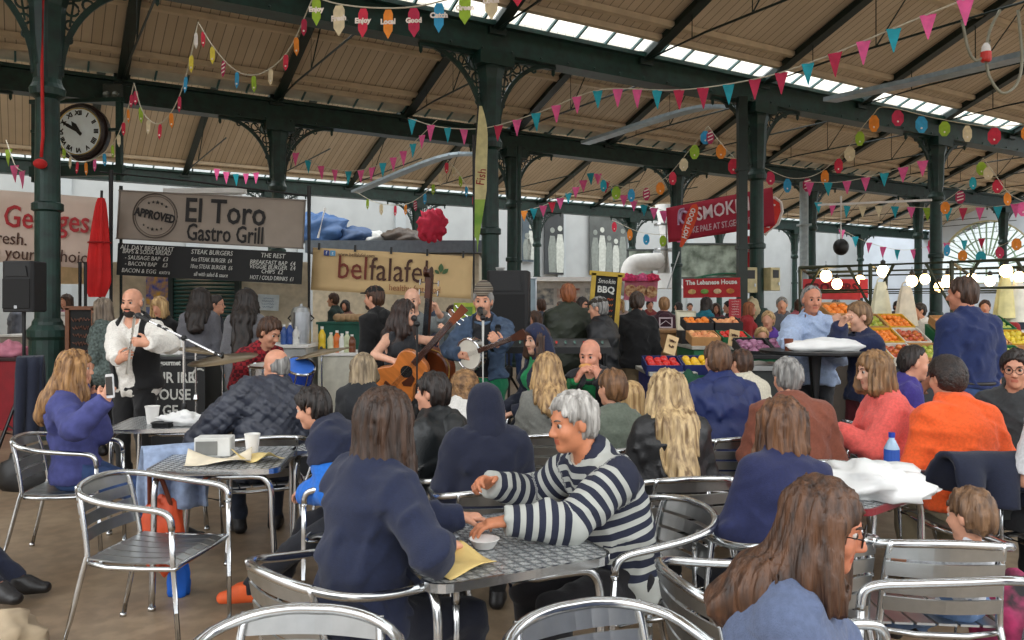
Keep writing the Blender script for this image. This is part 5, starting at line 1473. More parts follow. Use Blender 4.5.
dress(f, dict(m=fabric(84, 96, 124), name='t_shirt', sleeve=0.75, armt=0.014, t=0.02), JEAN, SHOE, dict(m=hairmat((50, 32, 22), (92, 60, 38)), style='long', L=0.34, vol=1.0), BD); f.glasses(mat((24, 20, 20), 0.3))
f = Figure('man with short brown hair in a navy hooded jacket, back turned', 717, 5.45, 342, 8, 'sit', head=(0, 4, 0), lean=8, build=1.12)
NVJ = mat((28, 42, 92), 0.6, 0, 0.16, 10, 0.2, 60); dress(f, dict(m=NVJ, name='jacket', t=0.036, armt=0.016, cr=0.010), CHAR, SHOE, dict(m=hairmat((70, 48, 34), (112, 80, 56)), style='crop', vol=1.1)); f.hood_down(NVJ); chair_for(f, 'aluminium chair under the man in the navy hooded jacket')
f = Figure('person with short brown hair in a cream fleece beyond the navy hooded jacket', 741, 6.2, 349, 30, 'sit')
dress(f, dict(m=fabric(206, 200, 180), name='fleece', t=0.034, armt=0.012), JEAN, SHOE, dict(m=BR, style='crop')); chair_for(f, 'aluminium chair under the person in the cream fleece')
f = Figure('broad grey-haired man in a rust-brown sweater, back turned', 787, 4.75, 358, -2, 'sit', build=1.18, lean=10, hunch=12, head=(8, 8, 0))
dress(f, dict(m=fabric(120, 66, 48), t=0.028, armt=0.012), CHAR, SHOE, dict(m=GRY, style='crop', vol=1.1)); f.collar(fabric(120, 66, 48), 0.068, 0, 0.014); chair_for(f, 'aluminium chair under the man in the rust sweater')
f = Figure('woman with a light brown bob in a coral sweater, in profile', 873, 4.92, 352, 84, 'sit', sex='f', lean=8, head=(6, 8, 0), hands={'L': (-0.05, 0.36, 0.83), 'R': (0.06, 0.36, 0.80)}, dirs={'L': (0.4, 0.9, 0.2), 'R': (-0.4, 0.9, 0.2)}, build=1.12, res=0.011, skin_c=SKIN_C)
dress(f, dict(m=fabric(238, 106, 98), t=0.028, armt=0.014, hem=0.1), JEAN, SHOE, dict(m=hairmat((100, 72, 46), (150, 114, 76)), style='bob', L=0.14, vol=1.5), BD); chair_for(f, 'aluminium chair under the woman in the coral sweater')
f = Figure('dark-haired man with receding hair in a purple sweater, facing right', 915, 5.55, 346, -102, 'sit', head=(0, 8, 0), res=0.011, lean=6)
dress(f, dict(m=fabric(58, 48, 126), t=0.028, armt=0.01), JEAN, SHOE, dict(m=DK, style='recede'), BD); f.collar(fabric(70, 72, 96), 0.066, 0.0, 0.014); chair_for(f, 'aluminium chair under the man in the purple sweater')
f = Figure('person with short dark curly hair in a bright orange sweater, back turned', 946, 4.55, 357, 2, 'sit', lean=12, hunch=10, build=1.08, head=(14, 6, 0), hands={'R': (0.22, 0.28, 0.6)})
dress(f, dict(m=fabric(232, 92, 36), t=0.026, armt=0.012, cr=0.010), mat((150, 140, 116), 0.9), SHOE, dict(m=hairmat((26, 20, 18), (54, 40, 34), 1), style='short', vol=1.8, curl=0.005)); f.collar(fabric(120, 116, 110), 0.064, 0.005, 0.01)
c = chair_for(f, 'aluminium chair with a navy jacket over its back, under the orange sweater'); OR = f
drape('jacket', 'dark navy jacket hung over the chair back of the orange sweater', 'jacket', tuple(f.world(V(-0.10, -0.335, 0.79))), f.hd, 0.42, 0.15, 0.19, fabric(22, 28, 48), 0.03, 0.05)
f = Figure('young man in glasses and a dark grey t-shirt at the right edge', 1016, 5.0, 350, 138, 'sit', head=(4, 4, 0), res=0.011)
dress(f, dict(m=fabric(58, 62, 64), name='t_shirt', sleeve=0.8, armt=0.014), JEAN, SHOE, dict(m=DK, style='short', vol=1.2), BD); f.glasses(BLACK); chair_for(f, 'aluminium chair under the young man in glasses')
f = Figure('person in a white t-shirt cut off by the right edge, back turned', 1058, 4.05, 352, 14, 'sit', build=1.08, lean=6)
dress(f, dict(m=fabric(214, 214, 216), name='t_shirt', sleeve=0.85, armt=0.014), CHAR, SHOE, dict(m=BR, style='crop')); chair_for(f, 'aluminium chair under the person in the white t-shirt')
drape('coat', 'dark navy coat over the chair of the white t-shirt', 'coat', tuple(f.world(V(-0.05, -0.335, 0.79))), f.hd, 0.40, 0.2, 0.45, fabric(24, 30, 54), 0.03, 0.045)
f = Figure('small boy with short brown hair leaning back over his chair', 970, 2.95, 488, 24, 'sit', sex='c', lean=-12, hunch=0, head=(6, 8, 0), feet={'L': (-0.06, 0.34, 0.25), 'R': (0.08, 0.33, 0.25)}, res=0.009, hands={'L': (-0.1, 0.24, 0.6), 'R': (0.1, 0.22, 0.58)})
dress(f, dict(m=fabric(206, 210, 216), name='shirt', t=0.016), JEANL, SHOE, dict(m=hairmat((82, 58, 40), (126, 94, 66)), style='crop', vol=1.1)); f.collar(WHT, 0.07, 0, 0.014)
chair(1.56, 3.10, -6, 'aluminium chair holding the small boy, back slats to the front')
# --- standing at right
f = Figure('tall man in a dark blue shirt and jeans standing with his back turned', 962, 6.15, 277, 14, 'stand', head=(24, 2, 0), hands={'R': (0.27, 0.02, 0.84), 'L': (-0.2, 0.2, 1.0)}, build=1.05, skin_c=SKIN_B, res=0.012)
dress(f, dict(m=fabric(26, 40, 84), name='shirt', sleeve=1.25, armt=0.02, t=0.026, hem=-0.02, cr=0.010), JEAN, SHOE, dict(m=hairmat((42, 28, 20), (78, 52, 36)), style='short')); f.collar(fabric(26, 40, 84), 0.066, 0, 0.013)
mb = MB(); k = f.k; mb.tube([Vector(f.hip + V(math.cos(a) * 0.182 * k, math.sin(a) * 0.145 * k, 0.055 * k)) for a in [2 * PI * i / 24 for i in range(24)]], 0.014, 6, closed=True); obj('belt', mb, leather(30, 24, 20), f.root, smooth=True)
f = Figure('grey-haired man in a pale blue shirt behind the tall black table', 812, 7.3, 286, 152, 'stand', head=(26, 2, 0), hands={'R': ('w', *P(789, 349, 6.9)), 'L': ('w', *P(830, 352, 7.0))}, build=1.08, skin_c=SKIN_B)
dress(f, dict(m=fabric(164, 182, 212), name='shirt', t=0.026, armt=0.022, cr=0.011), CHAR, SHOE, dict(m=GRY, style='recede', vol=0.8), BD); f.collar(fabric(170, 188, 216), 0.064, 0, 0.013)
f = Figure('boy in a navy jumper with a red collar eating with both hands', 858, 6.75, 302, 98, 'stand', sex='c', head=(0, 6, 0), hands={'L': ('w', *P(838, 326, 6.85)), 'R': ('w', *P(841, 326, 6.6))}, dirs={'L': (0.4, -0.1, 0.9), 'R': (-0.4, -0.1, 0.9)}, palms={'L': (0.9, -0.5, 0), 'R': (-0.9, -0.5, 0)}, elbows={'L': (-0.4, 0.6, -0.8), 'R': (0.4, 0.6, -0.8)}, curl=0.7, skin_c=SKIN_C)
dress(f, dict(m=fabric(28, 38, 72), t=0.026, armt=0.012), mat((84, 26, 34), 0.9), SHOE, dict(m=hairmat((104, 76, 50), (150, 116, 80)), style='crop')); f.collar(fabric(178, 40, 50), 0.068, 0, 0.014); PPL['boy'] = f
f = Figure('person in dark trousers seated beyond the left edge, legs stretched into view', -84, 4.3, 372, -94, 'sit', feet={'R': (0.10, 0.66, 0.085), 'L': (-0.10, 0.58, 0.085)}); chair_for(f, 'aluminium chair beyond the left edge')
dress(f, dict(m=NAVYD, name='coat', t=0.03), fabric(26, 32, 52), SHOE, dict(m=BR, style='crop'))

# --- the crowd further back
CROWD = [  # px, Y, top, heading, sex, top colour, hair, label
    (541, 13.5, 299, 20, 'm', (70, 74, 84), BR, 'far man in a grey top left of the green wax coat'), (534, 10.2, 311, 120, 'f', (60, 70, 96), BR, 'fair-faced woman in a blue-grey top left of the green wax coat'),
    (583, 12.8, 297, -150, 'f', (96, 96, 104), DK, 'far dark-haired woman between the green coat and the flat cap'),
    (707, 14.5, 297, -60, 'f', (20, 110, 130), DK, 'far woman in a teal top under the food banner'), (728, 16, 301, 90, 'm', (46, 40, 44), DK, 'far man in dark clothes under the food banner'), (716, 17.5, 303, 170, 'f', (120, 60, 70), BR, 'far woman in dull red under the food banner'),
    (768, 10.4, 311, 150, 'c', (92, 60, 150), BLO, 'blond child in a purple top beside the meter box column'), (762, 9.6, 327, 170, 'c', (190, 150, 110), BLO, 'smaller blond child by the vegetable trays'), (782, 12.5, 297, 160, 'm', (90, 92, 100), GRY, 'far grey man left of the pale blue shirt'),
    (750, 13.6, 302, -100, 'f', (150, 34, 40), RED, 'far woman in red behind the meter box column'),
    (876, 12.5, 301, 175, 'm', (40, 40, 46), GRY, 'old stallholder in dark clothes behind the fruit'), (919, 11.8, 303, 95, 'm', (206, 206, 206), DK, 'dark-haired stallholder in a white shirt behind the fruit'), (985, 13.0, 300, 150, 'm', (60, 84, 96), BR, 'stallholder in blue right of the tall man'), (1005, 12.2, 305, 100, 'f', (150, 40, 46), DK, 'woman in red at the right of the fruit stall'),
    (333, 15.0, 293, 80, 'm', (40, 58, 54), BR, 'far man in dark green inside the falafel stall'), (345, 17.5, 300, 170, 'f', (150, 110, 100), DK, 'far woman inside the falafel stall'), (452, 12.9, 305, 160, 'f', (120, 130, 140), BR, 'far person right of the double bass'),
    (66, 14.2, 294, 160, 'f', (180, 120, 140), BR, 'far woman in pink behind the left column'), (20, 15.5, 297, -60, 'm', (96, 100, 110), DK, 'far man behind the loudspeaker at left'),
    (430, 16.5, 300, 150, 'm', (70, 80, 100), GRY, 'far man behind the falafel banner'), (620, 18, 299, 160, 'f', (170, 150, 140), BLO, 'far blond woman beside the yellow-framed board'), (650, 19, 300, -170, 'm', (140, 60, 60), DK, 'far man in red behind the wooden counter'), (678, 20.5, 302, 90, 'f', (200, 190, 180), DK, 'far woman in white behind the wooden counter'),
    (690, 23, 303, 180, 'm', (60, 60, 70), BR, 'far man in grey below the red food banner'), (514, 17.0, 300, 180, 'm', (80, 90, 110), DK, 'far man behind the tall loudspeaker'), (560, 21, 301, 90, 'f', (150, 150, 150), BR, 'far woman in grey past the white stall'), (602, 22, 302, 180, 'm', (110, 84, 70), BR, 'far man in brown past the white stall'),
    (800, 17, 299, -150, 'f', (170, 90, 100), BR, 'far woman in rose left of the fruit stall'), (836, 16, 299, 150, 'm', (90, 100, 120), GRY, 'far man under the red grocers banner'), (898, 17, 301, -160, 'm', (70, 60, 60), DK, 'far man in brown behind the fruit stall'), (955, 18, 302, 150, 'f', (160, 150, 150), GRL, 'far white-haired woman behind the fruit stall'), (1018, 16.5, 301, 175, 'm', (50, 56, 70), BR, 'far man in navy at the far right'),
]
for (px, Y, top, hd, sx, c_, hm, lb) in CROWD:
    f = Figure(lb, px, Y, top, hd, 'stand', sex=sx, far=True)
    dress(f, dict(m=fabric(*c_), t=0.028), rnd.choice([BLK, JEAN, CHAR, NAVYD]), SHOE, dict(m=hm, style='bob' if sx == 'f' else 'short', L=rnd.choice([0.14, 0.2])))
# ================================================================ instruments and stage gear
WOODG = mat((186, 108, 48), 0.3, 0, 0.2, 5, stretch=(1, 1, 6), coat=0.4); WOODD = mat((70, 34, 18), 0.35, 0, 0.3, 8); WOODB = mat((122, 58, 24), 0.28, 0, 0.25, 5, coat=0.4); CHROME = metal((210, 212, 214), 0.12)
def along_axis(o, A, B, up):
    """frame with local z from A to B and local y close to up"""
    z = (Vector(B) - Vector(A)).normalized(); x = Vector(up).cross(z).normalized(); y = z.cross(x)
    M = Matrix((x, y, z)).transposed().to_4x4(); M.translation = Vector(A); o.matrix_world = M
def guitar_body(w1, w2, waist, L, depth, n=40):
    """figure-eight outline: lower bout w1, upper bout w2"""
    out = []
    for i in range(n):
        t = i / (n - 1); z = L * t
        a = w1 * math.sqrt(max(0, 1 - ((t - 0.30) / 0.30) ** 2)) if t < 0.30 else None
        if t < 0.30: r = w1 * math.sqrt(max(0, 1 - ((0.30 - t) / 0.30) ** 2))
        elif t < 0.60: s = (t - 0.30) / 0.30; r = w1 + (waist - w1) * (0.5 - 0.5 * math.cos(PI * s))
        elif t < 0.80: s = (t - 0.60) / 0.20; r = waist + (w2 - waist) * (0.5 - 0.5 * math.cos(PI * s))
        else: s = (t - 0.80) / 0.20; r = w2 * math.sqrt(max(0, 1 - s ** 2.4))
        out.append((r, z))
    return [(r, z) for r, z in out] + [(-r, z) for r, z in reversed(out[1:-1])]
# acoustic guitar
A, B = P(383, 398, 6.55), P(452, 322, 6.42)
e = thing('acoustic_guitar', 'honey-brown acoustic guitar held by the singing woman', 'guitar')
along_axis(e, A, B, (0.1, -1, 0.12))
mb = MB(); mb.prism(guitar_body(0.195, 0.142, 0.118, 0.48, 0.1), 0.10, (0, 0, 0), (1, 0, 0), (0, 0, 1)); obj('body', mb, WOODG, e, bevel=0.006)
mb = MB(); mb.lathe([(0.05, 0), (0.05, 0.003), (0.001, 0.003)], 20, (0, 0.051, 0.315), Matrix.Rotation(-PI / 2, 3, 'X')); obj('sound_hole', mb, mat((14, 10, 8), 0.9), e)
mb = MB(); mb.prism([(-0.03, 0.22), (-0.06, 0.21), (-0.11, 0.25), (-0.09, 0.32), (-0.05, 0.33)], 0.003, (0, 0.052, 0)); obj('pickguard', mb, WOODD, e)
mb = MB(); mb.box((0, 0.055, 0.13), (0.15, 0.012, 0.028)); obj('bridge', mb, WOODD, e)
mb = MB(); mb.box((0, 0.052, 0.63), (0.052, 0.022, 0.46)); obj('neck', mb, WOODD, e, bevel=0.004)
mb = MB(); mb.prism([(-0.028, 0.86), (0.028, 0.86), (0.038, 1.03), (-0.038, 1.03)], 0.018, (0, 0.05, 0)); mb.box((0, 0.05, 0.86), (0.05, 0.02, 0.02)); obj('headstock', mb, WOODB, e)
for sg in (-1, 1):
    for k in range(3):
        mb = MB(); mb.tube([(sg * 0.03, 0.05, 0.895 + 0.045 * k), (sg * 0.055, 0.05, 0.895 + 0.045 * k)], 0.006, 6); mb.ball((sg * 0.06, 0.05, 0.895 + 0.045 * k), 0.009, 6, 5); obj('tuning_peg', mb, CHROME, e)
mb = MB()
for k in range(6): mb.tube([(-0.02 + 0.008 * k, 0.066, 0.13), (-0.016 + 0.0064 * k, 0.066, 0.87)], 0.0012, 4)
obj('string', mb, CHROME, e)
# double bass
A, B = P(432, 420, 7.15), P(437, 262, 7.2)
e = thing('double_bass', 'brown double bass with dark scroll behind the guitarist', 'double bass')
A = Vector((P(422, 420, 7.5).x, 7.5, 0.12)); B = P(435, 275, 7.38)
along_axis(e, A, B, (-0.3, -1, 0.1))
L_ = (B - A).length
bod = guitar_body(0.34, 0.245, 0.185, 1.10, 0.2, 48)
mb = MB(); mb.prism(bod, 0.19, (0, 0, 0), (1, 0, 0), (0, 0, 1)); obj('body', mb, WOODB, e, bevel=0.03)
mb = MB(); mb.tube([Vector((x * 1.005, 0.097, z)) for x, z in bod], 0.006, 6, closed=True); obj('purfling', mb, mat((196, 150, 70), 0.4), e)
mb = MB(); mb.prism([(-0.035, 0.28), (0.035, 0.28), (0.022, L_ - 0.2), (-0.022, L_ - 0.2)], 0.03, (0, 0.125, 0)); obj('fingerboard', mb, BLACK, e)
mb = MB(); mb.box((0, 0.11, (1.1 + L_ - 0.2) / 2), (0.05, 0.05, L_ - 0.2 - 1.05)); obj('neck', mb, WOODD, e)
mb = MB(); mb.box((0, 0.12, L_ - 0.10), (0.055, 0.06, 0.22)); mb.tube([(-0.03, 0.16, L_ + 0.03), (0.03, 0.16, L_ + 0.03)], 0.05, 12); mb.bar((0, 0.12, L_ - 0.02), (0, 0.155, L_ + 0.04), 0.05, 0.05); obj('scroll', mb, WOODD, e)
for sg in (-1, 1):
    for k in range(2):
        mb = MB(); mb.tube([(sg * 0.02, 0.12, L_ - 0.16 + 0.09 * k), (sg * 0.085, 0.12, L_ - 0.16 + 0.09 * k)], 0.009, 6); mb.box((sg * 0.09, 0.12, L_ - 0.16 + 0.09 * k), (0.012, 0.012, 0.05)); obj('tuning_peg', mb, CHROME, e)
mb = MB(); mb.box((0, 0.13, 0.47), (0.13, 0.014, 0.02)); mb.bar((-0.05, 0.10, 0.47), (-0.05, 0.16, 0.47), 0.02, 0.015); mb.bar((0.05, 0.10, 0.47), (0.05, 0.16, 0.47), 0.02, 0.015); obj('bridge', mb, mat((196, 160, 110), 0.5), e)
mb = MB(); mb.prism([(-0.03, 0.08), (0.03, 0.08), (0.045, 0.34), (-0.045, 0.34)], 0.02, (0, 0.13, 0)); obj('tailpiece', mb, BLACK, e)
mb = MB()
for k in range(4): mb.tube([(-0.03 + 0.02 * k, 0.145, 0.33), (-0.035 + 0.023 * k, 0.165, 0.47), (-0.015 + 0.01 * k, 0.142, L_ - 0.2)], 0.002, 4)
obj('string', mb, CHROME, e)
for sg in (-1, 1):
    mb = MB(); mb.tube(smooth_path([(sg * 0.14, 0.098, 0.40), (sg * 0.12, 0.098, 0.43), (sg * 0.135, 0.098, 0.50), (sg * 0.105, 0.098, 0.58), (sg * 0.09, 0.098, 0.61)], 4), 0.006, 6); obj('sound_hole', mb, BLACK, e)
mb = MB(); mb.tube([(0, 0, 0.02), (0, 0, -0.12)], 0.01, 8); obj('end_pin', mb, CHROME, e)
# banjo
A, B = P(459, 358, 6.62), P(524, 334, 6.16)
e = thing('banjo', 'banjo with pale round drum head held by the man in denim', 'banjo')
along_axis(e, A, B, (0.05, -1, 0.1))
Rx = Matrix.Rotation(-PI / 2, 3, 'X'); rb = 0.128
mb = MB(); mb.lathe([(rb, -0.075), (rb, 0.0), (rb * 0.98, 0.006), (rb * 0.94, 0.006), (rb * 0.94, -0.07)], 36, (0, 0, 0.12), Rx, cap=False); mb.tube(arc((0, 0.0, 0.12), rb * 1.01, 0, 2 * PI, 36, (1, 0, 0), (0, 0, 1))[:-1], 0.008, 6, closed=True); obj('pot', mb, CHROME, e)
mb = MB(); mb.lathe([(0.001, 0.002), (rb * 0.96, 0.002), (rb * 0.96, -0.003), (0.001, -0.003)], 36, (0, 0, 0.12), Rx); obj('drum_head', mb, mat((214, 208, 194), 0.5, 0, 0.06), e)
for k in range(14):
    a = 2 * PI * k / 14; mb = MB(); q = Vector((rb * 1.05 * math.cos(a), 0, 0.12 + rb * 1.05 * math.sin(a))); mb.tube([q + Vector((0, 0.008, 0)), q + Vector((0, -0.07, 0))], 0.005, 5); obj('tension_hook', mb, CHROME, e)
mb = MB(); mb.box((0, 0.0, 0.25 + 0.17), (0.042, 0.024, 0.38)); obj('neck', mb, WOODD, e, bevel=0.004)
mb = MB(); mb.prism([(-0.022, 0.60), (0.022, 0.60), (0.042, 0.74), (0.0, 0.755), (-0.042, 0.74)], 0.016); obj('headstock', mb, WOODD, e)
mb = MB(); mb.box((0, 0.012, 0.07), (0.06, 0.014, 0.01)); obj('bridge', mb, WOODB, e)
mb = MB()
for k in range(5): mb.tube([(-0.018 + 0.009 * k, 0.019, -0.02), (-0.014 + 0.007 * k, 0.019, 0.61)], 0.0012, 4)
obj('string', mb, CHROME, e)
mb = MB(); mb.tube(smooth_path([P(498, 326, 6.72), P(497, 340, 6.62), P(492, 350, 6.55)], 4), 0.025, 6); tag(obj('banjo_strap', mb, BLACK, None, smooth=True), 'black strap crossing the denim jacket', 'strap')
# whistle
e = thing('whistle', 'long pale whistle held upright by the player in the waistcoat', 'flute'); A, B = P(135, 314, 6.72), P(127, 374, 6.40)
along_axis(e, A, B, (0, -1, 0))
L_ = (B - A).length
mb = MB(); mb.tube([(0, 0, 0.02), (0, 0, L_)], 0.0135, 10); obj('tube', mb, mat((232, 226, 214), 0.3), e, smooth=True)
mb = MB(); mb.tube([(0, 0, 0), (0, 0, 0.05)], [0.011, 0.015], 10); obj('mouthpiece', mb, mat((60, 50, 46), 0.4), e)
for k in range(6):
    mb = MB(); mb.lathe([(0.004, 0), (0.004, 0.001), (0.0005, 0.001)], 8, (0, 0.0125, 0.16 + k * 0.045), Rx); obj('finger_hole', mb, BLACK, e)

# ---- microphones
def mic_stand(p, zt, mic, label, boom=None, mlabel=None, pole_m=CHROME):
    e = thing('microphone_stand', label, 'microphone stand', (p[0], p[1], 0))
    mb = MB(); mb.tube([(0, 0, 0.06), (0, 0, zt)], 0.011, 8); obj('pole', mb, pole_m, e)
    mb = MB(); mb.lathe([(0.018, 0.72), (0.022, 0.74), (0.022, 0.80), (0.018, 0.82)], 10); obj('clutch', mb, BLACK, e); mb = MB(); mb.ball((0, 0, zt), 0.024, 10, 8); obj('pivot', mb, BLACK, e)
    for a in (0.4, 2.5, 4.6):
        mb = MB(); mb.tube([(0, 0, 0.10), (0.32 * math.cos(a), 0.32 * math.sin(a), 0.01)], 0.01, 6); obj('leg', mb, BLACK, e)
    top = Vector((p[0], p[1], zt)); m = Vector(mic)
    if boom:
        d = (m - top).normalized(); mb = MB(); mb.tube([Vector((0, 0, zt)) - d * boom, Vector((0, 0, zt)) + d * ((m - top).length - 0.14)], 0.009, 8); obj('boom_arm', mb, pole_m, e)
        mb = MB(); mb.tube([Vector((0, 0, zt)) - d * boom, Vector((0, 0, zt)) - d * (boom - 0.08)], 0.016, 8); obj('counterweight', mb, BLACK, e)
        mb = MB(); q = Vector((0, 0, zt)) + d * (m - top).length * 0.45; mb.tube([q - d * 0.05, q + d * 0.05], 0.014, 8); obj('grip', mb, BLACK, e)
    else: d = (m - top).normalized()
    e2 = thing('microphone', mlabel or ('black vocal microphone on ' + label), 'microphone')
    along_axis(e2, m - d * 0.15, m, (0, 0, 1) if abs(d.z) < 0.9 else (0, 1, 0))
    mb = MB(); mb.lathe([(0.011, 0), (0.013, 0.01), (0.018, 0.11), (0.02, 0.115)], 12); obj('handle', mb, BLACK, e2)
    mb = MB(); mb.ball((0, 0, 0.135), (0.026, 0.026, 0.03), 12, 8); mb.lathe([(0.0265, 0.13), (0.028, 0.133), (0.0265, 0.138)], 14, cap=False); obj('grille', mb, mat((70, 72, 74), 0.4, 0.8), e2)
ms = P(184, 392, 6.35)
mic_stand((ms.x, ms.y), P(0, 338, 6.35).z, P(137, 315, 6.55), 'boom microphone stand in front of the whistle player', 0.42, 'black microphone at the mouth of the whistle player')
ms = P(417, 380, 6.3)
mic_stand((ms.x, ms.y), P(0, 324, 6.3).z, P(414, 318, 6.66), 'straight microphone stand in front of the guitar woman', None, 'black microphone before the singing woman', BLACK)
ms = P(483, 380, 6.45)
mic_stand((ms.x, ms.y), P(0, 318, 6.45).z, P(480, 309, 6.66), 'white-poled microphone stand in front of the banjo player', None, 'black microphone before the banjo player', mat((206, 206, 202), 0.4))
# ---- loudspeakers
def speaker(p, rz, w, d, h, label):
    e = thing('loudspeaker', label, 'loudspeaker', p, rz)
    mb = MB(); mb.prism([(-w / 2, d / 2), (-w / 2 * 1.0, -d / 2 + 0.03), (-w / 2 + 0.03, -d / 2), (w / 2 - 0.03, -d / 2), (w / 2, -d / 2 + 0.03), (w / 2, d / 2), (w * 0.3, d / 2 + 0.06), (-w * 0.3, d / 2 + 0.06)], h, (0, 0, h / 2), (1, 0, 0), (0, 1, 0)); obj('cabinet', mb, mat((20, 20, 22), 0.6, 0, 0.2), e, bevel=0.012)
    mb = MB(); mb.box((0, -d / 2 - 0.006, h * 0.36), (w * 0.86, 0.014, h * 0.58)); obj('grille', mb, mat((10, 10, 11), 0.75, 0, 0.3, 120), e, bevel=0.006)
    mb = MB(); mb.prism([(-w * 0.36, h * 0.70), (w * 0.36, h * 0.70), (w * 0.30, h * 0.90), (-w * 0.30, h * 0.90)], 0.03, (0, -d / 2 + 0.002, 0)); obj('horn', mb, mat((6, 6, 7), 0.5), e)
    mb = MB(); mb.box((0, -d / 2 - 0.015, h * 0.1), (0.03, 0.006, 0.03)); obj('badge', mb, CHROME, e)
    return e
def tripod(p, zt, label, spread=0.55):
    e = thing('speaker_stand', label, 'stand', (p[0], p[1], 0))
    mb = MB(); mb.tube([(0, 0, 0.12), (0, 0, zt)], 0.019, 10); mb.tube([(0, 0, 0.3), (0, 0, 0.95)], 0.025, 10); obj('pole', mb, BLACK, e)
    mb = MB(); mb.lathe([(0.03, 0.82), (0.042, 0.84), (0.042, 0.92), (0.03, 0.94)], 12); obj('collar', mb, BLACK, e)
    for a in (0.5, 2.6, 4.7):
        q = Vector((spread * math.cos(a), spread * math.sin(a), 0.015)); mb = MB(); mb.tube([(0, 0, 0.86), q], 0.014, 6); mb.tube([(0, 0, 0.3), q * 0.55 + Vector((0, 0, 0.38))], 0.01, 6); mb.lathe([(0.022, -0.015), (0.022, 0.02)], 8, q); obj('leg', mb, BLACK, e)
sp = P(24, 312, 7.9); tripod((sp.x, sp.y), sp.z, 'black tripod stand carrying the left loudspeaker')
speaker(tuple(sp), 0.0, 0.31, 0.24, 0.5, 'black loudspeaker on a tripod in front of the left column')
sp = P(509, 338, 8.6); tripod((sp.x, sp.y), sp.z, 'black tripod stand behind the banjo player')
speaker(tuple(sp), -0.1, 0.44, 0.36, 0.72, 'tall black loudspeaker behind the banjo player')
# mixing desk by the speaker
e = thing('mixing_desk', 'flat black mixing desk on legs right of the banjo player', 'mixing desk', tuple(P(552, 352, 7.7)), -0.05)
z0 = e.location.z
mb = MB(); mb.prism([(-0.25, 0), (0.25, 0), (0.25, 0.12), (-0.25, 0.06)], 1.1, (0, 0, 0), (0, 1, 0), (0, 0, 1)); obj('case', mb, BLACK, e)
for i in range(12):
    mb = MB(); mb.box((-0.48 + i * 0.087, -0.05, 0.09), (0.012, 0.16, 0.01)); mb.box((-0.48 + i * 0.087, -0.1 + 0.1 * rnd.random(), 0.1), (0.02, 0.03, 0.02)); obj('fader', mb, mat((90, 120, 110) if i % 3 else (190, 60, 50), 0.5), e)
for x in (-0.5, 0.5):
    for y in (-0.22, 0.22):
        mb = MB(); mb.tube([(x, y, 0), (x, y, -z0)], 0.018, 6); obj('leg', mb, BLACK, e)
# ---- drum kit
dk = Vector((PPL['drum'].xy[0], PPL['drum'].xy[1], 0))
def cymbal(p, r, tilt, label, stand=True):
    e = thing('cymbal', label, 'cymbal', p); e.rotation_euler = tilt
    mb = MB(); mb.lathe([(0.001, 0.03), (0.02, 0.03), (0.05, 0.018), (r * 0.5, 0.010), (r, -0.012), (r, -0.015), (r * 0.5, 0.005), (0.05, 0.012), (0.001, 0.024)], 40); obj('plate', mb, mat((132, 116, 92), 0.32, 0.75, 0.2, 3), e, smooth=True)
    mb = MB(); mb.lathe([(0.012, 0.03), (0.016, 0.034), (0.012, 0.05), (0.001, 0.052)], 10); obj('felt', mb, BLACK, e)
    s = thing('cymbal_stand', 'stand of the ' + label, 'stand', (p[0], p[1], 0))
    mb = MB(); mb.tube([(0, 0, 0.3), (0, 0, p[2] - 0.01)], 0.011, 8); obj('pole', mb, CHROME, s)
    mb = MB(); mb.lathe([(0.016, p[2] * 0.6), (0.024, p[2] * 0.6 + 0.02), (0.016, p[2] * 0.6 + 0.06)], 8); obj('clamp', mb, CHROME, s)
    for a in (0.2, 2.3, 4.4):
        mb = MB(); mb.tube([(0, 0, 0.45), (0.3 * math.cos(a), 0.3 * math.sin(a), 0.01)], 0.009, 6); obj('leg', mb, CHROME, s)
cymbal(tuple(P(223, 358, 7.1)), 0.30, (0.12, -0.10, 0), 'wide bronze cymbal left of the drummer')
cymbal(tuple(P(196, 350, 7.4)), 0.22, (-0.05, 0.16, 0), 'smaller bronze cymbal beyond the wide one')
cymbal(tuple(P(322, 352, 7.3)), 0.25, (0.05, -0.2, 0), 'thin bronze cymbal right of the drummer')
def drum(p, r, h, M, label, col, head=(206, 206, 200), legs=True):
    e = thing('drum', label, 'drum', p)
    mb = MB(); mb.lathe([(r, -h / 2), (r, h / 2)], 32, (0, 0, 0), M); obj('shell', mb, col, e, smooth=False)
    for s_ in (-1, 1):
        mb = MB(); q = [M @ Vector((r * 1.02 * math.cos(2 * PI * k / 32), r * 1.02 * math.sin(2 * PI * k / 32), s_ * h / 2)) for k in range(32)]; mb.tube(q, 0.012, 6, closed=True); obj('hoop', mb, CHROME, e)
        mb = MB(); mb.lathe([(0.001, 0), (r * 0.98, 0), (r * 0.98, 0.004), (0.001, 0.004)], 32, M @ Vector((0, 0, s_ * (h / 2 + 0.002) - 0.002)), M); obj('head', mb, mat(head, 0.5), e)
    for k in range(8):
        a = 2 * PI * k / 8; mb = MB(); mb.tube([M @ Vector((r * 1.03 * math.cos(a), r * 1.03 * math.sin(a), -h * 0.45)), M @ Vector((r * 1.03 * math.cos(a), r * 1.03 * math.sin(a), h * 0.45))], 0.006, 5); obj('lug', mb, CHROME, e)
    if legs:
        for k in range(3):
            a = 2 * PI * k / 3 + 0.5; mb = MB(); mb.tube([(r * 0.8 * math.cos(a), r * 0.8 * math.sin(a), 0), (r * 1.1 * math.cos(a), r * 1.1 * math.sin(a), -p[2] + 0.01)], 0.009, 6); obj('leg', mb, CHROME, e)
    return e
BLUED = mat((20, 66, 170), 0.25, 0, 0.2, 10, coat=0.5)
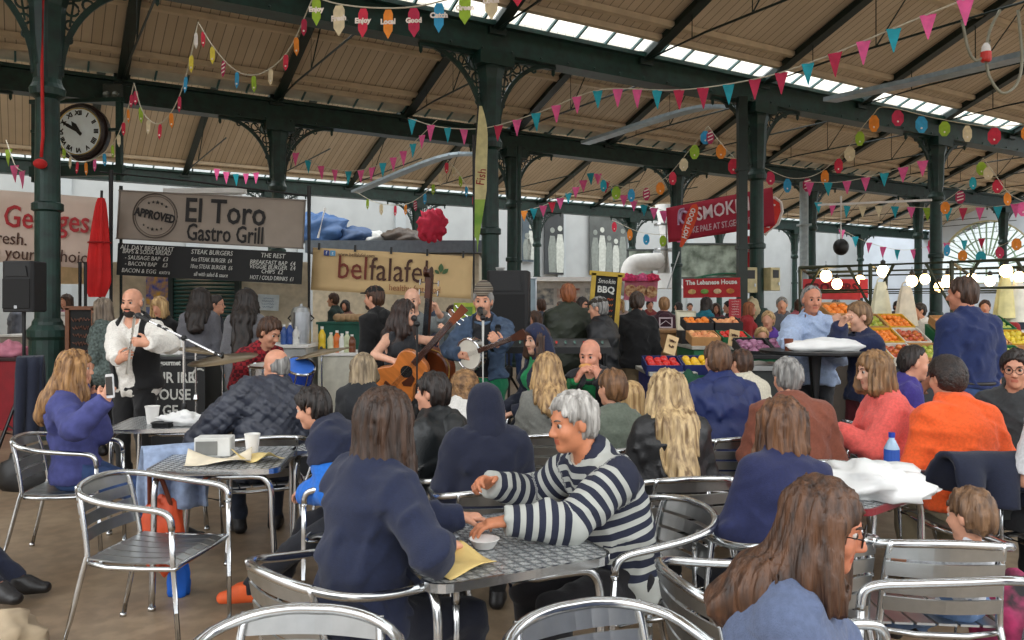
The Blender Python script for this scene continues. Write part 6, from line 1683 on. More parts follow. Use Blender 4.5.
drum(tuple(P(298, 375, 7.2)), 0.13, 0.2, Matrix.Rotation(0.5, 3, 'X') @ Matrix.Rotation(0.3, 3, 'Y'), 'blue tom drum right of the quilted-jacket man', BLUED, (60, 110, 200))
drum((P(292, 400, 7.3).x, 7.5, 0.29), 0.27, 0.38, Matrix.Rotation(PI / 2, 3, 'X') @ Matrix.Rotation(0.35, 3, 'Y'), 'blue bass drum of the kit', BLUED, (40, 42, 46), False)
drum(tuple(P(268, 372, 7.45)), 0.17, 0.13, Matrix.Rotation(0.08, 3, 'X'), 'snare drum in front of the drummer', metal((180, 180, 182), 0.25))
for sg, d_ in ((-1, 'left'), (1, 'right')):
    f = PPL['drum']; w = Vector(f.world(f.wr['L' if sg < 0 else 'R'] + f.hdir['L' if sg < 0 else 'R'] * 0.07)); mb = MB(); mb.tube([w - Vector((-0.05, 0.08, -0.02)), w + Vector((0.12 * sg * 0.3 + 0.1, -0.32, -0.04))], [0.008, 0.005], 8)
    tag(obj('drumstick', mb, mat((196, 164, 116), 0.5), None), 'wooden drumstick in the drummer\'s %s hand' % d_, 'drumstick')
# music stand, cables, case on the floor
for i, (pts, lb) in enumerate((([P(15, 470, 7.5), P(35, 466, 7.2), P(52, 474, 6.9), P(80, 470, 7.0), P(140, 468, 6.9)], 'black cable snaking from the left speaker stand'), ([P(30, 478, 7.1), P(70, 486, 6.6), P(120, 480, 6.6), P(182, 484, 6.4)], 'black cable along the floor to the boom stand'))):
    mb = MB(); mb.tube([Vector((q.x, q.y, 0.012)) for q in smooth_path(pts, 6)], 0.008, 6); tag(obj('cable', mb, BLACK, None, smooth=True), lb, 'cable')
drape('coat', 'dark navy coat hung on the speaker stand behind the phone woman', 'coat', tuple(P(30, 362, 7.7)), 0.6, 0.24, 0.75, 0.7, fabric(28, 34, 52), 0.03, 0.04)
lump('gear_bag', 'black gear bag on the floor behind the phone woman', 'bag', (P(44, 470, 7.1).x, 7.0, 0), (0.3, 0.2, 0.22), BLACK, 41, 0.2)
# phone in the hand
f = PPL['phone']; hp = Vector(f.world(f.wr['R'] + f.hdir['R'] * 0.11))
e = thing('phone', 'white-backed phone held up by the woman filming', 'phone', tuple(P(110, 386, 4.83))); e.rotation_euler = (0, 0.1, math.radians(150))
mb = MB(); mb.prism(rrect(0.072, 0.145, 0.012), 0.009, (0, 0, 0), (1, 0, 0), (0, 0, 1)); obj('case', mb, mat((206, 206, 206), 0.3), e)
mb = MB(); mb.prism(rrect(0.064, 0.112, 0.003), 0.002, (0, 0.0055, 0)); obj('screen', mb, mat((16, 18, 22), 0.08), e)
# roll at the mouth of the eating man
f = PPL['eat']; q = Vector(f.world(f.H(0, 0.125, -0.078)))
e = thing('roll', 'filled bread roll in the hands of the bald man', 'food', tuple(q)); mb = MB(); mb.ball((0, 0, 0.012), (0.05, 0.045, 0.024), 14, 8); obj('top_half', mb, mat((206, 150, 84), 0.6), e, smooth=True); mb = MB(); mb.ball((0, 0, -0.014), (0.05, 0.045, 0.018), 14, 8); obj('bottom_half', mb, mat((214, 168, 104), 0.6), e, smooth=True)
f = PPL['boy']; q = Vector(f.world(f.H(0, 0.12, -0.07)))
e = thing('sandwich', 'sandwich held to the mouth of the boy in navy', 'food', tuple(q)); mb = MB(); mb.ball((0, 0, 0.01), (0.04, 0.04, 0.02), 12, 8); obj('top_half', mb, mat((210, 170, 110), 0.6), e, smooth=True); mb = MB(); mb.ball((0, 0, -0.012), (0.04, 0.04, 0.016), 12, 8); obj('bottom_half', mb, mat((220, 186, 130), 0.6), e, smooth=True)
# tall black table
tt = P(815, 350, 6.75)
e = thing('bar_table', 'tall round black table before the pale blue shirt', 'table', (tt.x, tt.y, 0)); h = tt.z
mb = MB(); mb.lathe([(0.001, h - 0.03), (0.44, h - 0.03), (0.45, h - 0.02), (0.45, h), (0.001, h)], 40); obj('tabletop', mb, BLACK, e)
mb = MB(); mb.tube([(0, 0, 0.03), (0, 0, h - 0.03)], 0.055, 14); obj('pedestal', mb, BLACK, e)
mb = MB(); mb.lathe([(0.30, 0), (0.30, 0.015), (0.08, 0.04), (0.001, 0.04)], 24); obj('foot_plate', mb, BLACK, e)
lump('food_parcel', 'long white paper food parcel on the tall black table', 'food', (tt.x + 0.08, tt.y - 0.1, h), (0.33, 0.12, 0.065), NAPK, 51, 0.22)
e = thing('drink', 'brown drink in a small tumbler on the tall black table', 'drink', (tt.x - 0.25, tt.y - 0.08, h)); mb = MB(); mb.lathe([(0.03, 0), (0.038, 0.1), (0.034, 0.1), (0.027, 0.008), (0.001, 0.008)], 14); obj('glass', mb, mat((120, 70, 54), 0.15), e); mb = MB(); mb.lathe([(0.027, 0.01), (0.033, 0.08), (0.001, 0.08)], 14); obj('liquid', mb, mat((80, 36, 24), 0.2), e)
# ================================================================ bunting
PK = (226, 92, 150); TL = (30, 158, 176); CR = (186, 40, 76); RD = (206, 44, 70); OR_ = (232, 138, 44); YE = (226, 206, 70); GN = (150, 182, 50); BL = (48, 150, 196); CM = (216, 200, 164); ST = (170, 40, 84); WH = (220, 214, 206)
CLOTH = {}
def flagmat(c): return mat(c, 0.75, 0, 0.1, 14)
CORD = mat((196, 190, 170), 0.8)
def string_of(pts):
    return [P(*p) for p in pts]
def bunting(label, pts, cols, size, shape='pennant', start=0.04, end=0.96, words=None, asp=0.5, seed=0, striped=True):
    path = smooth_path(string_of(pts), 8)
    e = thing('bunting', label, 'bunting', tuple(path[0]), 0, 'strings of bunting'); o = path[0].copy()
    mb = MB(); mb.tube([p - o for p in path], 0.008, 5); obj('cord', mb, CORD, e)
    L = [0]
    for a, b in zip(path, path[1:]): L.append(L[-1] + (b - a).length)
    r_ = random.Random(seed + len(cols)); n = len(cols)
    for i, c in enumerate(cols):
        s = L[-1] * (start + (end - start) * (i / max(n - 1, 1)))
        j = max(k for k in range(len(L)) if L[k] <= s + 1e-9); j = min(j, len(path) - 2)
        t = (s - L[j]) / max(L[j + 1] - L[j], 1e-6); p = path[j].lerp(path[j + 1], t) - o
        d = path[j + 1] - path[j]; d.z = 0; d = d.normalized() if d.length > 0.02 else Vector((1, 0, 0))
        if d.x < 0: d = -d
        if shape != 'pennant':
            d = (d + Vector((1.2, 0, 0))).normalized()
        d = (Matrix.Rotation(r_.uniform(-0.45, 0.45), 3, 'Z') @ d); d = (d + Vector((1.1, 0, 0))).normalized()
        dn = (Vector((0, 0, -1)) + Vector((d.y, -d.x, 0)) * r_.uniform(-0.12, 0.12)).normalized()
        mb = MB(); S = size * r_.uniform(0.94, 1.06)
        if shape == 'pennant':
            w = S * asp
            def f(u, v):
                ww = w * (1 - v) + 0.004
                return p + d * (u - 0.5) * 2 * ww + dn * v * S * 1.15 + Vector((d.y, -d.x, 0)) * (0.03 * math.sin(v * 3 + i) * S * 2)
            mb.grid(f, 2, 4, 0.003); nm = 'pennant'
        else:
            w = S * asp * r_.choice([1, 1, 0.8]); nm = 'paper_tag'
            if shape == 'leaf': poly = [(-0.25, 0.0), (0.25, 0.0), (0.42, -0.16), (0.40, -0.72), (0.16, -0.88), (0, -1.0), (-0.16, -0.88), (-0.40, -0.72), (-0.42, -0.16)]
            else: poly = [(0.5 * math.cos(a) , -0.5 + 0.5 * math.sin(a)) for a in [2 * PI * k / 8 + PI / 8 for k in range(8)]]
            if shape == 'leaf': poly = poly[::-1]
            mb.prism([(x * 2 * w if shape == 'leaf' else x * 2 * w, y * S) for x, y in poly], 0.006, p - Vector((0, 0, 0.015)), d, -dn)
        fl = obj(nm, mb, flagmat(c), e)
        if shape != 'pennant':
            mk = MB(); N = d.cross(-dn)
            if N.y > 0: N = -N
            fo = p - Vector((0, 0, 0.015)) + N * 0.006
            if words and words[i % len(words)]:
                X = d if d.cross(-dn).y < 0 else d
                mk.text(words[i % len(words)], S * 0.24, fo + dn * S * 0.42, d, -dn, 0.003, bold=0.004)
            if c == ST:
                for k in range(3): mk.prism([(-w * 0.62, 0), (w * 0.62, S * 0.12), (w * 0.62, S * 0.2), (-w * 0.62, S * 0.08)], 0.002, fo + dn * S * (0.30 + 0.24 * k), d, -dn)
            elif not words: mk.ball(fo + dn * S * 0.7, (S * 0.06, 0.004, S * 0.06), 6, 4)
            obj('lettering' if words else 'print', mk, mat((236, 224, 214), 0.7), fl)
    return e
W_ROW = ['Enjoy', 'Fresh', 'Enjoy', 'Local', 'Good', 'Catch', 'Green', 'Local', 'Food']
bunting('string of printed leaf tags crossing the top of the picture, nearest the camera', [(290, -22, 8.5), (330, 2, 8.4), (400, 8, 8.2), (460, -4, 8.0), (520, -26, 7.8)], [GN, CM, RD, OR_, CR, BL, GN, CM, RD], 0.31, 'leaf', 0.14, 0.99, W_ROW, 0.24)
bunting('long string of pink, teal and crimson pennants sweeping to the top right corner', [(408, 118, 13.2), (440, 127, 13.0), (485, 128, 12.4), (540, 112, 11.8), (600, 90, 11.2), (680, 90, 10.2), (760, 78, 9.4), (825, 57, 8.7), (890, 30, 8.0), (975, -5, 7.3)],
        [TL, PK, TL, PK, PK, CR, PK, TL, PK, PK, TL, PK, PK, TL, CR, CR, TL, CR, CR, TL, CR, PK, TL, PK, PK], 0.215, 'pennant', 0.01, 0.99, asp=0.32)
bunting('leaf tags hanging from the roof tie above the clock, right-hand loop', [(198, 22, 11.5), (212, 45, 11.4), (230, 66, 11.3), (248, 75, 11.2), (268, 70, 11.1), (290, 48, 11.0), (312, 0, 10.6)], [RD, YE, ST, BL, GN, CM, RD, OR_, CR], 0.24, 'leaf', 0.06, 0.9, None, 0.19)
bunting('leaf tags falling from the roof tie to the beam beside the clock', [(198, 22, 11.5), (190, 60, 11.6), (181, 92, 11.8), (170, 114, 12.0), (157, 124, 12.2), (143, 112, 12.4), (134, 83, 12.6)], [WH, YE, BL, CR, OR_, RD, CM, GN, CR], 0.24, 'leaf', 0.05, 0.95, None, 0.18)
bunting('leaf tags looped across the lower edge of the clock', [(134, 83, 12.6), (126, 115, 12.9), (112, 145, 13.3), (92, 160, 13.6), (75, 160, 13.9), (60, 140, 14.2), (50, 110, 14.4)], [CR, OR_, RD, CM, GN, BL, PK, OR_, RD, CM, GN, BL, OR_, YE], 0.21, 'leaf', 0.05, 0.98, None, 0.18)
bunting('pink and teal pennants slung between the column and the beam at centre left', [(291, 150, 17.5), (318, 165, 17.4), (348, 171, 17.2), (376, 166, 16.8), (405, 150, 16.2), (437, 120, 15.4)], [PK, TL, PK, PK, TL, PK, PK, TL, PK, PK, TL, PK, PK], 0.25, 'pennant', 0.03, 0.95, asp=0.3)
bunting('leaf tags dipping above the falafel banner', [(356, 192, 20), (375, 202, 20), (395, 205, 20), (412, 202, 19.6), (430, 188, 19.2), (448, 160, 18.6)], [GN, CM, RD, OR_, ST, BL, GN, CM, RD], 0.27, 'leaf', 0.1, 0.98, None, 0.2)
bunting('short string of tags falling to the column right of the falafel tags', [(448, 160, 18.6), (458, 172, 18.3), (468, 188, 18.0), (476, 196, 17.8)], [CM, GN, BL, RD], 0.26, 'leaf', 0.2, 0.95, None, 0.2)
bunting('faceted tags rising to the cable tray at centre', [(596, 172, 19.5), (612, 184, 19.2), (640, 188, 18.8), (665, 178, 18.3), (688, 152, 17.8), (708, 126, 17.3)], [TL, GN, BL, ST, OR_, RD, CM, GN, BL], 0.32, 'round', 0.08, 0.97, None, 0.34)
bunting('faceted tags falling from the cable tray to the meter box column', [(708, 126, 17.3), (720, 142, 16.9), (734, 158, 16.5)], [ST, OR_, RD], 0.32, 'round', 0.1, 0.98, None, 0.34)
bunting('small tags and pennants running up from the downpipe at centre', [(520, 212, 23), (545, 205, 22.6), (570, 192, 22), (592, 172, 21.4)], [OR_, TL, PK, RD, PK, TL, PK, PK, TL], 0.27, 'pennant', 0.05, 0.98, asp=0.4)
bunting('pink and teal pennants dropping right from the cable tray crossing', [(596, 172, 21), (616, 190, 21), (640, 203, 21), (668, 212, 20.6)], [PK, CR, TL, PK, PK, TL, PK, PK], 0.27, 'pennant', 0.03, 0.95, asp=0.4)
bunting('low string of tags above the yellow-framed board', [(612, 220, 24), (640, 232, 24), (668, 234, 23.6), (690, 225, 23), (712, 205, 22)], [RD, OR_, BL, GN, PK, OR_, CM, GN], 0.34, 'round', 0.02, 0.98, None, 0.3)
bunting('faceted tags along the right-hand gutter beam', [(852, 140, 15.3), (872, 116, 14.6), (886, 107, 14.4), (935, 118, 14.6), (985, 126, 14.8), (1040, 124, 14.4)], [GN, OR_, CR, BL, GN, CM, RD, OR_], 0.31, 'round', 0.08, 0.95, None, 0.36)
bunting('faceted tags swinging behind the meter box column', [(765, 168, 17.5), (790, 178, 17.5), (815, 175, 17.3), (838, 158, 16.8), (856, 138, 16.2)], [CR, BL, ST, OR_, RD, CM], 0.32, 'round', 0.05, 0.9, None, 0.34)
bunting('pink and teal pennants left of the fruit stall column', [(806, 182, 17), (840, 182, 16.6), (880, 174, 16), (925, 160, 15.3)], [PK, TL, PK, PK, TL, PK, PK], 0.25, 'pennant', 0.03, 0.98, asp=0.36)
bunting('faceted tags rising right of the fruit stall column', [(940, 204, 16.5), (955, 194, 16.2), (970, 180, 15.9), (983, 158, 15.5)], [OR_, ST, TL, GN], 0.27, 'round', 0.1, 0.95, None, 0.34)
bunting('faceted tags falling to the right edge', [(983, 158, 15.5), (996, 176, 15.2), (1010, 194, 14.9), (1030, 204, 14.6)], [CM, RD, OR_, PK], 0.27, 'round', 0.15, 0.9, None, 0.34)
bunting('pale pennants under the second beam at right', [(815, 202, 21), (850, 206, 21), (890, 206, 20.6), (930, 208, 20)], [TL, PK, TL, CM, CM, TL, PK, GN], 0.27, 'pennant', 0.03, 0.98, asp=0.36)
bunting('pink and teal pennants before the fan window', [(930, 208, 22), (965, 208, 22), (1000, 206, 21.6), (1036, 200, 21)], [PK, TL, CR, PK, TL, PK, TL], 0.32, 'pennant', 0.03, 0.98, asp=0.36)
bunting('lowest pink and teal pennants on the right side wall', [(838, 228, 30), (870, 243, 30), (905, 250, 30), (945, 243, 29.6), (985, 238, 29)], [PK, TL, PK, PK, TL, PK, PK, PK, TL, CR], 0.34, 'pennant', 0.03, 0.98, asp=0.34)
bunting('dark round tags across the fan window', [(930, 236, 27), (965, 250, 27), (1000, 246, 26.6), (1036, 225, 26)], [CR, BL, OR_, TL, CR, OR_, CR], 0.4, 'round', 0.03, 0.97, None, 0.4)
bunting('short pink pennants beside the far left column', [(6, 140, 16), (15, 165, 15.5), (24, 172, 15)], [GN, PK, PK], 0.3, 'pennant', 0.2, 0.95, asp=0.4)
bunting('distant pink pennants right of the clock', [(215, 168, 24), (235, 174, 24), (258, 172, 24)], [PK, PK, TL, PK, PK], 0.3, 'pennant', 0.05, 0.95, asp=0.3)
# supply cable looped with a red and white plug, top right
mb = MB()
mb.tube(smooth_path([P(962, 20, 9), P(968, 48, 9), P(975, 60, 9), P(984, 55, 9), P(990, 30, 9), P(1000, 10, 9)], 6), 0.016, 6); mb.tube(smooth_path([P(986, 62, 9), P(990, 78, 9), P(1002, 93, 9), P(1016, 85, 9), P(1022, 60, 9), P(1018, 10, 9)], 6), 0.016, 6); mb.tube(smooth_path([P(990, 40, 9), P(988, 48, 9)], 3), 0.012, 6)
e = thing('power_cable', 'looped grey power cable hanging at the top right', 'cable'); obj('cable', mb, mat((140, 138, 120), 0.5), e, smooth=True)
q = P(986, 52, 9); e = thing('power_plug', 'white and red power plug dangling from the looped cable', 'plug', tuple(q))
mb = MB(); mb.lathe([(0.02, 0.10), (0.045, 0.06), (0.05, 0.0)], 14); obj('body', mb, WHITE, e); mb = MB(); mb.lathe([(0.056, 0.0), (0.058, -0.09), (0.045, -0.11), (0.001, -0.11)], 14); obj('cap', mb, mat((196, 44, 36), 0.4), e)
# ================================================================ stalls, signs and produce
def quad(tl, tr, bl):
    """sign plane from three of its corners, each (px, py, distance): centre, unit axes, width, height"""
    A, B, C = P(*tl), P(*tr), P(*bl)
    X = B - A; w = X.length; X = X / w; Y = A - C; Y = Y - X * Y.dot(X); h = Y.length; Y = Y / h
    return A + X * (w / 2) - Y * (h / 2), X, Y, w, h
class Sign:
    def __init__(s, name, label, cat, tl, tr, bl, m, thick=0.02, sag=0.0, group=None):
        c, X, Y, w, h = quad(tl, tr, bl); s.w, s.h = w, h; N = X.cross(Y)
        s.e = thing(name, label, cat, (0, 0, 0), 0, group)
        M = Matrix((X, -N, Y)).transposed().to_4x4(); M.translation = c; s.e.matrix_world = M     # local x right, y away, z up
        mb = MB()
        mb.grid(lambda u, v: ((u - 0.5) * w, sag * math.sin(u * 9) * math.sin(v * 2.5) + 0.004, (v - 0.5) * h), 16, 8, thick) if sag else mb.box((0, thick / 2, 0), (w, thick, h))
        obj('sheet' if sag else 'board', mb, m, s.e, smooth=bool(sag))
        s.off = -0.012 - sag
    def text(s, name, t, size, x, z, m, sx=1.0, shear=0.0, bold=0.0, rot=0.0, align='CENTER', space=1.0):
        mb = MB(); c, q = math.cos(rot), math.sin(rot)
        mb.text(t, size, (x, s.off, z), (c, 0, q), (-q, 0, c), 0.006, align, shear, bold, sx, space); return obj(name, mb, m, s.e)
    def scribble(s, n, x, z, w, size, m):
        for i in range(n):
            mb = MB(); r_ = random.Random(i + n); ww = w * r_.uniform(0.7, 1); mb.tube([(x - ww / 2 + ww * k / 16, s.off, z - i * size * 1.6 + size * 0.4 * math.sin(k * 2.3 + r_.random() * 2)) for k in range(17)], size * 0.11, 4); obj('chalk_line', mb, m, s.e)
    def shape(s, name, poly, m, O=(0, 0), depth=0.006):
        mb = MB(); mb.prism(poly, depth, (O[0], s.off, O[1])); return obj(name, mb, m, s.e)
    def frame(s, m, t=0.04, d=0.05):
        mb = MB(); w, h = s.w, s.h
        for (c, q) in (((0, 0, h / 2), (w + 2 * t, d, t)), ((0, 0, -h / 2), (w + 2 * t, d, t)), ((-w / 2, 0, 0), (t, d, h)), ((w / 2, 0, 0), (t, d, h))): mb.box(c, q)
        return obj('frame', mb, m, s.e)
def post(px, y0, Y, z0, z1, r, m, label, name='post'):
    p = P(px, 305, Y); mb = MB(); mb.tube([(0, 0, z0), (0, 0, z1)], r, 8); o = obj(name, mb, m, None, loc=(p.x, p.y, 0)); return tag(o, label, 'post')
def zof(py, Y): return EYE - (py - HOR) * Y / F_PX
def counter(label, px0, px1, Y, h, d, m, topm=None, name='stall_counter', front=None):
    a, b = P(px0, 305, Y), P(px1, 305, Y); w = b.x - a.x
    e = thing(name, label, 'counter', ((a.x + b.x) / 2, Y + d / 2, 0))
    mb = MB(); mb.box((0, 0, h / 2 - 0.02), (w, d, h - 0.04)); obj('body', mb, m, e)
    mb = MB(); mb.box((0, 0, h - 0.02), (w + 0.06, d + 0.06, 0.04)); obj('top', mb, topm or m, e, bevel=0.006)
    return e
INK = mat((26, 24, 24), 0.7); CHALK = mat((196, 196, 190), 0.9, 0, 0.15, 40); REDI = mat((168, 46, 44), 0.7); BRI = mat((70, 40, 28), 0.7)
# ---- red-lettered cream banner at far left
s = Sign('banner', 'cream banner with red St. Georges lettering behind the left column', 'banner', (-52, 186, 11.2), (105, 198, 11.2), (-52, 258, 11.2), mat((206, 186, 172), 0.8, 0, 0.05, 3), 0.006, 0.015)
px = 11.2 / 800
s.text('lettering', 'St. Georges', 0.44, 0.10, 0.13, mat((170, 40, 46), 0.7), 0.80, bold=0.004)
s.text('small_lettering', 'in fresh.', 0.25, -0.28, -0.17, BRI, 0.9); s.text('small_lettering', 'make your', 0.25, -0.28, -0.37, BRI, 0.9); s.text('small_lettering', 'choice', 0.25, 0.75, -0.36, BRI, 0.9)
e = thing('parasol', 'closed red parasol hanging beside the cream banner', 'parasol', tuple(P(98, 297, 10.7)))
h = 99 * 10.7 / 800
mb = MB()
def pf(u, v):
    a = u * 2 * PI; z = v * h; r = (0.03 + 0.10 * (1 - v) ** 0.6 * min(1, 0.45 + v * 4)) * (1 + 0.32 * math.sin(a * 5)); return (r * math.cos(a) * 1.1 + 0.06 * v - 0.02, r * math.sin(a), z)
mb.grid(pf, 48, 20); obj('cloth', mb, mat((206, 30, 30), 0.75, 0, 0.12, 4), e, smooth=True); mb = MB(); mb.tube([(0.0, 0, -1.68), (0.05, 0, h + 0.1)], 0.018, 8); obj('pole', mb, BLACK, e); mb = MB(); mb.tube(arc((0.02, 0, h * 0.55), 0.135, 0, 2 * PI, 20, (1, 0, 0), (0, 1, 0))[:-1], 0.012, 6, closed=True); obj('strap', mb, mat((150, 20, 22), 0.8), e)
post(111, 0, 10.9, 0, zof(170, 10.9), 0.03, BLACK, 'black stall post between the red parasol and the grey sign')
post(80, 0, 10.2, 0, zof(262, 10.2), 0.022, BLACK, 'thin black post under the cream banner, left one'); post(85.5, 0, 10.2, 0, zof(262, 10.2), 0.022, BLACK, 'thin black post under the cream banner, right one')
s = Sign('chalkboard', 'brown-framed chalkboard standing behind the whistle player at left', 'sign', (68, 308, 9.6), (94, 308, 9.6), (68, 378, 9.6), mat((22, 22, 22), 0.8)); s.frame(mat((110, 66, 38), 0.5), 0.045)
s.scribble(6, 0, 0.28, 0.24, 0.06, mat((120, 84, 70), 0.9))
counter('red stall counter behind the loudspeaker at far left', -60, 20, 10.2, zof(358, 10.2), 0.9, mat((140, 22, 34), 0.6), mat((50, 26, 26), 0.6))
lump('goods', 'pink wrapped goods on the red counter at far left', 'goods', (P(4, 0, 10.4).x, 10.5, zof(358, 10.2)), (0.22, 0.2, 0.12), mat((206, 130, 150), 0.6), 61, 0.3)
counter('pale stall counter behind the left column', 52, 66, 10.4, zof(312, 10.4), 0.5, mat((196, 190, 180), 0.6))
s = Sign('panel', 'tan panel hanging below the cream banner', 'panel', (50, 264, 13), (112, 264, 13), (50, 284, 13), mat((208, 180, 138), 0.7))
# ---- grey sign with the round stamp
s = Sign('sign_board', 'grey-beige sign board reading El Toro Gastro Grill', 'sign', (120, 190.5, 11.6), (305, 200.5, 11.6), (120, 238.5, 11.6), mat((150, 138, 126), 0.7, 0, 0.05, 4), 0.03)
u = 11.6 / 800
s.text('lettering', 'El Toro', 34 * u, 14 * u, 7 * u, INK, 0.78, bold=0.006)
# slab serifs on the big letters
for (x, z, w) in ((-20.5, 18, 4), (-20.5, -5, 4)):
    pass
s.text('lettering', 'Gastro Grill', 24 * u, 15 * u, -14.5 * u, INK, 0.66, bold=0.004)
c0 = (-56 * u, 0.5 * u); R_ = 22 * u
for rr, t_ in ((R_, 0.012), (R_ * 0.9, 0.006)):
    mb = MB(); mb.tube(arc((c0[0], s.off, c0[1]), rr, 0, 2 * PI, 36, (1, 0, 0), (0, 0, 1))[:-1], t_ * 0.7, 6, closed=True); obj('stamp_ring', mb, mat((84, 74, 66), 0.7), s.e)
s.text('stamp_lettering', 'APPROVED', 11.5 * u, c0[0], c0[1], INK, 0.72, bold=0.006, rot=-0.16)
for sg in (1, -1):
    for i in (-2, -1, 0, 1, 2):
        q = (1.9 if i == 0 else 1.3) * u * (1.2 if sg > 0 else 1.0); star = [(q * (1 if k % 2 == 0 else 0.42) * math.cos(PI / 2 + PI * k / 5), q * (1 if k % 2 == 0 else 0.42) * math.sin(PI / 2 + PI * k / 5)) for k in range(10)]
        s.shape('star', star, INK, (c0[0] + i * 4.4 * u + sg * 2 * u, c0[1] + sg * (13.5 - 0.6 * i * i) * u - i * 0.7 * u))
s.frame(mat((120, 110, 100), 0.6), 0.02, 0.03)
s = Sign('menu_board', 'long black menu board with chalk prices under the grey-beige sign', 'sign', (118, 243, 11.5), (303, 252.5, 11.5), (118, 275, 11.5), mat((20, 21, 22), 0.7), 0.02)
u = 11.5 / 800
cols = [(-63, ['ALL DAY BREAKFAST', 'BAPS & SODA BREAD', '- SAUSAGE BAP  £3', '- BACON BAP    £3', 'BACON & EGG  extra'], (12, 8, 2, -4, -11)), (2, ['STEAK BURGERS', '6oz STEAK BURGER  £4', '10oz STEAK BURGER  £6', 'all with salad & sauce'], (11, 3.5, -3.5, -11)), (63, ['THE REST', 'BREAKFAST BAP  £4', 'VEGGIE BURGER  £4', 'CHIPS  £2', 'HOT / COLD DRINKS  £1'], (11, 4, -0.5, -5, -11.5))]
for cx, tx, zs in cols:
    for t_, z in zip(tx, zs): s.text('chalk_line', t_, (6.6 if z == zs[0] else 6.0) * u, cx * u, z * u, CHALK, 0.86 if len(t_) < 19 else 0.66, shear=0.15)
mb = MB(); mb.tube([P(100, 172, 11.7), P(190, 181, 11.7), P(308, 196, 11.7)], 0.016, 6); tag(obj('rail', mb, BLACK, None), 'black rail the grey-beige sign hangs from', 'rail')
e = thing('strip_light', 'white strip light fitting above the grey-beige sign', 'light', tuple(P(205, 191, 12.6)), -0.05); mb = MB(); mb.box((0, 0, 0), (1.3, 0.12, 0.08)); obj('housing', mb, WHITE, e); mb = MB(); mb.tube([(-0.6, -0.02, -0.06), (0.6, -0.02, -0.06)], 0.02, 8); obj('tube', mb, WHITE, e)
post(309, 0, 11.5, 0, zof(186, 11.5), 0.032, BLACK, 'black stall post between the grey-beige sign and the falafel banner')
post(121, 0, 12.4, 0, zof(186, 12.4), 0.028, GREEN_D, 'dark green stall post at the left end of the menu board')
# interior of the grill stall
e = counter('black stall counter with white chalk lettering behind the whistle player', 140, 205, 8.9, zof(356, 8.9), 0.6, mat((18, 18, 19), 0.6), mat((40, 40, 42), 0.4))
mb = MB(); u = 8.9 / 800; z0 = zof(378, 8.9)
for t_, sz, dz in (('gourmet', 7, 15 * u), ('OUR IRE', 15, 0), ('HOUSE', 15, -17 * u), ('GE', 15, -33 * u)):
    mb = MB(); mb.text(t_, sz * u, (-2 * u, -0.306, z0 + dz), (1, 0, 0), (0, 0, 1), 0.004, bold=0.003, sx=0.85); obj('chalk_lettering', mb, CHALK, e)
mb = MB(); mb.tube(arc((27 * u, -0.306, z0 + 2 * u), 7 * u, 0.9, 4.4, 10, (1, 0, 0), (0, 0, 1)), 0.012, 5); obj('chalk_swirl', mb, CHALK, e)
e = thing('card_terminal', 'white till screen glowing green on the black counter', 'till', tuple(P(171, 354.5, 9.15)), 0.1)
mb = MB(); mb.prism([(-0.06, 0), (0.06, 0), (0.03, 0.17), (-0.02, 0.17)], 0.28, (0, 0, 0), (0, 1, 0), (0, 0, 1)); obj('case', mb, WHITE, e, bevel=0.008); mb = MB(); mb.box((0, -0.045, 0.1), (0.18, 0.01, 0.09)); obj('screen', mb, emis((70, 140, 40), 0.5), e)
s = Sign('panel', 'beige back panel of the grill stall', 'panel', (112, 262, 13.5), (308, 262, 13.5), (112, 400, 13.5), mat((196, 184, 160), 0.7), 0.05)
s = Sign('poster', 'colourful food poster behind the whistle player', 'poster', (146, 277, 13.4), (175, 277, 13.4), (146, 305, 13.4), mat((60, 90, 190), 0.6, 0, 0.2, 9, c2=(220, 170, 60)))
s = Sign('poster', 'lower colourful poster behind the blond stallholder', 'poster', (146, 307, 13.4), (175, 307, 13.4), (146, 336, 13.4), mat((170, 180, 200), 0.6, 0, 0.2, 9, c2=(60, 84, 160)))
e = thing('roller_shutter', 'dark green roller shutter behind the grey coat woman', 'shutter', tuple(P(205, 306, 13.35))); mb = MB(); w = 62 * 13.2 / 800; h = 62 * 13.2 / 800
for i in range(16): mb.tube([(-w / 2, 0, -h / 2 + (i + 0.5) * h / 16), (w / 2, 0, -h / 2 + (i + 0.5) * h / 16)], h / 32, 6)
obj('slat', mb, mat((30, 74, 66), 0.5), e); mb = MB(); mb.box((-w / 2 - 0.04, 0, 0), (0.08, 0.12, h)); mb.box((w / 2 + 0.04, 0, 0), (0.08, 0.12, h)); obj('guide', mb, GREEN_D, e)
s = Sign('notice', 'pale blue-white notice sheet pinned beside the waist-length hair', 'notice', (258, 294, 13.4), (279, 295, 13.4), (258, 310, 13.4), mat((206, 216, 220), 0.7)); 
s.scribble(4, 0, 0.07, 0.22, 0.03, mat((90, 120, 150), 0.8))
counter('white back counter of the grill stall', 215, 306, 10.3, zof(345, 10.3), 0.7, mat((170, 172, 170), 0.6), WHITE)
counter('white cloth counter of the falafel stall', 318, 362, 10.6, zof(353, 10.6), 0.8, mat((206, 204, 190), 0.8), WHITE)
counter('long pale counter of the falafel stall behind the musicians', 364, 478, 10.9, zof(352, 10.9), 0.8, mat((170, 166, 150), 0.8), mat((206, 200, 184), 0.6))
SA = [(232, 20, 'red sauce bottle', (180, 40, 34)), (240, 22, 'pale sauce bottle', (206, 200, 180)), (284, 20, 'blue carton bottle', (60, 90, 150)), (290, 22, 'blue squeeze bottle', (50, 80, 150)), (296, 18, 'white squeeze bottle', (214, 214, 210))]
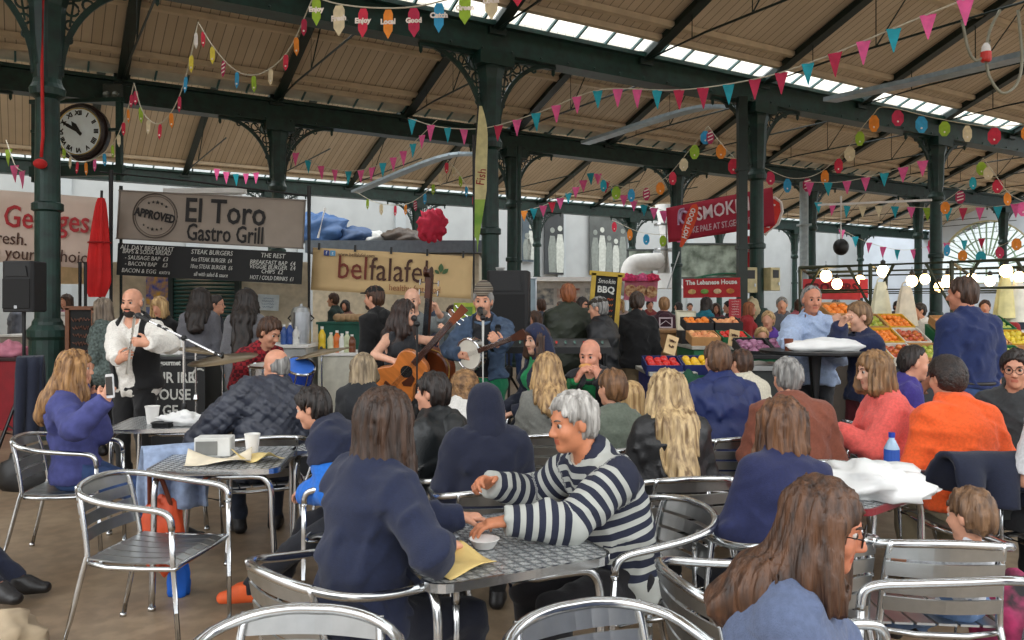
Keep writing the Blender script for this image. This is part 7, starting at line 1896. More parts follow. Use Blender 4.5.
for px_, hh, lb, c_ in SA: q = P(px_, 345, 10.45); bottle((q.x, q.y, zof(345, 10.3)), lb + ' on the white back counter of the grill stall', mat(c_, 0.3), hh * 10.4 / 800, 0.045, group='sauce bottles on the stall counters')
for i, (px_, hh, lb, c_) in enumerate([(322, 26, 'yellow mustard bottle', (220, 186, 40)), (331, 20, 'clear oil bottle', (206, 206, 170)), (337, 22, 'orange sauce bottle', (214, 110, 40)), (342, 19, 'white sauce bottle', (220, 220, 214)), (347, 21, 'green-capped bottle', (190, 196, 160)), (352, 18, 'brown sauce bottle', (110, 60, 36))]):
    q = P(px_, 353, 10.75); bottle((q.x, q.y, zof(353, 10.6)), lb + ' on the white cloth falafel counter', mat(c_, 0.3), hh * 10.7 / 800, 0.05, group='sauce bottles on the stall counters')
e = thing('hot_water_urn', 'steel hot water urn by the black post of the falafel stall', 'urn', (P(301, 0, 10.6).x, 10.6, zof(345, 10.3))); mb = MB(); mb.lathe([(0.13, 0), (0.13, 0.42), (0.10, 0.48), (0.02, 0.5), (0.02, 0.53), (0.001, 0.53)], 20); obj('body', mb, STEEL, e); mb = MB(); mb.box((0, -0.14, 0.08), (0.03, 0.06, 0.04)); obj('tap', mb, BLACK, e); mb = MB(); mb.tube([(-0.13, 0, 0.3), (-0.17, 0, 0.34), (-0.13, 0, 0.38)], 0.012, 6); mb.tube([(0.13, 0, 0.3), (0.17, 0, 0.34), (0.13, 0, 0.38)], 0.012, 6); obj('handle', mb, BLACK, e)
counter('green-fronted back shelf inside the falafel stall', 318, 372, 13.2, zof(322, 13.2), 0.6, mat((20, 90, 74), 0.6))
for i in range(6):
    q = P(338 + i * 5.2, 318, 13.3); mb = MB(); mb.ball((0, 0, 0.07), (0.085, 0.08, 0.07), 10, 7); tag(obj('bread_roll', mb, mat((196, 160, 120), 0.7), None, smooth=True, loc=(q.x, q.y, zof(322, 13.2))), 'bread roll in the row on the back shelf of the falafel stall', 'bread', 'bread rolls on the falafel shelf')
# ---- falafel banner
s = Sign('banner', 'sand-coloured banner reading belfalafel with a green leaf', 'banner', (313, 247.5, 11.9), (473, 256.5, 11.9), (313, 290, 11.9), mat((206, 176, 128), 0.75, 0, 0.05, 3), 0.006, 0.012)
u = 11.9 / 800
RUST = mat((112, 44, 30), 0.7)
def slab(s, t, size, x, z, m, sx):
    """lettering with a short foot bar under the stems"""
    o = s.text('lettering', t, size, x, z, m, sx, bold=0.001)
    return o
slab(s, 'bel', 33 * u, -39 * u, 2 * u, RUST, 0.80); slab(s, 'falafel', 33 * u, 7.5 * u, 2 * u, BRI, 0.80)
s.text('small_lettering', 'healthy fast food', 9 * u, 24 * u, -14.5 * u, mat((150, 96, 60), 0.7), 0.86)
s.text('small_lettering', 'www.belfalafel.com', 5.2 * u, -36 * u, 16 * u, BRI, 0.9)
for i, c_ in enumerate(((50, 70, 140), (96, 160, 200))):
    s.shape('icon', rrect(5.4 * u, 5.4 * u, 0.01), mat(c_, 0.6), ((-66 + 6.2 * i) * u, 16.5 * u)); s.text('icon_letter', 'ft'[i], 5 * u, (-66 + 6.2 * i) * u, 16.5 * u, WHITE)
for (a, dx, dz, L_) in ((1.57, 0, 0, 9.5), (0.75, 1.5, -1, 8), (2.5, -1.5, -1, 6)):
    leaf = [(L_ * u * t * math.cos(a) - q * L_ * u * 0.28 * math.sin(PI * t) * math.sin(a), L_ * u * t * math.sin(a) + q * L_ * u * 0.28 * math.sin(PI * t) * math.cos(a)) for q, ts in ((-1, (0, .15, .3, .5, .7, .85, 1)), (1, (.85, .7, .5, .3, .15))) for t in ts]
    s.shape('leaf', leaf, mat((70, 100, 62), 0.7), ((49 + dx) * u, (3 + dz) * u))
for i in range(5): mb = MB(); mb.box((-s.w * 0.46 + i * s.w * 0.225, -0.02, s.h / 2 + 0.02), (0.03, 0.03, 0.1)); obj('clip', mb, BLACK, s.e)
post(473.5, 0, 12.0, 0, zof(135, 12.0), 0.02, BLACK, 'thin black pole at the right end of the falafel banner')
# feather flag
e = thing('feather_flag', 'narrow cream and green feather flag beside the falafel banner', 'flag', tuple(P(480, 252, 12.15)))
u = 12.15 / 800; mb = MB()
def ff(z0, z1):
    L = []; R = []
    for i in range(11):
        t = z0 + (z1 - z0) * i / 10; z = t * 146 * u; a = -5.5 * u + (2.5 * u if t < 0.08 else 0); b = (-3 + 9.5 * min(1, t * 2.4) if t < 0.75 else 6.5 - 7.5 * ((t - 0.75) / 0.25) ** 2) * u
        L.append((a + 4 * u * t ** 3, z)); R.append((max(b, a + 0.01) + 3 * u * t ** 3, z))
    return L[::-1] + R
mb.prism([q for q in ff(0.36, 1.0)][::-1], 0.01); obj('upper_cloth', mb, mat((214, 204, 150), 0.7), e)
mb = MB(); mb.prism([q for q in ff(0.0, 0.36)][::-1], 0.01); obj('lower_cloth', mb, mat((120, 170, 60), 0.7, c2=(170, 196, 90), scale=3), e)
mb = MB(); mb.text('Fish', 12 * u, (1.5 * u, -0.012, 75 * u), (0.15, 0, 1), (-1, 0, 0.15), 0.006, sx=0.9); obj('lettering', mb, mat((150, 36, 36), 0.7), e)
mb = MB(); mb.tube([(-5.8 * u, 0, -zof(252, 12.15) + 0.02), (-5.8 * u, 0, 90 * u), (-1.5 * u, 0, 148 * u)], 0.014, 6); obj('pole', mb, BLACK, e)
# ---- kiosk roof with tarpaulins behind
k0, k1 = P(306, 240, 21), P(482, 244, 21)
e = thing('kiosk', 'grey flat-roofed kiosk behind the falafel banner', 'kiosk', ((k0.x + k1.x) / 2, 22.4, 0)); w = k1.x - k0.x
mb = MB(); mb.box((0, 0, 3.13), (w, 3, 0.32)); obj('roof', mb, mat((96, 104, 112), 0.6), e); mb = MB(); mb.box((0, 0.2, 1.48), (w - 0.2, 2.6, 2.96)); obj('wall', mb, mat((196, 184, 160), 0.7), e)
for i, (px_, c_, r_, nm) in enumerate([(318, (64, 96, 140), (0.75, 0.5, 0.5), 'blue tarpaulin heaped'), (352, (60, 84, 120), (0.6, 0.4, 0.26), 'dark blue tarpaulin lying'), (369, (206, 206, 200), (0.4, 0.3, 0.2), 'white sheeting bundled'), (400, (84, 72, 62), (0.5, 0.35, 0.24), 'brown crate cloth lying')]):
    lump('tarpaulin', nm + ' on the kiosk roof behind the falafel banner', 'tarpaulin', (P(px_, 0, 21.6).x, 21.8, 3.29), r_, mat(c_, 0.5), 70 + i, 0.3)
lump('cloth_decoration', 'crumpled pinkish-red cloth hanging above the falafel banner', 'decoration', tuple(P(432, 226, 20)), (0.3, 0.1, 0.34), mat((206, 40, 72), 0.7), 80, 0.45, flat=False)
mb = MB(); mb.tube([P(325, 208, 20.5), P(318, 238, 20.5)], 0.03, 6); tag(obj('pole', mb, WHITE, None), 'white pole leaning on the kiosk roof', 'pole')
counter('dark shelf unit right of the double bass', 444, 486, 11.9, zof(320, 12.1), 0.5, mat((60, 66, 64), 0.6))
e = thing('crate', 'yellow-green carton right of the double bass', 'box', tuple(P(465, 320, 12.1))); mb = MB(); mb.box((0, 0, 0.13), (0.32, 0.28, 0.26)); obj('box', mb, mat((160, 176, 60), 0.6, 0, 0.2, 9), e, bevel=0.008); mb = MB(); mb.box((0, -0.142, 0.14), (0.24, 0.004, 0.12)); obj('label', mb, mat((90, 130, 50), 0.6), e)
# ---- panels and white stall in the middle
s = Sign('panel', 'tall grey-blue panel standing left of the green wax coat', 'panel', (524, 278, 10.9), (536, 278, 10.9), (524, 345, 10.9), mat((142, 158, 166), 0.5), 0.06); s.frame(STEEL, 0.015, 0.07)
s = Sign('frame_panel', 'pale grey door frame beside the tall loudspeaker', 'panel', (497, 268, 9.6), (504, 268, 9.6), (497, 345, 9.6), mat((150, 152, 150), 0.5), 0.05); s.frame(mat((170, 170, 166), 0.5), 0.015, 0.06)
e = thing('kiosk', 'white kiosk with printed boards past the green wax coat', 'kiosk', (P(572, 0, 24).x, 25.2, 0)); w = 92 * 24 / 800
mb = MB(); mb.box((0, 0, 1.15), (w, 2.2, 2.3)); obj('wall', mb, mat((206, 204, 200), 0.7), e)
for i, (x, c_) in enumerate(((-0.9, (120, 130, 140)), (-0.1, (170, 90, 80)), (0.75, (90, 110, 120)))):
    mb = MB(); mb.box((x, -1.12, 1.85), (0.7, 0.03, 0.5)); obj('board', mb, mat(c_, 0.7, 0, 0.3, 5, c2=(220, 216, 206)), e)
mb = MB(); mb.box((0, -0.3, 2.36), (w + 0.3, 2.9, 0.12)); obj('roof', mb, WHITE, e)
for (a, b, c_, d, lb, cc) in ((543, 204, 562, 275, 'tall dark poster high on the back wall', (40, 44, 46)), (588, 206, 626, 275, 'wide black and white figure poster high on the back wall', (74, 78, 76)), (521, 206, 532, 262, 'narrow dark poster left of the tall one on the back wall', (64, 76, 84))):
    p0, p1, p2 = wall_pt(a, b), wall_pt(c_, b), wall_pt(a, d)
    e = thing('wall_poster', lb, 'poster', tuple((p1 + p2) / 2 - W_ * 0.12), RZU); ww = (p1 - p0).length * 1.0; hh = p0.z - p2.z
    mb = MB(); mb.box((0, 0, 0), (ww, 0.05, hh)); obj('board', mb, mat(cc, 0.6, 0, 0.3, 1.2), e)
    r_ = random.Random(a)
    for k in range(5 if ww > 1.5 else 2):
        x = -ww * 0.36 + ww * 0.18 * k if ww > 1.5 else (-0.1 + 0.4 * k) * ww; hh2 = hh * r_.uniform(0.45, 0.7); mb = MB()
        mb.prism([(-0.2, 0), (0.2, 0), (0.26, hh2 * 0.5), (0.14, hh2 * 0.78), (-0.14, hh2 * 0.78), (-0.26, hh2 * 0.5)], 0.01, (x, -0.035, -hh / 2 + 0.1)); mb.lathe([(0.001, 0), (0.14, 0), (0.14, 0.008), (0.001, 0.008)], 12, (x, -0.032, -hh / 2 + 0.1 + hh2 * 0.9), Matrix.Rotation(PI / 2, 3, 'X')); obj('printed_figure', mb, mat((176, 180, 172) if k % 2 else (120, 126, 120), 0.7), e)
# white duct
dp = lambda a, b: P(a, b, 24.5)
e = thing('duct', 'thick white extraction duct with an elbow beyond the yellow-framed board', 'duct')
mb = MB(); mb.tube(smooth_path([dp(628, 300), dp(629, 275), dp(634, 264), dp(650, 262), dp(664, 262)], 5), 0.27, 16); mb.tube([dp(664, 205), dp(664, 285)], 0.28, 16); obj('pipe', mb, WHITE, e, smooth=True)
mb = MB(); q = dp(664, 277); mb.lathe([(0.6, -0.35), (0.3, 0.1)], 20, q); obj('hood', mb, WHITE, e)
for py_ in (225, 250): mb = MB(); q = dp(664, py_); mb.lathe([(0.3, -0.04), (0.31, 0), (0.3, 0.04)], 18, q, cap=False); obj('joint', mb, STEEL, e)
# mural panes
for (a, b, c_, d, Y, lb) in ((676, 244, 738, 278, 27, 'mottled grey-green mural behind the red smoke banner'), (628, 250, 652, 290, 27.5, 'dim grey-green mural behind the white duct')):
    s = Sign('mural', lb, 'mural', (a, b, Y), (c_, b, Y), (a, d, Y), mat((92, 104, 90), 0.6, 0, 0.3, 2.5, c2=(160, 172, 158))); s.frame(mat((70, 76, 74), 0.6), 0.06)
# ---- yellow-framed chalkboard on its easel
s = Sign('chalkboard', 'yellow-framed barbecue chalkboard on a pale easel', 'sign', (594, 273, 9.0), (620, 275, 9.0), (592, 336, 9.0), mat((22, 24, 24), 0.8)); s.frame(mat((176, 146, 40), 0.5), 0.05)
u = 9.0 / 800
s.text('chalk_lettering', 'Smokin', 6.6 * u, 0, 24 * u, CHALK, 0.9, shear=0.2); s.text('chalk_lettering', 'BBQ', 9 * u, 0, 15.5 * u, CHALK, 1.0, bold=0.003)
for i, c_ in enumerate(((196, 90, 50), (206, 120, 60), (190, 70, 50), (190, 150, 60), (150, 170, 80), (196, 190, 60))): s.scribble(1, 0, (6 - 5.6 * i) * u, 0.24, 0.04, mat(c_, 0.9))
for (a, b) in (((-0.1, 0.04, -s.h / 2), (-0.14, -0.05, -s.h / 2 - 0.55)), ((0.1, 0.04, -s.h / 2), (0.16, -0.05, -s.h / 2 - 0.55)), ((0, 0.06, 0), (0, 0.5, -s.h / 2 - 0.5))):
    mb = MB(); z = zof(305 + 1.0, 9); a, b = Vector(a), Vector(b); b.z = -(s.e.matrix_world.translation.z) + 0.02; mb.bar(a, b, 0.035, 0.03); obj('leg', mb, mat((190, 180, 160), 0.6), s.e)
s = Sign('food_banner', 'pink picture banner with round food plates beyond the black-topped man', 'banner', (625, 279, 17), (658, 281, 17), (625, 300, 17), mat((206, 120, 140), 0.7, 0, 0.2, 5))
for i in range(3): mb = MB(); mb.lathe([(0.001, 0), (0.13, 0), (0.13, 0.01), (0.001, 0.01)], 14, (-0.22 + 0.22 * i, -0.014, -0.02), Matrix.Rotation(PI / 2, 3, 'X')); obj('plate_picture', mb, mat((190, 110, 70), 0.7, 0, 0.3, 20, c2=(230, 200, 150)), s.e)
for i, (a, c_) in enumerate(((629, (210, 60, 110)), (642, (220, 90, 140)), (652, (206, 50, 90)))): lump('flower_bunch', ['pink flower bunch at the left', 'pink flower bunch in the middle', 'crimson flower bunch at the right'][i] + ' on top of the pink picture banner', 'flowers', tuple(P(a, 281, 16.9)), (0.14, 0.1, 0.09), mat(c_, 0.8, 0, 0.3, 20), 90 + i, 0.4)
counter('wooden market counter beside the man in khaki trousers', 645, 692, 9.9, zof(330, 9.9), 0.7, mat((150, 108, 64), 0.5, 0, 0.15, 4, stretch=(6, 6, 1)))
s = Sign('panel', 'cream panel leaning on the wooden counter', 'panel', (676, 311, 10.0), (695, 312, 10.0), (676, 336, 9.85), mat((206, 200, 176), 0.6), 0.02); s.frame(mat((180, 172, 150), 0.6), 0.012, 0.03)
# ---- smoke banner, food flags, lebanese stall
s = Sign('banner', 'big red banner reading Smokin hung behind the meter box column', 'banner', (666, 208, 18.5), (772, 187, 16.6), (666, 243, 18.5), mat((172, 34, 60), 0.7, 0, 0.06, 2), 0.006, 0.012)
u = 17.4 / 800
s.text('lettering', 'SMOKIN', 19 * u, 7 * u, 5.5 * u, mat((232, 214, 218), 0.7), 0.86, bold=0.006, rot=0.02); s.text('small_lettering', 'SMOKE PALE AT ST.GEORGES', 9.0 * u, -1 * u, -10 * u, mat((214, 180, 190), 0.7), 0.70, bold=0.003)
mb = MB(); mb.tube(smooth_path([(-34 * u, s.off, 9 * u), (-40 * u, s.off, 11 * u), (-43 * u, s.off, 4 * u), (-39 * u, s.off, -1 * u), (-33 * u, s.off, 2 * u)], 5), 0.03, 6); mb.tube(smooth_path([(-46 * u, s.off, -2 * u), (-44 * u, s.off, 12 * u), (-38 * u, s.off, 14 * u)], 5), 0.025, 6); obj('swirl', mb, mat((196, 170, 200), 0.7), s.e)
def feather(label, p, lean, L, w, words, m, border=None):
    e = thing('feather_flag', label, 'flag', tuple(p)); X = Vector((math.cos(lean), 0, math.sin(lean))); D = Vector((-math.sin(lean), 0, math.cos(lean)))
    out = [(0.1 * w, 0), (0.5 * w, 0.35 * L), (0.55 * w, 0.7 * L), (0.4 * w, 0.92 * L), (0.1 * w, L), (-0.25 * w, 0.95 * L), (-0.45 * w, 0.75 * L), (-0.42 * w, 0.4 * L), (-0.12 * w, 0)]
    mb = MB(); mb.prism(out, 0.012, (0, 0, 0), X, D); obj('cloth', mb, m, e)
    if border: mb = MB(); mb.tube([X * a + D * b for a, b in out], 0.035, 6, closed=True); obj('border', mb, border, e)
    mb = MB(); mb.text(words, min(w * 0.62, L * 1.15 / len(words)), D * L * 0.54 + Vector((0, -0.02, 0)), D, -X, 0.006, sx=0.9, bold=0.004); obj('lettering', mb, WHITE, e)
    mb = MB(); mb.tube([-D * 0.1, D * -0.9], 0.015, 6); obj('pole', mb, STEEL, e)
ORR = mat((214, 74, 34), 0.7)
feather('orange-red hot food feather flag by the second-row column', P(681, 247, 16.2), -0.32, 46 * 16.2 / 800, 0.22, 'HOT FOOD', ORR)
feather('red hot food flag with white border behind the meter box column', P(763, 234, 16.9), -0.25, 38 * 16.9 / 800, 0.5, 'HOT', mat((206, 48, 36), 0.7), WHITE)
s = Sign('flag_panel', 'narrow red flag hanging beside the square downpipe', 'flag', (745, 236, 16.3), (751, 236, 16.3), (745, 268, 16.3), mat((200, 40, 48), 0.7)); s.text('lettering', 'HOT', 0.1, 0, 0.1, WHITE, rot=PI / 2)
s = Sign('banner', 'red banner reading The Lebanese House over a food stall', 'banner', (683, 279, 15.6), (740, 277.5, 15.2), (683, 298, 15.6), mat((176, 36, 42), 0.7), 0.03); u = 15.4 / 800
s.text('lettering', 'The Lebanese House', 6.4 * u, 0, 5.5 * u, WHITE, 0.92, bold=0.004)
for i, c_ in enumerate(((206, 170, 110), (110, 150, 70), (220, 190, 150), (190, 120, 60))): mb = MB(); mb.ball(((-19 + 12.5 * i) * u, -0.012, -3.5 * u), (4 * u, 0.01, 2.6 * u), 12, 6); obj('food_picture', mb, mat(c_, 0.7, 0, 0.3, 20), s.e)
s = Sign('menu_board', 'red menu board below the right end of the Lebanese banner', 'sign', (729, 299, 15.0), (741, 299, 15.0), (729, 318, 15.0), mat((186, 60, 70), 0.7))
s.scribble(6, 0, 0.13, 0.16, 0.03, WHITE)
e = thing('canopy', 'small green canopy arch above the Lebanese banner', 'canopy', tuple(P(728, 279, 16.4))); mb = MB(); n = 14
for y in (0,): mb.grid(lambda u_, v: (0.55 * math.cos(PI - PI * u_), v * 0.8, 0.13 * math.sin(PI * u_)), 16, 3, 0.03)
obj('cloth', mb, mat((30, 110, 80), 0.6), e); mb = MB(); mb.bar((-0.55, 0, 0), (0.55, 0, 0), 0.03, 0.03); obj('rail', mb, GREEN, e)
counter('white counter of the Lebanese stall', 690, 740, 15.4, 1.0, 0.6, mat((170, 160, 150), 0.6), WHITE)
# ---- meter boxes on the column
c = ROW1 + U_ * 6.15
def mbox(label, p, rz, w, d, h, m):
    e = thing('meter_box', label, 'box', tuple(p), rz); mb = MB(); mb.box((0, 0, 0), (w, d, h)); obj('case', mb, m, e, bevel=0.015); mb = MB(); mb.box((0, -d / 2 - 0.004, h * 0.22), (w * 0.6, 0.01, h * 0.34)); obj('window', mb, BLACK, e); mb = MB(); mb.box((w * 0.3, -d / 2 - 0.008, -h * 0.2), (0.03, 0.02, 0.06)); obj('latch', mb, STEEL, e)
CRM = mat((196, 184, 140), 0.5)
mbox('cream meter box on the left of its column', (c.x - 0.24, c.y - 0.22, zof(280, 15.7)), 0.25, 0.3, 0.2, 0.5, CRM); mbox('cream meter box on the right of its column', (c.x + 0.27, c.y - 0.1, zof(279, 15.8)), 0.5, 0.26, 0.2, 0.46, CRM)
lump('paper_sack', 'pale paper sack tied below the cream meter boxes', 'bag', (c.x - 0.17, c.y - 0.28, zof(308, 15.5)), (0.13, 0.1, 0.2), mat((200, 186, 150), 0.8), 95, 0.2, flat=False)
# column skirt
mb = MB(); mb.lathe([(0.3, 0), (0.3, zof(322, 15.9)), (0.24, zof(312, 15.9)), (0.2, zof(308, 15.9))], 20, (0, 0, 0)); o = struct(obj('trim_skirt', mb, GREEN, None, loc=(c.x, c.y, 0)))

# ================================================================ produce
def fruit_mesh(r, m, sq=1.0, dimple=True):
    mb = MB(); pr = []
    for i in range(9):
        a = PI * i / 8; pr.append((max(r * math.sin(a), 0.0008), -r * sq * math.cos(a) + (0.25 * r * math.exp(-(math.sin(a) * 3) ** 2) * (1 if a < 1.5 else -1) if dimple else 0)))
    mb.lathe(pr, 10, cap=False); return mb
NF = [0]
def tray(label, fl, p, tilt, rz, w, d, cols_, r, m, box_m, kind, n=(5, 4), sq=1.0, grp='fruit in the market trays', h=0.1):
    """open box holding rows of single fruits"""
    e = thing('produce_tray', label, 'tray', tuple(p)); e.rotation_euler = (tilt, 0, rz)
    mb = MB(); mb.box((0, 0, 0.006), (w, d, 0.012)); obj('bottom', mb, box_m, e)
    for (c_, s_) in (((0, -d / 2, h / 2), (w, 0.012, h)), ((0, d / 2, h / 2), (w, 0.012, h)), ((-w / 2, 0, h / 2), (0.012, d, h)), ((w / 2, 0, h / 2), (0.012, d, h))):
        mb = MB(); mb.box(c_, s_); obj('side', mb, box_m, e)
    R = Matrix.Rotation(rz, 3, 'Z') @ Matrix.Rotation(tilt, 3, 'X'); me = None
    for i in range(n[0]):
        for j in range(n[1]):
            q = Vector(((i + 0.5) / n[0] - 0.5, (j + 0.5) / n[1] - 0.5, 0)); q = Vector((q.x * (w - 0.03) + rnd.uniform(-.008, .008), q.y * (d - 0.03) + rnd.uniform(-.008, .008), h * 0.62 + rnd.uniform(-0.01, 0.02)))
            if me is None: o = obj(kind, fruit_mesh(r, m, sq), m, None, smooth=True); me = o.data
            else: o = bpy.data.objects.new(kind, me); COL.objects.link(o)
            o.location = Vector(p) + R @ q; o.rotation_euler = (rnd.uniform(-.6, .6), rnd.uniform(-.6, .6), rnd.uniform(0, 6)); tag(o, fl, 'fruit' if kind not in ('pepper', 'onion', 'turnip', 'tomato') else 'vegetable', grp); NF[0] += 1
ORG = mat((232, 128, 36), 0.45, 0, 0.12, 20, 0.2, 160); APG = mat((150, 178, 60), 0.35, 0, 0.2, 8, c2=(196, 186, 80)); APR = mat((190, 44, 40), 0.3, 0, 0.3, 8, c2=(214, 130, 60)); LEM = mat((226, 200, 60), 0.4); PCH = mat((232, 140, 90), 0.6, 0, 0.2, 8, c2=(240, 180, 120)); TOM = mat((204, 44, 30), 0.25); ONI = mat((120, 50, 90), 0.35, 0, 0.3, 10, c2=(176, 120, 150)); PEP = mat((206, 40, 34), 0.2); PEY = mat((230, 186, 40), 0.2); PEA = mat((176, 186, 84), 0.4)
CARD = mat((176, 130, 80), 0.8); CARDW = mat((206, 200, 186), 0.7); GRNB = mat((26, 104, 66), 0.6); NAVB = mat((30, 40, 96), 0.6); BLKB = mat((34, 34, 36), 0.6); YELB = mat((206, 160, 40), 0.6)
# stepped fruit display at right
d0 = P(866, 0, 8.7); 
def bank(label, px0, px1, Y, z0, z1, d, m):
    a, b = P(px0, 0, Y), P(px1, 0, Y); w = b.x - a.x; e = thing('display_bank', label, 'stall', ((a.x + b.x) / 2, Y, 0))
    mb = MB(); mb.prism([(0, 0), (d, 0), (d, z1 - 0.03), (0, z0 - 0.03)], w, (0, 0, 0), (0, 1, 0), (0, 0, 1)); obj('carcass', mb, m, e)
    mb = MB(); mb.box((0, -0.012, z0 - 0.1), (w, 0.02, 0.16)); obj('front_board', mb, mat((24, 26, 28), 0.7), e)
    return e, w, math.atan2(z1 - z0, d)
ZA, ZB = 0.92, 1.42
e, w, tl = bank('sloping dark fruit bank left of the tall man in blue', 864, 950, 8.7, ZA, ZB, 1.15, mat((46, 48, 52), 0.7))
cx = e.location.x
spec = [('orange-sided box of clementines at the left of the fruit bank', 'clementine in the orange-sided box', ORG, YELB, 'clementine', 1.0), ('white box of red and green apples on the fruit bank', 'red and green apple on the fruit bank', APR, CARDW, 'apple', 0.9), ('card box of green apples on the fruit bank', 'green apple in the card box on the fruit bank', APG, CARD, 'apple', 0.9)]
for r_ in range(3):
    for k in range(3):
        lb, fl, m_, bm, kd, sq = spec[(k + r_ * 2) % 3]
        yy = 0.19 + 0.37 * r_; rowname = ('front', 'middle', 'back')[r_]; colname = ('left', 'centre', 'right')[k]
        tray('%s, %s row %s' % (lb.split(' at ')[0].split(' on ')[0], rowname, colname), fl, (cx - w * 0.33 + w * 0.33 * k, 8.7 + yy, ZA + yy * (ZB - ZA) / 1.15 + 0.005), tl, 0, 0.29, 0.36, None, 0.036, m_, bm, kd, (4, 4), sq)
e, w, tl = bank('sloping green fruit bank right of the tall man in blue', 980, 1060, 8.6, 0.90, 1.40, 1.15, GRNB)
cx = e.location.x
spec = [('yellow box of lemons', 'lemon in the yellow box', LEM, YELB, 'lemon', 1.25), ('green box of pears', 'pear in the green box', PEA, GRNB, 'pear', 1.3), ('card box of peaches', 'peach in the card box', PCH, CARD, 'peach', 0.95)]
for r_ in range(3):
    for k in range(3):
        lb, fl, m_, bm, kd, sq = spec[(k + r_) % 3]; yy = 0.19 + 0.37 * r_
        tray('%s at the right fruit bank, %s row %s' % (lb, ('front', 'middle', 'back')[r_], ('left', 'centre', 'right')[k]), fl, (cx - w * 0.33 + w * 0.33 * k, 8.6 + yy, 0.90 + yy * 0.5 / 1.15 + 0.005), tl, 0, 0.27, 0.36, None, 0.036, m_, bm, kd, (4, 3), sq)
counter('green cloth counter behind the fruit banks', 866, 1060, 10.2, 1.2, 0.6, GRNB)
counter('dark shelf of oranges behind the pale blue shirt', 822, 852, 8.9, zof(316, 8.9), 0.5, mat((60, 50, 40), 0.6))
q = P(836, 316, 9.15); tray('card tray of big oranges behind the boy in navy', 'big orange behind the boy in navy', (q.x, q.y, q.z), 0.35, 0, 0.30, 0.36, None, 0.045, ORG, CARD, 'orange', (3, 3))
# vegetable trestles in the middle
tm = mat((170, 166, 156), 0.6)
counter('pale trestle of peppers by the yellow-framed board', 652, 694, 7.6, zof(372, 7.6), 0.8, mat((60, 64, 130), 0.7), tm)
z = zof(372, 7.6); X0 = P(672, 0, 7.9).x
tray('navy tray of red peppers by the yellow-framed board', 'red pepper in the navy tray', (X0 - 0.12, 7.8, z), 0.25, 0, 0.34, 0.3, None, 0.042, PEP, NAVB, 'pepper', (4, 3), 1.1); tray('navy tray of yellow peppers by the yellow-framed board', 'yellow pepper in the navy tray', (X0 + 0.22, 7.85, z), 0.25, 0, 0.28, 0.3, None, 0.042, PEY, NAVB, 'pepper', (3, 3), 1.1)
s = Sign('price_card', 'tan price card propped behind the pepper trays', 'sign', (668, 334, 8.2), (679, 338, 8.2), (664, 352, 8.1), mat((206, 176, 130), 0.7)); s.scribble(2, 0, 0.04, 0.07, 0.04, BRI)
counter('dark trestle of peaches and tomatoes left of the meter box column', 694, 740, 8.8, zof(346, 8.8), 0.9, GRNB, tm)
z = zof(346, 8.8); X0 = P(717, 0, 9).x
mb = MB(); mb.box((0, 0, 0.075), (0.72, 0.3, 0.15)); tag(obj('tray_riser', mb, BLKB, None, bevel=0.004, loc=(X0 + 0.02, 9.42, z)), 'black riser lifting the back trays left of the meter box column', 'stand')
for i, (x, y, m_, fl, kd, bm) in enumerate(((-0.16, 9.0, PCH, 'peach in the front tray left of the meter box column', 'peach', CARD), (0.18, 9.0, TOM, 'tomato in the front tray left of the meter box column', 'tomato', GRNB), (-0.14, 9.4, ORG, 'orange in the raised tray left of the meter box column', 'orange', BLKB), (0.2, 9.4, PCH, 'peach in the raised tray left of the meter box column', 'peach', BLKB))):
    tray(['card tray of peaches, front left on the dark trestle', 'green tray of tomatoes, front right on the dark trestle', 'black tray of oranges, raised at the back of the dark trestle', 'black tray of peaches, raised at the back right of the dark trestle'][i], fl, (X0 + x, y, z + (0.18 if i > 1 else 0.03)), 0.2, 0, 0.31, 0.32, None, 0.04, m_, bm, kd, (4, 3))
s = Sign('price_card', 'tan price card standing at the dark trestle of peaches', 'sign', (730, 329, 8.7), (740, 331, 8.7), (727, 345, 8.65), mat((190, 160, 116), 0.7)); s.scribble(2, 0, 0.03, 0.07, 0.04, BRI)
counter('dark trestle of purple onions left of the pale blue shirt', 742, 795, 8.0, zof(355, 8.0), 0.8, GRNB, BLKB)
z = zof(355, 8.0); X0 = P(768, 0, 8.3).x
for i, (x, m_, lb, fl) in enumerate(((-0.17, ONI, 'black tray of purple onions, left of two', 'purple onion in the black trays'), (0.17, ONI, 'black tray of purple onions, right of two', 'purple onion in the black trays'))): tray(lb, fl, (X0 + x, 8.25, z), 0.3, 0, 0.32, 0.4, None, 0.045, m_, BLKB, 'onion', (4, 4), 0.85)
counter('steel newspaper table left of the rust sweater man', 742, 790, 6.7, zof(366, 6.7), 0.5, mat((40, 46, 44), 0.6), mat((150, 152, 150), 0.5))
z = zof(366, 6.7)
sheet('newspaper', 'open newspaper on the steel table, left sheet', 'newspaper', (P(755, 0, 6.95).x, 6.95, z), 12, 0.26, 0.34, mat((196, 192, 184), 0.8, 0, 0.25, 12, c2=(150, 140, 130)), 0.01, 15); sheet('newspaper', 'folded newspaper on the steel table, right sheet', 'newspaper', (P(778, 0, 6.95).x, 6.95, z), -8, 0.2, 0.3, mat((206, 190, 180), 0.8, 0, 0.25, 12, c2=(180, 110, 100)), 0.01, 16)
lump('green_sack', 'green cloth sack beside the pepper trestle', 'bag', (P(692, 0, 6.9).x, 6.9, 0), (0.28, 0.22, 0.62), mat((18, 70, 50), 0.8), 97, 0.15)
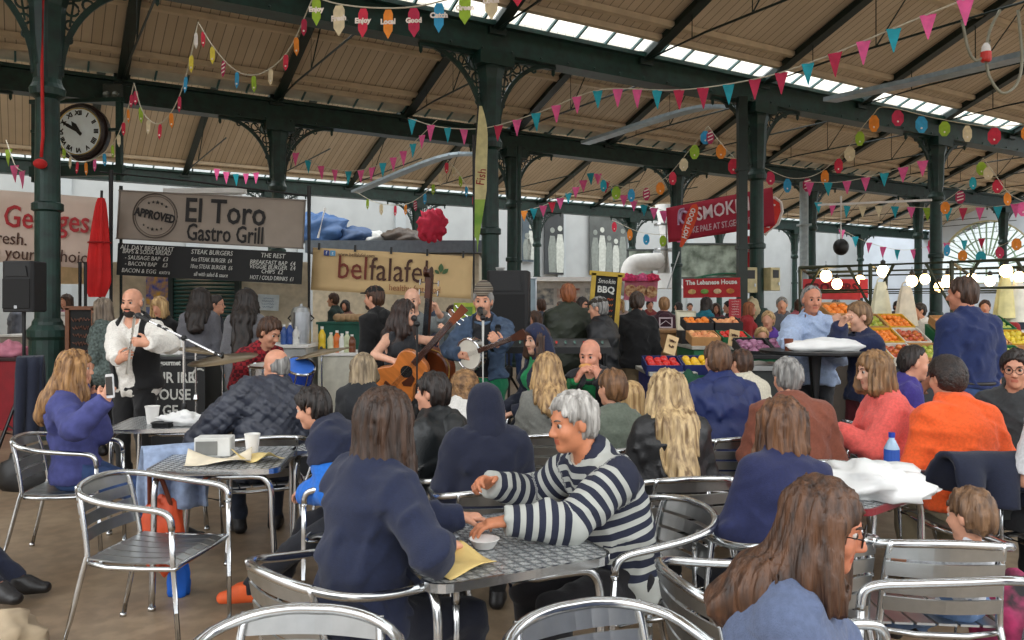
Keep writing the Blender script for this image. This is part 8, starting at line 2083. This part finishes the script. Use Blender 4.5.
# ---- stall frame with lamps
FR = mat((58, 62, 44), 0.5, 0.3); A0, A1, B0_, B1 = P(800, 0, 11.2), P(1050, 0, 8.9), P(812, 0, 14.5), P(1060, 0, 12.6)
zr = 2.12
def at(u_, v): 
    a = A0.lerp(A1, u_); b = B0_.lerp(B1, u_); q = a.lerp(b, v); return Vector((q.x, q.y, 0))
e = thing('lamp_gantry', 'olive tube frame with lamps over the fruit stall', 'frame')
for u_ in (0.0, 0.33, 0.66, 1.0):
    for v in (0, 1):
        q = at(u_, v); mb = MB(); mb.tube([q, q + Vector((0, 0, zr))], 0.028, 8); obj('post', mb, FR, e)
    mb = MB(); mb.tube([at(u_, 0) + Vector((0, 0, zr)), at(u_, 1) + Vector((0, 0, zr))], 0.025, 8); obj('crossbar', mb, FR, e)
for v in (0, 0.5, 1):
    mb = MB(); mb.tube([at(0, v) + Vector((0, 0, zr)), at(1, v) + Vector((0, 0, zr))], 0.028, 8); obj('rail', mb, FR, e)
    mb = MB(); mb.tube([at(0, v) + Vector((0, 0, zr - 0.32)), at(1, v) + Vector((0, 0, zr - 0.32))], 0.02, 8); obj('rail', mb, FR, e)
for u_ in (0.0, 0.33, 0.66):
    for sg in (0, 1):
        a = at(u_ + 0.33 * sg, 0); b = at(u_ + (0.10 if sg == 0 else 0.23), 0); mb = MB(); mb.tube([a + Vector((0, 0, zr - 0.55)), b + Vector((0, 0, zr))], 0.022, 8); obj('brace', mb, FR, e)
BULB = emis((255, 214, 150), 9)
bl = [(826, 276, 11.0), (837, 284, 12.2), (860, 280, 13.0), (883, 271, 10.8), (912, 281, 11.4), (925, 279, 12.6), (948, 281, 10.6), (972, 279, 11.6), (990, 281, 12.2), (1006, 271, 10.2), (1019, 277, 11.4), (939, 287, 13.2)]
nm_ = ['first', 'second', 'third', 'fourth', 'fifth', 'sixth', 'seventh', 'eighth', 'ninth', 'tenth', 'eleventh', 'twelfth']
for i, (a, b, Y) in enumerate(bl):
    q = P(a, b, Y); e = thing('hanging_bulb', '%s lit bulb of the fruit stall counted from the left' % nm_[i] if i < 11 else 'lit bulb hanging lowest over the tall man in blue', 'lamp', tuple(q), 0, 'lit bulbs over the fruit stall')
    mb = MB(); mb.ball((0, 0, 0), (0.075, 0.075, 0.085), 14, 10); obj('bulb', mb, BULB, e, smooth=True); mb = MB(); mb.lathe([(0.03, 0.075), (0.034, 0.13), (0.012, 0.15)], 10); obj('socket', mb, BLACK, e); mb = MB(); mb.tube([(0, 0, 0.15), (0, 0, max(zr - q.z, 0.2))], 0.006, 5); obj('flex', mb, BLACK, e)
s = Sign('banner', 'red grocers banner behind the fruit stall frame', 'banner', (803, 279, 14.0), (860, 279, 13.4), (803, 299, 14.0), mat((196, 60, 66), 0.7), 0.03); s.text('lettering', 'GROCERS', 0.2, 0, 0.02, mat((96, 24, 32), 0.7), 1.0, bold=0.008)
s = Sign('flag_panel', 'small red panel hung at the front of the fruit stall', 'sign', (860, 279, 12.6), (868, 279, 12.6), (860, 298, 12.6), mat((206, 54, 60), 0.7))
for i, (a, b, Y, c_, lb) in enumerate(((881, 322, 10.3, (228, 222, 190), 'white carrier bag hanging behind the fruit bank'), (906, 326, 10.0, (220, 206, 180), 'cream paper bag standing left of the tall man'), (1005, 318, 10.2, (226, 214, 150), 'pale yellow bag hanging at the right fruit bank'), (1018, 322, 10.2, (230, 226, 210), 'white bag at the far right of the fruit stall'))):
    q = P(a, b, Y); hh = 40 * Y / 800; e = thing('carrier_bag', lb, 'bag', (q.x, q.y, max(q.z, 1.2))); mb = MB()
    mb.grid(lambda u_, v: ((0.05 + 0.09 * (1 - v) ** 0.7) * math.cos(2 * PI * u_) * (1 + 0.12 * math.sin(9 * u_ * 2 * PI)), (0.04 + 0.06 * (1 - v)) * math.sin(2 * PI * u_), hh * v), 30, 8); obj('bag', mb, mat(c_, 0.5), e, smooth=True); mb = MB(); mb.tube(arc((0, 0, hh), 0.05, 0, PI, 8, (1, 0, 0), (0, 0, 1)), 0.008, 5); obj('handle', mb, mat(c_, 0.5), e)
q = P(841, 247, 18); e = thing('hanging_speaker', 'round black speaker hanging on a white rod above the fruit stall', 'speaker', tuple(q)); mb = MB(); mb.ball((0, 0, 0), (0.17, 0.17, 0.19), 16, 10); obj('globe', mb, BLACK, e, smooth=True); mb = MB(); mb.tube([(0, 0, 0.18), (0, 0, 1.15)], 0.025, 8); obj('rod', mb, WHITE, e)
mb = MB(); mb.bar(P(818, 205, 20), P(932, 200, 18.6), 0.05, 0.05); tag(obj('strip_light_rail', mb, WHITE, None), 'white rail crossing above the fruit stall', 'rail')
# paper bag carried by the tall man
q = P(988, 392, 6.1); e = thing('paper_bag', 'tan paper bag carried by the tall man in dark blue', 'bag', (q.x, q.y, q.z - 0.1), 0.3); mb = MB(); mb.box((0, 0, 0), (0.2, 0.1, 0.28)); obj('bag', mb, mat((206, 170, 120), 0.8), e, bevel=0.01)
for y in (-0.05, 0.05): mb = MB(); mb.tube(arc((0, y, 0.14), 0.05, 0, PI, 8, (1, 0, 0), (0, 0, 1)), 0.004, 5); obj('handle', mb, mat((180, 140, 96), 0.8), e)
# more market stalls in the distance
for (a, b, Y, h_, c_, lb) in ((548, 590, 17, 1.0, (150, 150, 146), 'far pale counter past the green wax coat'), (618, 660, 15.5, 1.05, (120, 60, 60), 'far dark red counter behind the black-topped man'), (770, 800, 14, 1.0, (110, 90, 70), 'far brown counter left of the fruit stall'), (800, 862, 13.0, 1.1, (150, 60, 60), 'far red counter under the grocers banner'), (0, 60, 13.5, 1.1, (150, 140, 130), 'far pale counter behind the left column'), (880, 1040, 15.5, 1.1, (90, 100, 90), 'far green counter at the back of the fruit stall')):
    counter(lb, a, b, Y, h_, 0.7, mat(c_, 0.7), WHITE)
